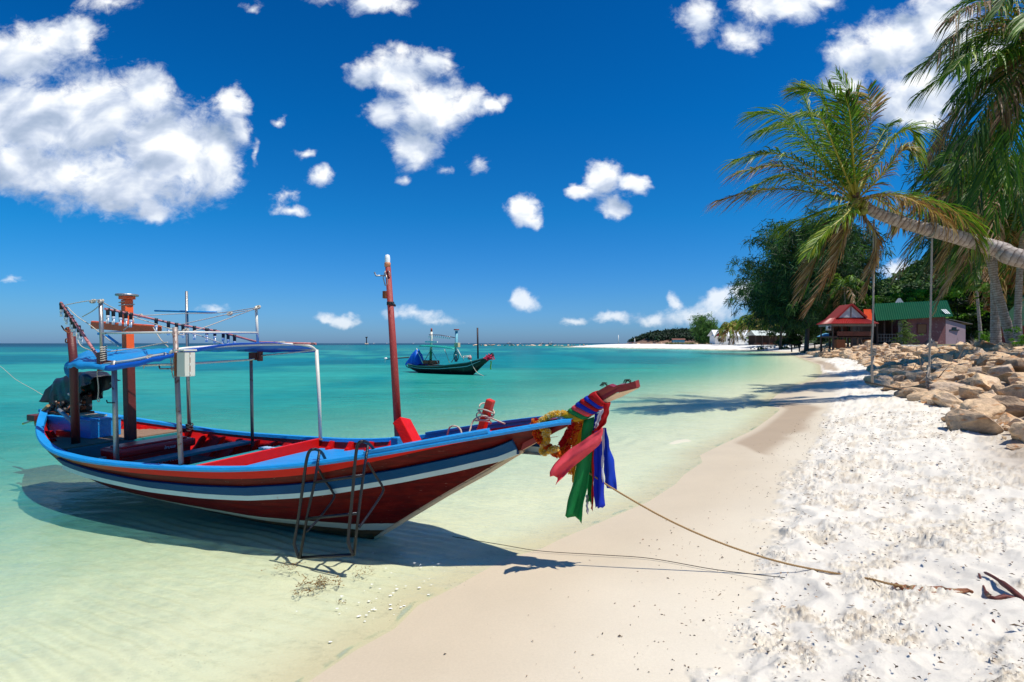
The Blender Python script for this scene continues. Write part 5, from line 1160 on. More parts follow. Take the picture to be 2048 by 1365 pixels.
def bushy(label, base, blobs, seed, n, leaf=.3, pal=((.05, .15, .012), (.09, .22, .015), (.13, .27, .02), (.03, .09, .01)), name='broadleaf_tree', cat='tree', trunk=True, group=None, dark=1., kd=1.):
    """crown of many leaves spread on and in uneven lumps: blobs = (centre, radius)"""
    cam_ = Vector((0, 0, H)); base = cam_+(Vector(base)-cam_)*kd; blobs = [(cam_+(Vector(c)-cam_)*kd, r*kd) for c, r in blobs]; leaf *= kd
    base.z = zat(base.x, base.y)-.1; rg_ = np.random.default_rng(seed); o = thing(name, label, cat, base, 0, group)
    V, cols = [], []; tot = sum(r**2 for _, r in blobs)
    for c, r in blobs:
        c = np.array(c)-np.array(base); k = int(n*r*r/tot); sub = [(c+rg_.normal(0, 1, 3)*r*.52, r*rg_.uniform(.28, .5), np.array(pal)[rg_.integers(0, len(pal))]*rg_.uniform(.7, 1.25)) for _ in range(14)]
        for j in range(k):
            sc_, sr, bc = sub[rg_.integers(0, 14)]; d = rg_.normal(0, 1, 3); d /= np.linalg.norm(d); d[2] = abs(d[2])*.9 if rg_.random() < .7 else d[2]; q = sc_+d*sr*rg_.uniform(.6, 1.1)*np.array([1, 1, .75])
            nrm_ = d+rg_.normal(0, .5, 3); nrm_ /= np.linalg.norm(nrm_); e1 = np.cross(nrm_, rg_.normal(0, 1, 3)); e1 /= np.linalg.norm(e1); e2 = np.cross(nrm_, e1); s_ = leaf*rg_.uniform(.6, 1.3)
            V.append([q-e1*s_*.5, q-e2*s_*.28, q+e1*s_*.5-nrm_*s_*.12, q+e2*s_*.28]); cols.append(np.tile(bc*rg_.uniform(.8, 1.25), (4, 1)))
    V = np.array(V); link('crown', np_mesh('crown', V.reshape(-1, 3), np.arange(len(V)*4).reshape(-1, 4), LEAF, np.array(cols).reshape(-1, 3)*dark), o)
    if trunk:
        mb = MB(); top = sum((Vector(c) for c, _ in blobs), Vector((0, 0, 0)))/len(blobs)-base
        mb.tube([(0, 0, 0), top*.5+Vector((.1, 0, 0)), top*.8], [.22, .16, .08], 8)
        for c, r in blobs: mb.tube([top*.45, (top*.45+Vector(c)-base)*.5+Vector((0, 0, .1)), Vector(c)-base], [.12, .07, .03], 6)
        mb.build('trunk', BARK, o)
    return o
casuarina('tallest dark feathery casuarina behind the beach, left of the red hut', Wp(1612, 690, 78), Wp(1618, 470, 78), 8.6, 1, nl=90, ncl=15, nsp=24, slen=1.1, w_=.075, kd=1.3)
casuarina('dark casuarina joined to the right of the tallest one', Wp(1668, 690, 80), Wp(1672, 482, 80), 5.0, 2, nl=60, ncl=13, nsp=22, slen=1.1, w_=.075, kd=1.3)
casuarina('casuarina with low sweeping boughs over the restaurant roof', Wp(1560, 690, 92), Wp(1562, 560, 92), 7.5, 3, nl=60, ncl=12, nsp=18, slen=1.2, w_=.09, low=.3, kd=1.6)
casuarina('dark casuarina filling in directly behind the red hut', Wp(1712, 690, 88), Wp(1706, 575, 88), 3.6, 4, nl=40, ncl=11, nsp=16, slen=1.1, w_=.09, kd=1.2)
casuarina('grey green casuarina high behind the hanging fronds at the right', Wp(1935, 690, 60), Wp(1915, 285, 60), 4.4, 5, nl=60, ncl=11, nsp=18, slen=1.1, w_=.06, low=.40, pal=((.03, .08, .035), (.045, .10, .04), (.02, .05, .02)), kd=1.6)
casuarina('tall casuarina at the far right behind the palm trunks', Wp(2010, 690, 62), Wp(2010, 330, 62), 5.6, 6, nl=66, ncl=11, nsp=16, slen=1.2, w_=.08, kd=1.55)
casuarina('light green pointed casuarina by the white house', Wp(1405, 690, 240), Wp(1403, 638, 240), 5.0, 7, nl=54, ncl=8, nsp=14, slen=1.2, w_=.14, pal=((.06, .14, .03), (.09, .18, .035), (.04, .10, .025)), low=.08)
casuarina('smaller casuarina leaning beside the pointed light green one', Wp(1420, 690, 238), Wp(1418, 645, 238), 4.0, 8, nl=40, ncl=8, nsp=12, slen=1.1, w_=.14, pal=((.05, .12, .03), (.07, .15, .03)), low=.08)
BG = ((.07, .19, .012), (.12, .28, .015), (.17, .33, .02), (.04, .11, .01)); DK = ((.022, .05, .012), (.035, .075, .015), (.015, .035, .01), (.05, .09, .02))
bushy('bright green rounded tree behind the left end of the green roof', Wp(1785, 680, 74), [(Wp(1765, 614, 74), 2.1), (Wp(1800, 606, 75), 2.1), (Wp(1740, 622, 76), 1.8), (Wp(1820, 615, 74), 1.8)], 11, 9000, .36, BG, kd=1.3)
bushy('bright green tree rising over the middle of the green roof', Wp(1850, 680, 75), [(Wp(1850, 606, 75), 2.2), (Wp(1880, 606, 76), 2.2), (Wp(1828, 602, 78), 1.8)], 12, 8000, .36, BG, kd=1.3)
bushy('leafy tree past the right end of the green roof', Wp(1918, 680, 68), [(Wp(1915, 610, 68), 2.6), (Wp(1925, 640, 67), 1.8), (Wp(1900, 585, 70), 2.0)], 13, 5000, .34, BG, kd=1.35)
bushy('dark spreading tree behind the palm trunks on the right', Wp(1975, 680, 62), [(Wp(1965, 620, 62), 3.6), (Wp(2000, 590, 64), 4.0), (Wp(1950, 570, 66), 3.0), (Wp(2040, 600, 62), 4.2), (Wp(1990, 655, 60), 2.6), (Wp(2040, 650, 60), 2.6)], 14, 17000, .42, DK, kd=1.45)
bushy('large leaved tree at the right edge above the green gable', Wp(2048, 680, 40), [(Wp(2035, 560, 40), 2.2), (Wp(2060, 530, 41), 2.4), (Wp(2020, 590, 41), 1.5)], 15, 3800, .42, ((.03, .10, .012), (.06, .15, .015), (.09, .16, .02), (.20, .08, .02)))
bushy('dark thicket of trees behind both huts', Wp(1760, 684, 95), [(Wp(1740, 650, 95), 3.6), (Wp(1790, 640, 96), 4), (Wp(1850, 640, 98), 4), (Wp(1700, 655, 96), 3.6), (Wp(1900, 640, 95), 4)], 16, 12000, .5, DK, kd=1.2)
bushy('dark undergrowth left of the red hut below the casuarinas', Wp(1600, 690, 100), [(Wp(1560, 676, 104), 2.6), (Wp(1600, 672, 100), 3), (Wp(1640, 668, 98), 3.4), (Wp(1625, 650, 102), 3.6), (Wp(1580, 655, 108), 3.2)], 17, 12000, .5, DK, kd=1.5)
bushy('feathery shrub in front of the pink hut wall', Wp(1812, 695, 56), [(Wp(1812, 668, 56), .95), (Wp(1806, 655, 56), .7), (Wp(1822, 682, 56), .9), (Wp(1800, 684, 56), .6)], 18, 2600, .12, ((.08, .14, .03), (.12, .18, .04), (.05, .09, .02)), 'shrub', 'shrub', False, kd=1.3)
bushy('low grassy shrub beside the foot of the palm trunks', Wp(1978, 684, 34), [(Wp(1978, 676, 34), .5), (Wp(1965, 679, 34), .4)], 19, 900, .10, BG, 'shrub', 'shrub', False)
bushy('low green shrub at the very right edge on the plateau', Wp(2044, 686, 28), [(Wp(2044, 676, 28), .45), (Wp(2056, 676, 28), .5)], 20, 800, .10, BG, 'shrub', 'shrub', False)
bushy('round bright green bush before the white house', Wp(1510, 690, 140), [(Wp(1505, 676, 140), 1.7), (Wp(1520, 670, 141), 1.7), (Wp(1512, 665, 142), 1.3)], 21, 2600, .4, BG, kd=1.45)
bushy('green trees behind the white house roof', Wp(1440, 690, 195), [(Wp(1432, 672, 195), 3.2), (Wp(1455, 664, 198), 3.6), (Wp(1480, 662, 200), 4), (Wp(1510, 660, 196), 4.2), (Wp(1540, 655, 190), 4.6)], 22, 12000, .8, ((.05, .12, .02), (.08, .17, .02), (.03, .07, .015)), kd=1.35)
for i, (lb, a, b_, d, R) in enumerate([('short palm with browning fronds in front of the white house', 1462, 656, 212, 6.0), ('palm standing between the white house and the restaurant', 1500, 642, 205, 6.2), ('tallest of the small palms by the restaurant', 1524, 628, 196, 6.4), ('small leaning palm at the restaurant roof', 1545, 648, 180, 5.2), ('small palm with pale fronds behind the white house', 1486, 652, 245, 6.0), ('small palm far back above the white roof', 1512, 650, 240, 6.0)]):
    palm_tree(lb, Wp(a, b_, d), Wp(a+(6 if i % 2 else -4), 690, d), R, 26, 40+i, (.3, .22), pal=(YEL_P+GREEN_P[:3]) if i != 0 else YEL_P+BRN_P[:2]+GREEN_P[:1], tip=YEL_P, n=20, w_=.26, hang=1.3, Lf=1.9, brown_low=.25, group='small palms by the white house')

# hill behind, with its forest ---------------------------------------------------------
FORM = leafmat('forest_leaf', 1., .2, .7)
hy_, hx_ = np.meshgrid(np.linspace(240, 620, 60), np.linspace(150, 620, 90), indexing='ij')
def hillz(x, y): return np.interp(x, [215, 240, 259, 282, 302, 317, 333, 360, 398, 496, 620], [0, 10, 35, 46, 53, 60, 70, 84, 100, 122, 130])*np.exp(-((y-400)/120)**2)*(.93+.14*fbm(x*.03, y*.03, 4))-3
hz_ = hillz(hx_, hy_); i = np.arange(59)[:, None]*90+np.arange(89)[None]; f = np.stack([i, i+1, i+91, i+90], -1).reshape(-1, 4)
HM = mat('hill_soil', (.05, .075, .02), .9, var=.5, vscale=.05); link('hill', np_mesh('hill', np.stack([hx_, hy_, hz_-1], -1).reshape(-1, 3), f, HM, None, True), kind='structure')
def forest(name, X, Y, Z, pal, R, per, leaf, seed, kind='stuff'):
    rg_ = np.random.default_rng(seed); n_ = len(X); rr = R*rg_.uniform(.6, 1.4, n_); bc = np.array(pal)[rg_.integers(0, len(pal), n_)]*rg_.uniform(.6, 1.3, (n_, 1))
    idx = np.repeat(np.arange(n_), per); d = rg_.normal(0, 1, (len(idx), 3)); d /= np.linalg.norm(d, axis=1)[:, None]; d[:, 2] = np.abs(d[:, 2]); q = np.stack([X, Y, Z], 1)[idx]+d*rr[idx][:, None]*rg_.uniform(.7, 1.1, (len(idx), 1))
    nr = d+rg_.normal(0, .45, d.shape); nr /= np.linalg.norm(nr, axis=1)[:, None]; e1 = np.cross(nr, rg_.normal(0, 1, d.shape)); e1 /= np.linalg.norm(e1, axis=1)[:, None]; e2 = np.cross(nr, e1); s_ = leaf*rg_.uniform(.6, 1.4, (len(idx), 1))
    V = np.stack([q-e1*s_*.5, q-e2*s_*.4, q+e1*s_*.5, q+e2*s_*.4], 1).reshape(-1, 3); col = np.repeat(bc[idx]*rg_.uniform(.75, 1.3, (len(idx), 1)), 4, 0)
    return link(name, np_mesh(name, V, np.arange(len(V)).reshape(-1, 4), FORM, col), kind=kind)
hx = rng.uniform(170, 600, 5200); hy = rng.uniform(245, 610, 5200); keep = (hx/hy > .58) & (hx/hy < 1.15) & (hy < 440) & (hx > 228); hx, hy = hx[keep], hy[keep]
o = forest('hill_forest', hx, hy, hillz(hx, hy)+1.5, ((.03, .085, .015), (.05, .12, .02), (.08, .15, .025), (.02, .05, .012)), 4.2, 46, 1.9, 5)
tag(o, 'unbroken green forest covering the hill behind the huts', 'forest'); o['kind'] = 'stuff'

# headland across the bay --------------------------------------------------------------
HD = 620
hxx, hyy = np.meshgrid(np.linspace(Wp(1284, 0, HD).x, Wp(1470, 0, HD).x, 70), np.linspace(HD, HD+120, 24))
u = (hxx-hxx.min())/(hxx.max()-hxx.min()); v = (hyy-HD)/120
def headz(u, v): return -2+np.interp(u, [0, .04, .12, .25, .45, .7, 1], [0, 4, 8, 14, 16, 17, 17])*np.interp(v, [0, .12, .4, 1], [.12, .5, 1, .6])
hzz = headz(u, v)+2.4*(fbm(hxx*.12, hyy*.12, 4)-.4); i = np.arange(23)[:, None]*70+np.arange(69)[None]; f = np.stack([i, i+1, i+71, i+70], -1).reshape(-1, 4)
RK = mat('headland_rock', (.20, .12, .08), .9, var=.5, vscale=.15, bump=.8, bscale=.6)
link('headland', np_mesh('headland', np.stack([hxx, hyy, hzz], -1).reshape(-1, 3), f, RK, None, True), kind='structure')
uu_ = rng.random(900)**.8; vv_ = rng.random(900); keep = uu_ > .08+.12*(1-vv_); uu_, vv_ = uu_[keep], vv_[keep]; X = hxx.min()+uu_*(hxx.max()-hxx.min()); Y = HD+14+vv_*100
o = forest('headland_forest', X, Y, headz(uu_, (Y-HD)/120)+1.5, ((.016, .04, .018), (.022, .052, .02), (.012, .03, .015)), 4.5, 50, 2.2, 6); tag(o, 'dark wood covering the low headland across the bay', 'forest'); o['kind'] = 'stuff'
for lb, a, b_ in (('thin lone tree standing up at the tip of the headland', 1300, 667), ('tall bushy tree in the middle of the headland', 1352, 659), ('small tree right of the tall one on the headland', 1373, 664)):
    base = Wp(a, 682, HD+40); o = thing('headland_tree', lb, 'tree', base, 0, 'trees standing out on the headland'); top = Wp(a, b_, HD+40)-base
    mb = MB(); mb.tube([(0, 0, 0), top*.9], [.5, .25], 6); mb.build('trunk', BARK, o); V = []; cols = []
    for k in range(420):
        q = np.array(top)*rng.uniform(.45, 1.0)+rng.normal(0, 1, 3)*[2.6, 2, 1.2]; e1 = rng.normal(0, .8, 3); e2 = rng.normal(0, .8, 3); V.append([q, q+e1, q+e1+e2, q+e2]); cols.append(np.tile((.02, .05, .025), (4, 1)))
    link('crown', np_mesh('crown', np.array(V).reshape(-1, 3), np.arange(420*4).reshape(-1, 4), FORM, np.array(cols).reshape(-1, 3)), o)
# plants on the sandbar
gx_ = rng.uniform(Wp(1340, 0, 255).x, Wp(1440, 0, 255).x, 600); gy_ = rng.uniform(252, 262, 600)
o = forest('dune_scrub', gx_, gy_, np.full(600, 1.9), ((.14, .15, .04), (.09, .11, .03), (.20, .18, .06)), .55, 12, .5, 8); tag(o, 'low yellow green scrub along the top of the far sandbar', 'scrub'); o['kind'] = 'stuff'

# ---------------------------------------------------------------- rocks
m = bpy.data.materials.new('granite_boulder'); m.use_nodes = True; t = NT(m.node_tree); t.n.clear()
oi = t.node('ShaderNodeObjectInfo'); tcn = t.vec('ADD', t.node('ShaderNodeTexCoord').outputs['Object'], t.vec('SCALE', oi.outputs['Location']).outputs[0]).outputs[0]
n1 = t.noise(tcn, 1.6, 6, .65, .4); n2 = t.noise(tcn, 9, 5, .7); n3 = t.noise(t.vec('MULTIPLY', tcn, (1, 1, 4)).outputs[0], 2.2, 5, .6)
c = t.ramp(t.math('ADD', t.math('MULTIPLY', n1, .75), t.math('MULTIPLY', oi.outputs['Random'], .28)), [(.28, (.24, .17, .12)), (.42, (.52, .37, .24)), (.56, (.76, .54, .33)), (.72, (.56, .44, .34)), (.9, (.80, .67, .51))])
st_ = t.node('ShaderNodeMapRange', {0: n3, 1: .56, 2: .66}).outputs[0]; c = t.mix(t.math('MULTIPLY', st_, .8), c, (.55, .22, .06))
s_ = t.vec('SCALE', c); t.put(s_.inputs['Scale'], t.math('MULTIPLY_ADD', n2, 1.4, .28))
p = t.node('ShaderNodeBsdfPrincipled', {'Base Color': s_.outputs[0], 'Roughness': .88, 'Specular IOR Level': .2, 'Normal': t.node('ShaderNodeBump', {'Height': t.math('MULTIPLY_ADD', n1, .7, n2), 'Strength': .9, 'Distance': .06})})
t.l.new(p.outputs[0], t.node('ShaderNodeOutputMaterial').inputs[0]); ROCK = m
def rock_mesh(seed, smooth=False, lvl=2):
    rg_ = random.Random(seed); bm = bmesh.new()
    if smooth:
        bmesh.ops.create_icosphere(bm, subdivisions=4, radius=.5)
        for v in bm.verts:
            c0 = v.co.copy(); k = mnoise.fractal(c0*1.9+Vector((seed, 0, 0)), 1., 2., 4); v.co = Vector((c0.x, c0.y*.85, max(c0.z, -.3)*.72))*(1+.30*k+.03*mnoise.noise(c0*14))
        me = bpy.data.meshes.new('boulder'); bm.to_mesh(me); bm.free(); me.materials.append(ROCK); me.polygons.foreach_set('use_smooth', [True]*len(me.polygons)); return me
    for _ in range(rg_.randint(9, 14)):
        v = Vector((rg_.gauss(0, 1), rg_.gauss(0, 1), rg_.gauss(0, 1))).normalized(); bm.verts.new(Vector((v.x*.5, v.y*.42, v.z*.34)))
    r = bmesh.ops.convex_hull(bm, input=bm.verts); bmesh.ops.delete(bm, geom=list(set(r['geom_interior']+r['geom_unused'])), context='VERTS') if r['geom_interior'] or r['geom_unused'] else None
    bmesh.ops.bevel(bm, geom=list(bm.edges), offset=.03 if not smooth else .045, segments=2, affect='EDGES', profile=.6)
    bmesh.ops.triangulate(bm, faces=bm.faces)
    for _ in range(lvl):
        le = [e for e in bm.edges if e.calc_length() > .085]
        if le: bmesh.ops.subdivide_edges(bm, edges=le, cuts=1); bmesh.ops.triangulate(bm, faces=bm.faces)
    for v in bm.verts:
        n_ = v.co.normalized(); k = mnoise.fractal(v.co*2.6+Vector((seed*3, 0, 0)), 1., 2., 4); v.co += n_*(.035*k+.018*mnoise.noise(v.co*11)) + Vector((0, 0, .012*math.sin(v.co.z*38+v.co.x*6)))
    me = bpy.data.meshes.new('boulder'); bm.to_mesh(me); bm.free(); me.materials.append(ROCK); me.polygons.foreach_set('use_smooth', [smooth]*len(me.polygons)); return me
RM = [rock_mesh(i) for i in range(14)]+[rock_mesh(50+i, True) for i in range(3)]
rk = random.Random(4); nrock = 0; placed = []
def put_rock(x, y, z, s_, label, me=None, rot=None, group='boulders of the riprap bank'):
    global nrock; nrock += 1
    me = me or rk.choice(RM[:14]); o = link('boulder', me, None, (x, y, z), rot or (rk.uniform(-.35, .35), rk.uniform(-.35, .35), rk.uniform(0, 6.28)), s_); return tag(o, label, 'rock', group)
def stand(px, py, z=None):   # where a rock whose foot is at this pixel stands on the sand
    q = Gs(px, py); return q
heroes = [ # px,py of foot, width m, (scale xyz), lift, label, mesh, rotz
 (1985,838,(2.2,1.4,1.15),'long low smooth grey topped boulder nearest the swing',15,.5),(2052,832,(1.9,1.5,1.4),'bulky tan boulder on the right edge beside the long smooth one',3,.2),
 (1905,792,(1.5,1.0,.85),'rounded cream boulder just right of the swing foot',14,.2),(1992,790,(1.8,1.2,1.5),'tall orange faced block behind the long smooth boulder',5,.9),
 (1955,800,(1.1,.8,.9),'orange streaked boulder between the cream one and the tall block',7,1.4),(1818,772,(1.0,.8,.65),'low brown boulder lying out on the sand left of the swing rope',2,.4),
 (1843,768,(.75,.7,.8),'pale square boulder directly behind the swing rope',9,.1),(1976,862,(.62,.45,.42),'small tan rock alone on the sand near the right edge',6,.3),
 (2030,862,(1.1,.7,.40),'flat pale slab low in the sand at the right edge',16,.6),(2012,882,(.42,.3,.3),'small orange brown stone below the flat slab',8,1.2),
 (2040,900,(.8,.5,.42),'weathered rock half cut off by the right edge above the footprints',10,.1),(2044,770,(1.7,1.2,1.2),'big ochre boulder at the right edge behind the bulky tan one',11,2.2),
 (1950,820,(.5,.35,.2),'small flat stone before the long smooth boulder',12,.2),(1770,757,(.7,.55,.5),'small dark edged rock at the foot of the bank left of the swing',13,.8)]
for (a, b_, sc_, lb, mi, rz_) in heroes:
    q = stand(a, b_); sc_ = tuple(k*(.42 if b_ > 855 else .6 if a > 1900 and b_ > 800 else .8) for k in sc_); put_rock(q.x, q.y+sc_[1]*.3, q.z+sc_[2]*.22, tuple(k*1.15 for k in sc_), lb, RM[mi], (rk.uniform(-.1, .1), rk.uniform(-.1, .1), rz_)); placed.append((q.x, q.y+.3, sc_[0]*.42))
NAMES = {0: 'angular tan boulder packed into the near part of the riprap bank', 1: 'broken tan boulder in the middle of the riprap bank before the green roofed hut', 2: 'pale boulder in the far part of the riprap bank under the red hut', 3: 'dark shaded stone at the far end of the bank by the water'}
def rlabel(x, y, r, s_, key):
    px = CX+F*x/y; size = 'small' if s_ < .68 else 'middling' if s_ < .92 else 'large' if s_ < 1.2 else 'very large'
    row = 'bottom row' if r < 1.2 else 'lower courses' if r < 3 else 'upper courses' if r < 5.2 else 'crest'
    if y > 75: where = 'in the tree shade by the restaurant' if px < 1640 else 'below the left corner of the red hut'
    elif y > 50: where = 'below the red roofed hut' if px < 1745 else 'below the porch of the green roofed hut' if px < 1815 else 'below the pink hut wall'
    elif y > 24: where = 'left of the left swing rope' if px < 1742 else 'between the two swing ropes, farther back' if px < 1858 else 'right of the swing rope, farther back' if px < 1930 else 'in front of the palm trunks'
    else: where = 'between the two swing ropes, near the sand' if px < 1858 else 'just right of the swing' if px < 1915 else 'above the long smooth boulder' if px < 1985 else 'at the right edge of the view'
    return f'{size} boulder, {row}, {where}'
cand = []
for k in range(9000):
    tt_ = rk.random(); i = 0; y = 6+104*rk.random()**1.7; x = np.interp(y, [p_[1] for p_ in RB], [p_[0] for p_ in RB])+rk.uniform(-.6, 12 if y < 45 else 6)
    if x/y > 1.06 and y > 10: continue
    if x/y > 1.15: continue
    cand.append((x, y))
X_ = np.array(cand); Z_, W_, R_ = base_z(X_[:, 0], X_[:, 1])
quota = [105, 85, 55, 22]; FILL = []
for (x, y), z, w_, r in zip(cand, Z_, W_, R_):
    lim = 7.6 if y < 45 else 6.
    if r < -.1 or r > lim or y < 8.6 or (y < 10.5 and r < .7): continue
    dist = math.hypot(x, y); s_ = rk.uniform(.6, 1.05)*(1. if y < 30 else 1.05 if y < 60 else 1.5)*(rk.choice((1, 1, 1.35, .7)))
    if any((x-a)**2+(y-b_)**2 < (rr_+s_*.30)**2 for a, b_, rr_ in placed): continue
    placed.append((x, y, s_*.30)); key = 0 if y < 24 else 1 if y < 50 else 2 if y < 75 else 3
    if quota[key] <= 0: FILL.append((x, y, z, s_)); continue
    quota[key] -= 1
    put_rock(x, y, z+s_*.16+(.1 if r > 1 else 0), (s_*1.25, s_*rk.uniform(.8, 1.1), s_*rk.uniform(.75, 1.2)), rlabel(x, y, r, s_, key), group='boulders of the riprap bank, '+('near', 'middle', 'far', 'shaded')[key])
FV, FF, nb = [], [], 0
for (x, y, z, s_) in FILL[:500]:
    me = RM[rk.randrange(14)]; R_m = Matrix.Rotation(rk.uniform(0, 6.28), 3, 'Z')@Matrix.Rotation(rk.uniform(-.35, .35), 3, 'X')
    vs = np.empty(len(me.vertices)*3); me.vertices.foreach_get('co', vs); vs = vs.reshape(-1, 3)*np.array((s_*1.25, s_*.95, s_)); FV.append(vs@np.array(R_m).T+np.array((x, y, z+s_*.12)))
    fi = np.empty(len(me.polygons)*3, np.int32); me.polygons.foreach_get('vertices', fi); FF.append(fi.reshape(-1, 3)+nb); nb += len(vs)
if FV: o = link('packed_boulders', np_mesh('packed_boulders', np.vstack(FV), np.vstack(FF), ROCK)); tag(o, 'mass of smaller boulders packed between the big ones of the bank', 'rocks'); o['kind'] = 'stuff'
# low breakwater far out and stones on the sandbar
for k in range(30):
    a = 945+k*8.2+rk.uniform(-3, 3); q = G(a, 691.6, 0); s_ = rk.uniform(2.2, 5.5); put_rock(q.x, q.y, .1, (s_*1.5, s_, s_*.55), 'small pale stone in the long low line of the far breakwater', group='stones of the far breakwater')
for k in range(14):
    a = 1280+k*11+rk.uniform(-4, 4); d = 330-k*8; q = Wp(a, 690, d); z = zat(q.x, q.y); s_ = rk.uniform(1.0, 2.4)*(1.6 if k in (5, 6) else 1); put_rock(q.x, q.y, max(z, .2)+.2, (s_*1.5, s_, s_), 'pale stone lying along the crest of the far sandbar', group='stones on the far sandbar')

def rescale(o, hb, k):
    o.location = (hb.x*k, hb.y*k, H+(hb.z-H)*k); o.scale = (k, k, k)
# ---------------------------------------------------------------- huts
def corrugated(parent, name, m_, a, b_, c_, d, n=40, amp=.04, parts=1):
    """sheet roof with corners a,b (ridge) c,d (eave under b,a); ribs run down the slope"""
    a, b_, c_, d = map(Vector, (a, b_, c_, d)); nrm_ = (b_-a).cross(d-a).normalized(); nrm_ = nrm_ if nrm_.z > 0 else -nrm_; mb = MB(); rows = []
    for v in (0, .33, .66, 1):
        r = []
        for i in range(n*4+1):
            u = i/(n*4); r.append(a.lerp(b_, u).lerp(d.lerp(c_, u), v)+nrm_*(amp*math.sin(i*math.pi/2)+.012*v))
        rows.append(r)
    mb.grid(rows, 0, smooth=False); o = mb.build(name, m_, parent); md = o.modifiers.new('thick', 'SOLIDIFY'); md.thickness = .03; return o
GROOF = mat('green_roof_sheet', (.006, .08, .03), .38, var=.25, vscale=.8, col2=(.10, .09, .06), mixs=(.70, 1.1), bump=.1, bscale=3)
RROOF = mat('red_tile_roof', (.30, .016, .012), .45, var=.25, vscale=1.5); OROOF = mat('orange_tile_roof', (.60, .07, .012), .5, var=.2, vscale=2)
PINKW = mat('faded_pink_render', (.25, .10, .10), .85, var=.35, vscale=1.2, col2=(.36, .20, .19), mixs=(.56, 2.2), bump=.3, bscale=6); PINKL = mat('mauve_board_wall', (.46, .32, .35), .8, var=.12, vscale=2)
DWOOD = mat('dark_weathered_timber', (.075, .045, .035), .8, var=.4, vscale=3, bump=.4, bscale=9); RWOOD = mat('red_brown_timber', (.15, .045, .025), .7, var=.3, vscale=3); GREYW = mat('grey_plank', (.20, .18, .17), .8, var=.3, vscale=3)
WHW = mat('whitewashed_wall', (.80, .79, .76), .8, var=.05, vscale=1); WROOF = mat('white_sheet_roof', (.78, .80, .82), .5, var=.06, vscale=.6); DGL = mat('dark_window', (.02, .025, .03), .15); GABW = mat('grey_white_gable', (.50, .51, .52), .7, var=.1, vscale=1)
def P0(o, a, b_, d): return Wp(a, b_, d)-o
# long green roofed hut
hb = Wp(1830, 690, 60); hb.z = 1.9; o = thing('green_roofed_hut', 'long low hut with green corrugated roof and faded pink wall behind the rocks', 'hut', hb)
mb = MB(); xa, xb2 = P0(hb, 1815, 0, 60).x, P0(hb, 1891, 0, 60).x
mb.box(((xa+xb2)/2, 1.5, 1.7), (xb2-xa, 3.0, 3.5), None, 0, .02); mb.build('wall', PINKW, o)
wn = MB(); wn.box((P0(hb, 1843, 0, 60).x, -.03, 2.0), (1.0, .08, 1.0), None, 0, .01); wf = wn.build('window', mat('amber_shutter', (.26, .12, .05), .7, var=.2), o)
mb = MB()
for dx in (-.52, .52): mb.box((P0(hb, 1843, 0, 60).x+dx, -.06, 2.0), (.06, .06, 1.1))
for dz in (-.52, .52): mb.box((P0(hb, 1843, 0, 60).x, -.06, 2.0+dz), (.98, .055, .06))
mb.build('window_frame', RWOOD, wf)
x1 = P0(hb, 1934, 0, 60).x; mb = MB(); mb.prism([(xb2+.02, 0, 0), (x1, .2, .1), (x1, .2, 2.4), (xb2+.02, 0, 3.1)], (0, 2.6, 0), 0); mb.build('side_wall', PINKL, o)
mb = MB(); mb.box((P0(hb, 1909, 0, 60).x, .05, 2.05), (.5, .1, .26)); mb.box((P0(hb, 1909, 0, 60).x, .05, 1.84), (1.15, .1, .14)); mb.build('vent_slot', DGL, o)
mb = MB(); q0 = Vector((xb2-.1, -.12, 3.16)); mb.prism([q0, (x1+.75, .1, 2.52), (x1+.75, .1, 2.58), q0+Vector((0, 0, .06))], (0, 3., 0)); mb.build('lean_to_roof', GREYW, o)
rid = [P0(hb, 1746, 608, 62.2), P0(hb, 1894, 601, 62.2)]; eav = [P0(hb, 1752, 642, 59.2), P0(hb, 1906, 633, 59.2)]
corrugated(o, 'roof', GROOF, rid[0], rid[1], eav[1], eav[0], 34, .05)
corrugated(o, 'rear_roof', GROOF, rid[0]+Vector((0, .01, -.02)), rid[1]+Vector((0, .01, -.02)), rid[1]+Vector((.5, 3.2, -1.7)), rid[0]+Vector((0, 3.2, -1.7)), 34, .05)
mb = MB()
for k in range(3): q = eav[1].lerp(rid[1], .12)+Vector((-.75+k*.22, -.06, .05)); mb.beam(q, q+Vector((-.12, .5, .55)), .14, .02)
mb.build('clear_patch', WROOF, o)
mb = MB(); q = P0(hb, 1801, 604, 63.5); mb.prism([q+Vector((-.55, 0, -.3)), q+Vector((.55, 0, -.3)), q+Vector((0, 0, .45))], (0, .4, 0)); mb.build('ridge_gable', GABW, o)
mb = MB()                                    # open porch at the left end
for a in (1754, 1768, 1783, 1798, 1812):
    x = P0(hb, a, 0, 60).x; mb.box((x, -.05, 1.5), (.12, .12, 3.4))
mb.build('porch_posts', DWOOD, o); mb = MB(); xl = P0(hb, 1750, 0, 60).x
mb.box(((xl+xa)/2, .6, .15), (xa-xl, 2.6, .12)); mb.build('porch_floor', GREYW, o)
mb = MB(); mb.box(((xl+xa)/2, 2.6, 1.6), (xa-xl, .1, 3.2)); mb.build('porch_back', DWOOD, o)
mb = MB(); mb.box((xa-.9, -.08, 1.6), (.5, .08, 2.6)); mb.build('door_leaf', GREYW, o)
mb = MB()
for k in range(3): mb.box(((xl+xa)/2-.3, -.1, .55+.4*k), (xa-xl-1.2, .05, .06))
for k in range(9): mb.box((xl+.3+k*.33, -.1, .9), (.04, .04, .9))
mb.build('railing', GREYW, o)
rescale(o, hb, 1.3)
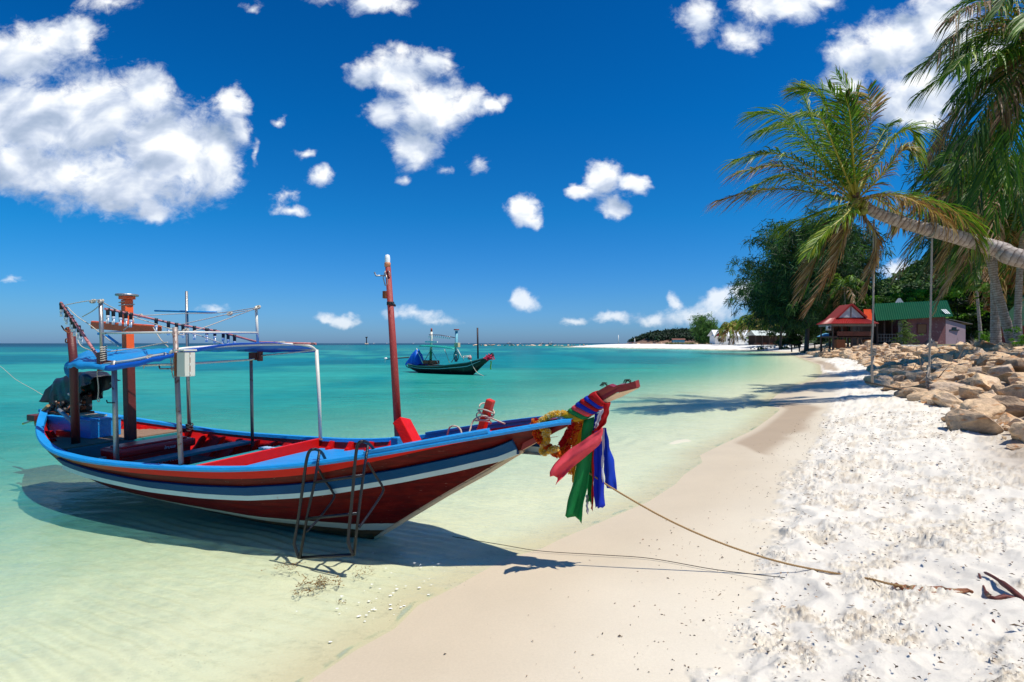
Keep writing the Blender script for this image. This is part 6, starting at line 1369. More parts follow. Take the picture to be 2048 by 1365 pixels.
# porch table with its things
tq = Vector(o.location)+Vector((xl+2.2, .4, .21))*1.3; tb_ = thing('porch_table', 'grey wooden table on the open porch of the green roofed hut', 'table', tq); mb = MB(); mb.box((0, 0, .74), (1.4, .7, .05)); mb.build('table_top', GREYW, tb_)
for sx_ in (-.6, .6):
    for sy_ in (-.28, .28): mb = MB(); mb.box((sx_, sy_, .36), (.07, .07, .71)); mb.build('leg', GREYW, tb_)
bk = thing('blue_bucket', 'small blue bucket standing on the porch of the green roofed hut', 'bucket', tq+Vector((.2, -.45, 0))); mb = MB(); mb.lathe((0, 0, 0), [(0, 0), (.14, 0), (.19, .32), (.205, .33), (.18, .33), (.13, .03), (0, .02)], 14); mb.build('bucket_body', mat('blue_plastic', (.05, .16, .30), .4), bk)
# red roofed hut on piles
hb = Wp(1703, 700, 57); hb.z = .9; o = thing('red_roofed_hut', 'open red roofed beach hut with a white gable standing on posts above the rocks', 'hut', hb)
def Q(a, b_, d=57): return Wp(a, b_, d)-hb
fl = Q(1703, 674).z; xa, xb2 = Q(1664, 0).x, Q(1742, 0).x
mb = MB(); mb.box(((xa+xb2)/2, 1.1, fl), (xb2-xa, 2.4, .16)); mb.build('floor', DWOOD, o)
for a in (1666, 1684, 1703, 1722, 1741):
    for yy_ in (0., 2.2):
        mb = MB(); mb.box((Q(a, 0).x, yy_, fl/2-.6), (.16, .16, fl+1.1)); mb.build('pile', DWOOD, o); mb = MB(); mb.box((Q(a, 0).x, yy_, (fl+Q(0, 650).z)/2+.05), (.12, .12, Q(0, 650).z-fl)); mb.build('post', DWOOD, o)
mb = MB(); mb.box(((xa+xb2)/2+.25, -.06, fl+.28), (xb2-xa-.6, .08, .62)); mb.build('front_panel', RWOOD, o)
mb = MB(); mb.box(((xa+xb2)/2, 2.25, fl+.9), ((xb2-xa)*.5, .08, 1.6)); mb.build('back_wall', RWOOD, o)
mb = MB(); mb.box((Q(1700, 0).x, 1.5, fl+.55), (2.6, .8, .06)); mb.box((Q(1700, 0).x, 1.5, fl+.28), (.1, .5, .5)); mb.build('inside_table', RWOOD, o)
for a, w_ in ((1680, .95), (1733, .6)): mb = MB(); mb.box((Q(a, 0).x, .05, Q(0, 690).z+.1), (w_, .5, .95), None, 0, .02); mb.build('crate_panel', mat('orange_plank', (.26, .09, .03), .8, var=.3), o)
ev = Q(0, 648).z; gb = Q(0, 636).z; pk = Q(0, 609).z; XL, XR = Q(1651, 0).x, Q(1746, 0).x
mb = MB(); mb.box(((xa+xb2)/2, -.35, ev-.16), (xb2-xa+.5, .08, .26)); mb.box((xa-.2, .9, ev-.16), (.08, 2.4, .26)); mb.build('eave_board', GREYW, o)
corrugated(o, 'front_skirt_roof', RROOF, (Q(1676, 0).x, .35, gb+.05), (Q(1732, 0).x, .35, gb+.05), (XR, -.9, ev), (XL, -.9, ev), 24, .035)
corrugated(o, 'left_skirt_roof', RROOF, (Q(1676, 0).x, 2., gb+.05), (Q(1676, 0).x, .35, gb+.05), (XL, -.9, ev), (XL+.5, 2.6, ev), 24, .035)
corrugated(o, 'right_skirt_roof', RROOF, (Q(1732, 0).x, .35, gb+.05), (Q(1732, 0).x, 2., gb+.05), (XR, 2.6, ev), (XR, -.9, ev), 24, .035)
cx_ = Q(1703, 0).x
for s_, a in ((-1, 1674), (1, 1734)):
    corrugated(o, 'gable_roof', RROOF, (cx_, .0, pk), (cx_, 2.1, pk), (Q(a, 0).x, 2.1, gb-.02), (Q(a, 0).x, .0, gb-.02), 20, .035)
    mb = MB(); mb.beam((cx_+s_*.03, -.06, pk+.03), (Q(a, 0).x-s_*.02, -.06, gb+.02), .06, .17); mb.build('barge_board', RROOF, o)
mb = MB(); mb.prism([(Q(1679, 0).x, .12, gb+.03), (Q(1729, 0).x, .12, gb+.03), (cx_, .12, pk-.16)], (0, .08, 0)); mb.build('gable_panel', GABW, o); mb = MB(); mb.box((cx_, .09, (gb+pk)/2-.05), (.07, .05, pk-gb-.3)); mb.build('gable_batten', RWOOD, o)
ac = Q(1657, 656, 56.5); mb = MB(); mb.box(ac, (.42, .3, .4), None, 0, .03); mb.lathe(ac+Vector((0, -.16, 0)), [(.14, 0), (.15, -.02), (.0, -.03)], 12, 1, axis=(0, 1, 0)); mb.box(ac+Vector((.1, .2, -.25)), (.5, .3, .05)); mb.build('outdoor_fan_unit', [GABW, DGL], o)
rescale(o, hb, 1.3)
hb2 = Wp(1737, 690, 61); hb2.z = 2; o2 = thing('orange_roofed_hut', 'narrow hut with an orange tiled roof wedged between the red and green roofs', 'hut', hb2)
mb = MB(); mb.box((0, 1.2, 1.6), (1.3, 2.2, 3.2)); mb.build('wall', DWOOD, o2); A_ = [Wp(1727, 619, 62)-hb2, Wp(1749, 619, 62)-hb2, Wp(1750, 642, 60)-hb2, Wp(1728, 640, 60)-hb2]; corrugated(o2, 'roof', OROOF, *A_, 8, .04)
rescale(o2, hb2, 1.3)
# parasol left of the red hut
q = Wp(1652, 690, 78); um = thing('beach_parasol', 'light blue beach parasol low at the left side of the red roofed hut', 'parasol', (q.x, q.y, 1.2)); mb = MB(); mb.tube([(0, 0, 0), (0, 0, 2.5)], .03, 6); mb.build('pole', GREYW, um)
mb = MB(); mb.lathe((0, 0, 0), [(1.25, 2.0), (.7, 2.35), (0, 2.55)], 8, 0, smooth=False); o = mb.build('canopy', mat('pale_blue_canvas', (.12, .36, .55), .8), um); o.modifiers.new('t', 'SOLIDIFY').thickness = .02
# gable hut at the right edge
hb3 = Wp(2105, 690, 36); hb3.z = 2.0; o = thing('red_walled_hut', 'hut with dark green gable roof and red wall cut off by the right edge', 'hut', hb3)
def Q3(a, b_, d=36): return Wp(a+53, b_, d)-hb3
mb = MB(); pts = [(Q3(2004, 0).x, 0, 0), (Q3(2110, 0).x, 0, 0), (Q3(2110, 0).x, 0, 1.9), (Q3(2057, 0).x, 0, 3.5), (Q3(2004, 0).x, 0, 1.75)]; mb.prism(pts, (0, 2, 0)); mb.build('wall', mat('red_brown_wall', (.20, .035, .025), .8, var=.3, vscale=1), o)
mb = MB(); mb.box((Q3(2014, 0).x, -.04, .95), (.7, .07, 1.7)); mb.build('door', mat('grey_blue_door', (.14, .17, .21), .7), o)
for s_, a, z_ in ((-1, 1996, 1.45), (1, 2118, 1.45)):
    corrugated(o, 'roof', GROOF, (Q3(2057, 0).x, -.8, 3.75), (Q3(2057, 0).x, 2.2, 3.75), (Q3(a, 0).x, 2.2, z_), (Q3(a, 0).x, -.8, z_), 16, .04)
    mb = MB(); mb.beam((Q3(2057, 0).x+s_*.02, -.84, 3.70), (Q3(a, 0).x, -.84, z_), .05, .16); mb.build('barge_board', GREYW, o)
gb_ = thing('green_crate', 'small bright green crate against the red wall at the right edge', 'crate', Wp(2043, 684, 33)); gb_.location.z = zat(gb_.location.x, 33); mb = MB()
for k in range(4): mb.box((0, 0, .06+.11*k), (.5, .35, .08), None, 0, .01)
mb.box((0, 0, .2), (.46, .31, .38)); mb.build('crate_body', mat('bright_green_plastic', (.03, .5, .03), .4), gb_)
tarp_ = thing('black_sheet', 'crumpled black sheet heaped against the pink hut wall', 'sheet', Wp(1853, 690, 75)); tarp_.location.z = zat(tarp_.location.x, 75); mb = MB()
mb.grid([[((u-.5)*2.2, (v-.5)*1.2, .9*math.exp(-((u-.75)*3)**2)*math.sin(math.pi*v)**.5*(1+.3*mnoise.noise(Vector((u*6, v*6, 0))))) for v in np.linspace(0, 1, 14)] for u in np.linspace(0, 1, 18)], 0); mb.build('sheet_cloth', VINYL, tarp_)
# white house and restaurant across the bay
def house(name, label, a0, a1, d, bz, eav_, rdg, wallm, roofm, posts=False, porch=None):
    b0 = Wp((a0+a1)/2, 690, d); b0.z = bz; o = thing(name, label, 'house', b0); w_ = (a1-a0)/F*d; he = H-(eav_-HY)/F*d-bz; hr = H-(rdg-HY)/F*d-bz
    if not posts:
        mb = MB(); mb.box((0, 3, he/2), (w_, 6, he)); mb.build('wall', wallm, o)
    else:
        for k in range(8): mb = MB(); mb.box((-w_/2+k*w_/7, 0, he/2), (.25, .25, he)); mb.build('post', DWOOD, o)
        mb = MB(); mb.box((0, 5.5, he/2), (w_, .2, he)); mb.build('back_wall', DWOOD, o); mb = MB()
        for k in range(7): mb.box((-w_/2+(k+.5)*w_/7, 1.5, .4), (1.3, 1.2, .8), None, 0, .02)
        mb.build('counter', RWOOD, o)
    corrugated(o, 'roof', roofm, (-w_/2-.3, 3, hr), (w_/2+.3, 3, hr), (w_/2+.8, -1, he-.05), (-w_/2-.8, -1, he-.05), 20, .05)
    corrugated(o, 'rear_roof', roofm, (-w_/2-.3, 3.02, hr-.02), (w_/2+.3, 3.02, hr-.02), (w_/2+.8, 7, he-.05), (-w_/2-.8, 7, he-.05), 20, .05)
    return o, w_, he, hr
wh, w_, he, hr = house('white_house', 'white house with white roof and red gable front on the far beach', 1430, 1502, 225, 1.75, 672, 660, WHW, WROOF)
for k, (a, ww, hh) in enumerate(((1440, 1.7, 1.5), (1458, 1.2, 1.0), (1489, 1.5, 1.0))):
    mb = MB(); x = (a-1466)/F*225; mb.box((x, -.04, he*.52), (ww, .1, hh)); wi = mb.build('window', DGL, wh); mb = MB(); mb.box((x, -.08, he*.52+hh/2+.05), (ww+.2, .12, .1)); mb.box((x, -.08, he*.52-hh/2-.05), (ww+.2, .12, .1)); mb.build('window_frame', WHW, wi)
mb = MB(); x = (1440-1466)/F*225; mb.prism([(x-2.4, -1.2, he-.1), (x+2.4, -1.2, he-.1), (x, -1.2, hr-.2)], (0, 2.2, 0)); mb.build('front_gable', mat('dark_red_gable', (.20, .02, .025), .7), wh)
for s_ in (-1, 1): corrugated(wh, 'gable_roof', WROOF, (x, -1.5, hr-.1), (x, 2.8, hr-.1), (x+s_*2.9, 2.8, he-.15), (x+s_*2.9, -1.5, he-.15), 8, .04)
mb = MB(); mb.box(((1478-1466)/F*225, -.6, 1.), (4., .9, 2.), None, 0, .05); mb.build('white_wall_block', WHW, wh)
house('beach_restaurant', 'long open fronted beach restaurant with white roof under the casuarinas', 1512, 1604, 172, 1.6, 671, 661, DWOOD, mat('white_green_roof', (.62, .68, .64), .5, var=.15, vscale=.3, col2=(.03, .25, .10), mixs=(.58, .12)), True)
# jetty deck
b0 = Wp(1600, 690, 108); b0.z = .4; jt = thing('timber_deck', 'low dark timber deck on short posts over the stones by the restaurant', 'deck', b0); mb = MB(); mb.box((0, 0, 1.55), (5.6, 3, .14)); mb.build('deck_boards', DWOOD, jt)
for k in range(4): mb = MB(); mb.box((-2.4+1.6*k, -1.2, .75), (.18, .18, 1.5)); mb.build('post', DWOOD, jt)
# scattered beach furniture in front of the restaurant: pale loungers
for k in range(5):
    a = 1506+k*20; q = Wp(a, 689, 164); z = zat(q.x, q.y); lg = thing('beach_lounger', ('leftmost', 'second from left', 'middle', 'second from right', 'rightmost')[k]+' pale lounger in the row before the beach restaurant', 'lounger', (q.x, q.y, z), .3, 'loungers before the restaurant')
    mb = MB(); mb.box((0, 0, .35), (1.9, .65, .07), None, 0, .01); mb.build('seat', WHW, lg); mb = MB(); mb.beam((.5, 0, .38), (1.1, 0, .85), .62, .06); mb.build('backrest', WHW, lg)
    for s_ in (-.8, .6): mb = MB(); mb.box((s_, 0, .16), (.07, .6, .32)); mb.build('leg', GREYW, lg)
hs = Wp(1345, 684, 640); hs2 = thing('headland_hut', 'tiny pale hut low at the foot of the dark headland', 'hut', (hs.x, hs.y-22, 3)); mb = MB(); mb.box((0, 0, 1.6), (14, 5, 3.2)); mb.build('wall', GABW, hs2); mb = MB(); mb.prism([(-8, -3, 3.2), (-8, 3, 3.2), (-8, 0, 5)], (16, 0, 0)); mb.build('roof', RWOOD, hs2)
# dry twiggy shrub on the plateau
q = Wp(1950, 690, 36); tw = thing('dead_shrub', 'leafless grey shrub on the grass above the rocks', 'shrub', (q.x, q.y, zat(q.x, q.y))); mb = MB()
for k in range(26):
    a_ = random.uniform(0, 6.28); d = Vector((math.cos(a_)*.5, math.sin(a_)*.5, 1)); p1 = d*.35*random.uniform(.7, 1.3); mb.tube([(0, 0, 0), p1, p1+Vector((random.uniform(-.35, .35), random.uniform(-.3, .3), .35))], [.02, .014, .005], 4)
mb.build('branches', GREYW, tw)

# ---------------------------------------------------------------- second long-tail boat
class Fr:
    def __init__(s, x0, y0, yaw): s.x0, s.y0, s.yaw = x0, y0, yaw; s.c, s.s = math.cos(yaw), math.sin(yaw)
    def lp(s, px, py, y=0.): u = (px-CX)/F; t_ = (y+s.x0*s.s+s.y0*s.c)/(u*s.s+s.c); dx, dy = u*t_-s.x0, t_-s.y0; return Vector((dx*s.c-dy*s.s, dx*s.s+dy*s.c, H-(py-HY)/F*t_))
    def w(s, P): return Vector((s.x0+P[0]*s.c+P[1]*s.s, s.y0-P[0]*s.s+P[1]*s.c, P[2]))
def small_hull(o, Ls, Lf, zs, bm_, hullm, railm, innerm, stripem, n=26):
    """hull from x=-Ls (stern) to 0 (stem at waterline) to Lf (tip)"""
    xs = np.linspace(-Ls, Lf*.82, n); bb = lambda x: bm_*np.interp(x/Ls, [-1, -.93, -.75, -.5, -.2, .05, Lf*.8/Ls], [.35, .62, .88, 1, .86, .5, .05]); zr = lambda x: np.interp(x/Ls, [-1, -.7, -.4, 0, Lf*.8/Ls], zs); zk_ = lambda x: np.interp(x, [-Ls, -Ls*.8, -.5, 0, Lf*.82], [.25, -.1, -.12, -.02, zs[-1]-.15])
    fq = [(0, 0), (.45, .12), (.75, .40), (.92, .72), (1, 1)]
    mb = MB(); mi = MB(); mr = MB(); ms = MB()
    for sg in (1, -1):
        R = [[(x, sg*bb(x)*a, zk_(x)+(zr(x)-zk_(x))*b_) for a, b_ in fq] for x in xs]; mb.grid(R, 0)
        mi.grid([[(x, sg*max(bb(x)-.04, .01)*a, max(zk_(x)+(zr(x)-zk_(x))*b_, .15)) for a, b_ in [(0, .25), (.7, .36), (.9, .72), (.97, .98)]] for x in xs], 0)
        mr.grid([[(x, sg*(bb(x)+.05), zr(x)-.03), (x, sg*(bb(x)+.05), zr(x)+.03), (x, sg*max(bb(x)-.05, 0), zr(x)+.03), (x, sg*max(bb(x)-.05, 0), zr(x)-.03)] for x in xs], 0, False)
        ms.grid([[(x, sg*(bb(x)*.93+.03), zr(x)-.24*(zr(x)-zk_(x))), (x, sg*(bb(x)*.92+.035), zr(x)-.30*(zr(x)-zk_(x)))] for x in xs[2:-2]], 0, False)
    mb.add([(-Ls, sg*bb(-Ls)*a, zk_(-Ls)+(zr(-Ls)-zk_(-Ls))*b_) for sg, it in ((1, fq), (-1, fq[::-1])) for a, b_ in it], [list(range(10))], 0)
    mb.build('hull', hullm, o); mi.build('inner_planking', innerm, o); mr.build('rail', railm, o); so_ = ms.build('side_stripe', stripem, o); so_.modifiers.new('t', 'SOLIDIFY').thickness = .02
f2 = Fr(-2.72, 36.0, .63); b2 = thing('longtail_boat', 'dark green long-tail boat with teal awning anchored out on the turquoise water', 'boat', (f2.x0, f2.y0, 0), -.63)
HB = mat('black_green_hull', (.006, .012, .010), .35, var=.5, vscale=2, col2=(.03, .05, .03), mixs=(.6, 3)); HR = mat('grey_green_rail', (.16, .20, .18), .5, var=.2); LGR = mat('pale_grey_stripe', (.45, .52, .50), .5); TAWN = mat('teal_awning', (.01, .36, .30), .5, trans=.2)
small_hull(b2, 6.3, 1.83, [.62, .52, .55, .86, 1.28], .95, HB, HR, mat('dark_inside', (.05, .03, .03), .7), LGR)
mb = MB(); mb.beam(f2.lp(968, 726), f2.lp(986, 708), .16, .2, 0, .02); mb.build('bow_post', mat('black_post', (.015, .015, .018), .5), b2)
mb = MB(); R = []
for s_ in np.linspace(0, 1, 10):
    p1 = f2.lp(838+70*s_, 693+6*s_-2*math.sin(s_*3), -.8); p2 = f2.lp(845+70*s_, 693+3.5*s_, .8); R.append([p1.lerp(p2, v)+Vector((0, 0, .12*math.sin(math.pi*v))) for v in np.linspace(0, 1, 7)])
mb.grid(R, 0); so_ = mb.build('awning', TAWN, b2); so_.modifiers.new('t', 'SOLIDIFY').thickness = .03
GRP = mat('green_white_post', (.04, .30, .12), .5); LBP = mat('pale_blue_post', (.16, .45, .55), .5)
for nm_, pts, r_, m_ in (('main_post', [(861, 730, .1), (862, 700, .1)], .10, GRP), ('main_post_top', [(862, 700, .1), (863, 664, .1)], .09, WPIPE), ('fore_post', [(912, 724, .1), (913, 662, .1)], .10, LBP), ('mast', [(956, 718, .1), (955, 656, .1)], .06, mat('dark_mast', (.04, .02, .025), .6))):
    mb = MB(); mb.tube([f2.lp(*p_) for p_ in pts], r_, 8); mb.build(nm_, m_, b2)
mb = MB(); mb.lathe(f2.lp(913, 661, .1), [(0, 0), (.2, 0), (.2, .08), (0, .09)], 10); mb.lathe(f2.lp(863, 664, .1), [(0, 0), (.08, 0), (.06, .25), (0, .27)], 8); mb.build('post_caps', OLDRED, b2)
for pts in ([(833, 697, -.8), (846, 728, -.8)], [(889, 699, -.8), (899, 726, -.8)], [(862, 700, 0), (848, 724, .6)], [(862, 700, -.5), (877, 728, -.7)], [(915, 699, -.5), (924, 716, -.6)], [(912, 710, 0), (903, 725, .3)]): mb = MB(); mb.tube([f2.lp(*p_) for p_ in pts], .03, 6); mb.build('awning_pole', WPIPE, b2)
mb = MB(); mb.beam(f2.lp(851, 684, -.1), f2.lp(875, 684.5, -.1), .10, .12); mb.build('cross_arm', WHW, b2)
mb = MB(); mb.tube([f2.lp(858, 670, 0), f2.lp(880, 670.5, 0), f2.lp(911, 676, 0)], .025, 6); sb_ = mb.build('light_boom', DKRED, b2)
for k in range(11): mb = MB(); q = f2.lp(858+k*4.1, 671.5+.4*max(0, k-6), 0); mb.tube([q, q+Vector((0, 0, -.2))], .035, 6); mb.build('bulb', GLASSW, sb_)
mb = MB(); mb.box(f2.lp(914.5, 690.5, -.1), (.36, .25, .32), None, 0, .02); mb.build('switch_box', mat('cream_box', (.62, .50, .30), .5), b2)
mb = MB(); q0 = f2.lp(832, 730, 0); R = []
for u in np.linspace(0, 1, 12):
    top = np.interp(u, [0, .15, .5, .62, .8, 1], [.1, .6, 1.15, 1.2, .75, .1])
    R.append([Vector((q0.x-.75+1.5*u, .42*math.cos(a_)*(1+.12*math.sin(u*20)), .05+top*max(0, math.sin(a_))**.7+.05*math.sin(u*25+a_*3))) + Vector((0, 0, q0.z-.05)) for a_ in np.linspace(0, math.pi, 12)])
mb.grid(R, 0); mb.build('engine_tarp', TARPB, b2)
mb = MB(); mb.tube([f2.lp(818, 715, 0), f2.lp(773, 719, 0)], [.05, .035], 6); sh = mb.build('propeller_shaft', DWOOD, b2); mb = MB(); mb.lathe(f2.lp(771, 718, 0), [(0, -.12), (.1, -.1), (.1, .1), (0, .12)], 8, 0, axis=(1, 0, .2)); mb.beam(f2.lp(771, 718, 0), f2.lp(769, 726, 0), .06, .12); mb.build('propeller', WHW, sh)
mb = MB(); mb.tube(catmull([f2.lp(815, 722, -.1), f2.lp(812, 727, -.2), f2.lp(813, 733, -.2), f2.lp(819, 736, -.1)], 12), .035, 6); mb.build('rudder_hoop', DWOOD, b2)
mb = MB()
for k in range(10): q = f2.lp(914, 711, -.2); mb.tube([q+Vector((.22*math.cos(a_)+.02*k-.1, -.06*k*.3, .34*math.sin(a_)-.06)) for a_ in np.linspace(0, 6.3, 16)], .018, 5)
mb.build('rope_coil', mat('dark_green_rope', (.015, .05, .05), .9), b2)
mb = MB(); 
for p_, q_ in (((925, 713, -.3), (938, 712, -.1)), ((925, 716, -.5), (938, 714, -.3)), ((927, 713, -.3), (927, 722, -.3)), ((936, 712, -.1), (936, 720, -.1))): mb.tube([f2.lp(*p_), f2.lp(*q_)], .025, 5)
mb.build('bow_frame', WPIPE, b2)
mb = MB(); mb.lathe(f2.lp(940, 716, -.1), [(0, -.15), (.14, -.1), (.1, .12), (0, .2)], 8); mb.build('pink_float', mat('pale_pink_plastic', (.6, .35, .33), .5), b2)
cr = thing('orange_crate', 'orange plastic crates amidships in the anchored dark green boat', 'crate', f2.w(f2.lp(866, 729, -.2)), -.63); mb = MB()
for dx in (-.55, .15): mb.box((dx, 0, .14), (.62, .45, .30), None, 0, .03)
mb.build('crate_body', mat('orange_plastic', (.60, .07, .02), .45, var=.2), cr)
FP = fab('hot_pink_petals', (.75, .03, .12)); o0 = f2.lp(980, 714); mb = MB(); rgx = random.Random(3)
for k in range(120):
    q = Vector((rgx.gauss(0, .17), rgx.gauss(0, .12), rgx.gauss(0, .09)-.05)); d = Vector((rgx.gauss(0, 1), rgx.gauss(0, 1), rgx.gauss(0, 1))).normalized(); e1 = d.orthogonal().normalized()*.07; e2 = d.cross(e1); mb.add([q-e1, q-e2, q+e1, q+e2], [(0, 1, 2, 3)], 0)
tag(mb.build('flower_garland', FP, None, loc=f2.w(o0), rot=(0, 0, -.63)), 'pink garland bunched round the bow of the anchored dark boat', 'garland')
q = f2.lp(981, 722); mb = MB(); mb.grid([[Vector((.05*u-.02+.02*math.sin(v*6), .01*math.sin(v*9), -.6*v)) for u in (0, 1, 2)] for v in np.linspace(0, 1, 8)], 0); o = mb.build('ribbon_sash', mat('lime_cloth', (.45, .60, .03), .7), None, loc=f2.w(q), rot=(0, 0, -.63)); o.modifiers.new('t', 'SOLIDIFY').thickness = .01; tag(o, 'lime yellow tail hanging from the garland of the anchored boat', 'sash')
w2 = catmull([f2.w(f2.lp(941, 720, -.5)), Wp(947, 735, 35.4), Wp(955, 746, 35.2), Wp(967, 752.5, 34.6)], 20); mb = MB(); mb.tube([p_-w2[0] for p_ in w2], .02, 5); tag(mb.build('anchor_rope', ROPE, None, loc=w2[0]), 'anchor rope of the dark green boat slanting into the water', 'rope')

# boats by the sandbar and on the horizon
def tiny_boat(label, px, py, d, L, yaw, hullm, railm, mast_h, roof=False, group=None):
    q = Wp(px, py, d); o = thing('longtail_boat' if L < 14 else 'fishing_boat', label, 'boat', (q.x, q.y, 0), yaw, group); small_hull(o, L*.78, L*.25, [L*.09, L*.07, L*.07, L*.10, L*.16], L*.11, hullm, railm, DWOOD, railm, 14)
    mb = MB(); mb.tube([(-L*.2, 0, L*.03), (-L*.2, 0, mast_h)], L*.014+.05, 6); mb.build('mast', WHW, o)
    if roof:
        mb = MB(); mb.box((-L*.45, 0, L*.22), (L*.38, L*.16, L*.02)); mb.build('awning', railm, o)
        for s_ in (-1, 1):
            for x in (-.28, -.62): mb = MB(); mb.tube([(L*x, s_*L*.07, L*.05), (L*x, s_*L*.07, L*.22)], L*.006+.03, 5); mb.build('awning_pole', WPIPE, o)
        mb = MB(); mb.box((-L*.5, 0, L*.12), (L*.2, L*.12, L*.12), None, 0, .05); mb.build('engine_cover', mat('blue_cover', (.02, .08, .22), .6), o)
    return o
tiny_boat('small long-tail boat with a white mast at the left tip of the sandbar', 1243, 691, 430, 13.5, .15, HB, mat('white_blue_rail', (.4, .5, .6), .5), 9, False)
tiny_boat('long-tail boat with an awning moored just right of the white masted one', 1276, 691, 420, 13, -.1, mat('blue_hull', (.03, .08, .2), .5), OLDRED, 6, True)
for i, (a, d, L, lb) in enumerate(((1087, 1500, 16, 'squid boat on the horizon left of its twin'), (1105, 1500, 18, 'squid boat on the horizon nearest the sandbar'), (1022, 1900, 22, 'dark vessel on the horizon right of the black mast'))):
    o = tiny_boat(lb, a, 687, d, L, .4, mat('distant_hull_%d' % i, (.06, .06, .08), .6), DKRED, L*.42, True)
    mb = MB(); mb.box((-L*.5, 0, L*.16), (L*.34, L*.16, L*.16)); mb.build('wheelhouse', GABW, o)
for a, lb in ((750, 'white speck of a motorboat right of the beacon'), (776, 'tiny white motorboat left of the long red mast'), (829, 'tiny white motorboat between the red mast and the anchored boat'), (940, 'white motorboat on the horizon above the anchored boat bow'), (1043, 'tiny white motorboat farthest right on the open horizon')):
    q = Wp(a, 688, 1700); o = thing('motorboat', lb, 'boat', (q.x, q.y, 0), .2); small_hull(o, 9, 3, [1.6, 1.5, 1.6, 1.9, 2.3], 1.8, WHW, WHW, GREYW, NAVY, 10); mb = MB(); mb.box((-4, 0, 2.2), (4, 2.4, 1.8), None, 0, .2); mb.build('cabin', WHW, o)
q = Wp(733, 688, 900); o = thing('sea_beacon', 'black light beacon on a pale concrete base out near the horizon', 'beacon', (q.x, q.y, 0)); 
for k in range(3): mb = MB(); mb.lathe((-2.2+2.2*k, 0, -1), [(0, 0), (.85, 0), (.85, 3.6), (0, 3.6)], 10); mb.build('base_pile', CREAM, o)
mb = MB(); mb.lathe((0, 0, 2.6), [(1.0, 0), (.9, 1), (.75, 8.5), (1.9, 9), (1.9, 10.5), (.3, 11), (0, 11)], 10); mb.build('tower', BLACKR, o); mb = MB(); mb.tube([(1.2, 0, 13), (1.3, 0, 15)], .2, 5); mb.build('lamp_mast', BLACKR, o)

# ---------------------------------------------------------------- small things at our feet
WEED = leafmat('brown_seaweed', 1., .2, .5)
def seaweed(label, px, py, s_, n, seed):
    q = G(px, py, 0.); rg_ = np.random.default_rng(seed); V, cols = [], []
    for k in range(n):
        c = np.array([rg_.normal(0, s_*.42), rg_.normal(0, s_*.22), rg_.uniform(-.01, .03)]); a_ = rg_.uniform(0, 6.28)
        for j in range(5):
            d = np.array([math.cos(a_), math.sin(a_), rg_.uniform(-.2, .5)])*s_*.10; wv = np.cross(d, [0, 0, 1.])*.22+rg_.normal(0, .002, 3); V.append([c, c+d*.5+wv, c+d, c+d*.5-wv]); cols.append(np.tile(np.array((.20, .10, .02))*rg_.uniform(.4, 1.6), (4, 1))); c = c+d; a_ += rg_.normal(0, .8)
    o = link('seaweed_clump', np_mesh('seaweed_clump', np.array(V).reshape(-1, 3), np.arange(len(V)*4).reshape(-1, 4), WEED, np.array(cols).reshape(-1, 3)), None, loc=(q.x, q.y, .0)); tag(o, label, 'seaweed')
seaweed('largest brown seaweed clump floating in the shallows below the ladder', 640, 1166, .22, 60, 1); seaweed('brown seaweed strands just left of the ladder shadow', 576, 1136, .16, 34, 2); seaweed('flat brown seaweed fragment left of the largest clump', 610, 1186, .14, 24, 3)
seaweed('small weed wisp in the shadow edge of the bow', 728, 1147, .14, 24, 4); seaweed('small weed wisp floating at the bottom right of the clumps', 682, 1205, .08, 14, 5)
mb = MB(); fo = G(800, 1180, 0); rgx = random.Random(8)                      # foam flecks
for k in range(60):
    px, py = rgx.gauss(790, 75), 0; py = 1180+rgx.gauss(0, 32)-(px-790)*.35; q = G(px, py, .006)-fo
    if wland(np.array([q.x+fo.x]), np.array([q.y+fo.y]))[0] > -.05: continue
    r_ = rgx.uniform(.002, .010); a0 = rgx.uniform(0, 6); mb.add([q+Vector((r_*1.6*math.cos(a_+a0)*(1+.3*math.sin(a_*3)), r_*math.sin(a_+a0), .002*rgx.random())) for a_ in np.linspace(0, 6.28, 9)[:-1]], [list(range(8))], 0)
o = mb.build('foam_flecks', mat('sea_foam', (.85, .86, .82), .6), None, loc=fo); tag(o, 'white foam flecks floating on the shallows by the boat shadow', 'foam'); o['kind'] = 'stuff'
# husks, twigs and pebbles strewn on the dry sand: uncountable litter
V, cols = [], []; rg_ = np.random.default_rng(9); cnt = 0; Xc = rg_.uniform(-.6, 11, 26000); Yc = 2.2+12*rg_.random(26000)**1.5
Zc, Wc, Rc = base_z(Xc, Yc); dd = sdist(Xc, Yc, DRY); dd = np.where(inside(Xc, Yc, DRYP), dd, -dd); pr = np.where(dd > 0, .30, np.exp(dd*1.9)*.42)*np.where(Rc < 0, 1, .1)*np.where(Wc > .6, 1, 0)
sel = rg_.random(26000) < pr; GV = None
for x, y, z, dq in zip(Xc[sel], Yc[sel], Zc[sel], dd[sel]):
    s_ = rg_.uniform(.0022, .0075)*(1.7 if rg_.random() < .10 else 1)*(1+.08*y)*(1 if dq > 0 else .65); a_ = rg_.uniform(0, 6.28); e1 = np.array([math.cos(a_), math.sin(a_), 0])*s_*rg_.uniform(1, 2.6); e2 = np.array([-math.sin(a_), math.cos(a_), 0])*s_*.8; c = np.array([x, y, z+(.045 if dq > 0 else .004)]); h_ = np.array([0, 0, s_*.9])
    V.append([c-e1, c-e2+h_*.5, c+e1, c+e2+h_]); cols.append(np.tile(np.array([(.10, .06, .03), (.22, .14, .08), (.05, .035, .025), (.42, .3, .2)][rg_.integers(0, 4)]), (4, 1)))
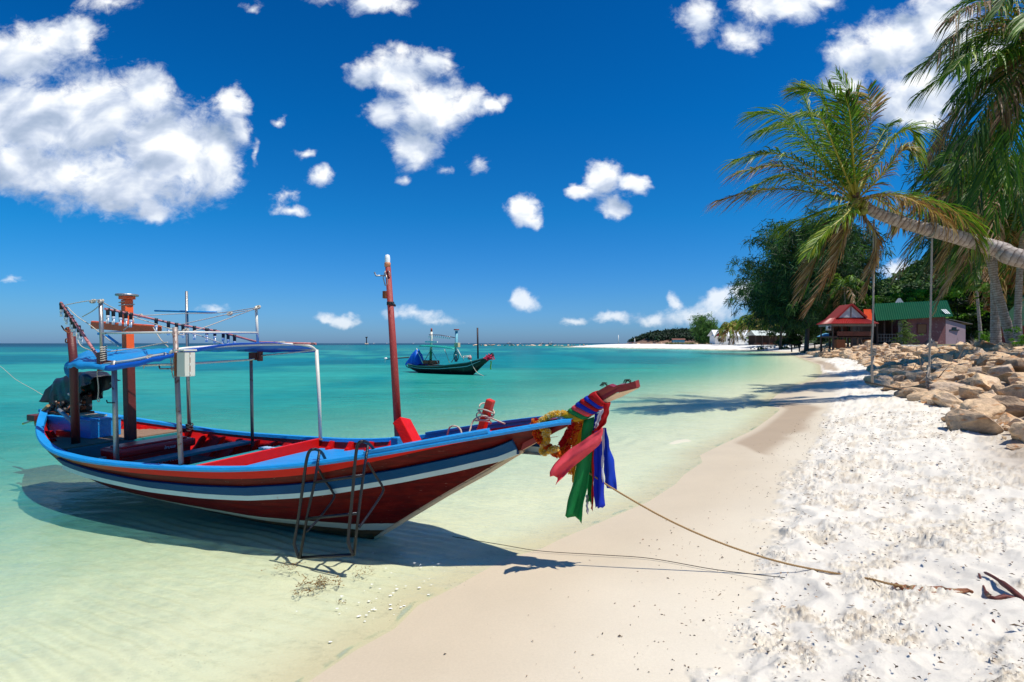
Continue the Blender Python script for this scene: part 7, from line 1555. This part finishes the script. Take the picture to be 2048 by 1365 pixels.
o = link('beach_litter', np_mesh('beach_litter', np.array(V).reshape(-1, 3), np.arange(len(V)*4).reshape(-1, 4), leafmat('husk_bits', 1., 0., .8), np.array(cols).reshape(-1, 3))); tag(o, 'scattered bits of husk and twig over the beach', 'litter'); o['kind'] = 'stuff'
# anchor half buried at the right edge
AN = mat('rusty_red_anchor', (.13, .03, .022), .6, .3, var=.5, vscale=20, col2=(.20, .26, .27), mixs=(.62, 12), bump=.4)
q0 = Gs(1985, 1196, .02); an = thing('anchor', 'rusty iron anchor half buried in dry sand at the lower right edge', 'anchor', q0)
def ga(px, py, dz): return Gs(px, py, dz)-q0
mb = MB(); mb.tube(catmull([ga(1968, 1146, .06), ga(1990, 1160, .08), ga(2022, 1180, .08), ga(2050, 1206, .05), ga(2080, 1230, .02)], 20), [.004]+[.012]*6+[.02]*13, 8); mb.build('fluke', AN, an)
mb = MB(); mb.tube(catmull([ga(1958, 1152, .03), ga(1966, 1172, .03), ga(1976, 1192, .03), ga(1990, 1200, .04), ga(2010, 1196, .05), ga(2040, 1206, .04)], 24), [.008]*8+[.016]*16, 8); mb.build('shank', AN, an)
st = Gs(1980, 1225, .02); mb = MB(); mb.tube([Vector((0, 0, 0)), Gs(1987, 1248, .02)-st], [.016, .010], 7); tag(mb.build('red_stick', AN, None, loc=st), 'short rusty red stick lying on the sand below the anchor', 'stick')
sp0 = Gs(1790, 1176, .02); mb = MB(); R = []
for s_ in np.linspace(0, 1, 22):
    c = Gs(1790+155*s_, 1176+16*s_+3*math.sin(s_*5), .03)-sp0; w_ = .035*math.sin(math.pi*min(1, .08+s_*.9))+.004; R.append([c+Vector((-.25*w_, k*w_, .018*(abs(k))+.01*mnoise.noise(Vector((s_*9, k, 0))))) for k in (-1, -.5, 0, .5, 1)])
mb.grid(R, 0); o = mb.build('palm_husk', mat('red_brown_husk', (.22, .075, .03), .8, var=.5, vscale=14, col2=(.35, .26, .14), mixs=(.55, 9)), None, loc=sp0); o.modifiers.new('t', 'SOLIDIFY').thickness = .012; tag(o, 'long dry red brown palm husk at the end of the mooring rope', 'husk')
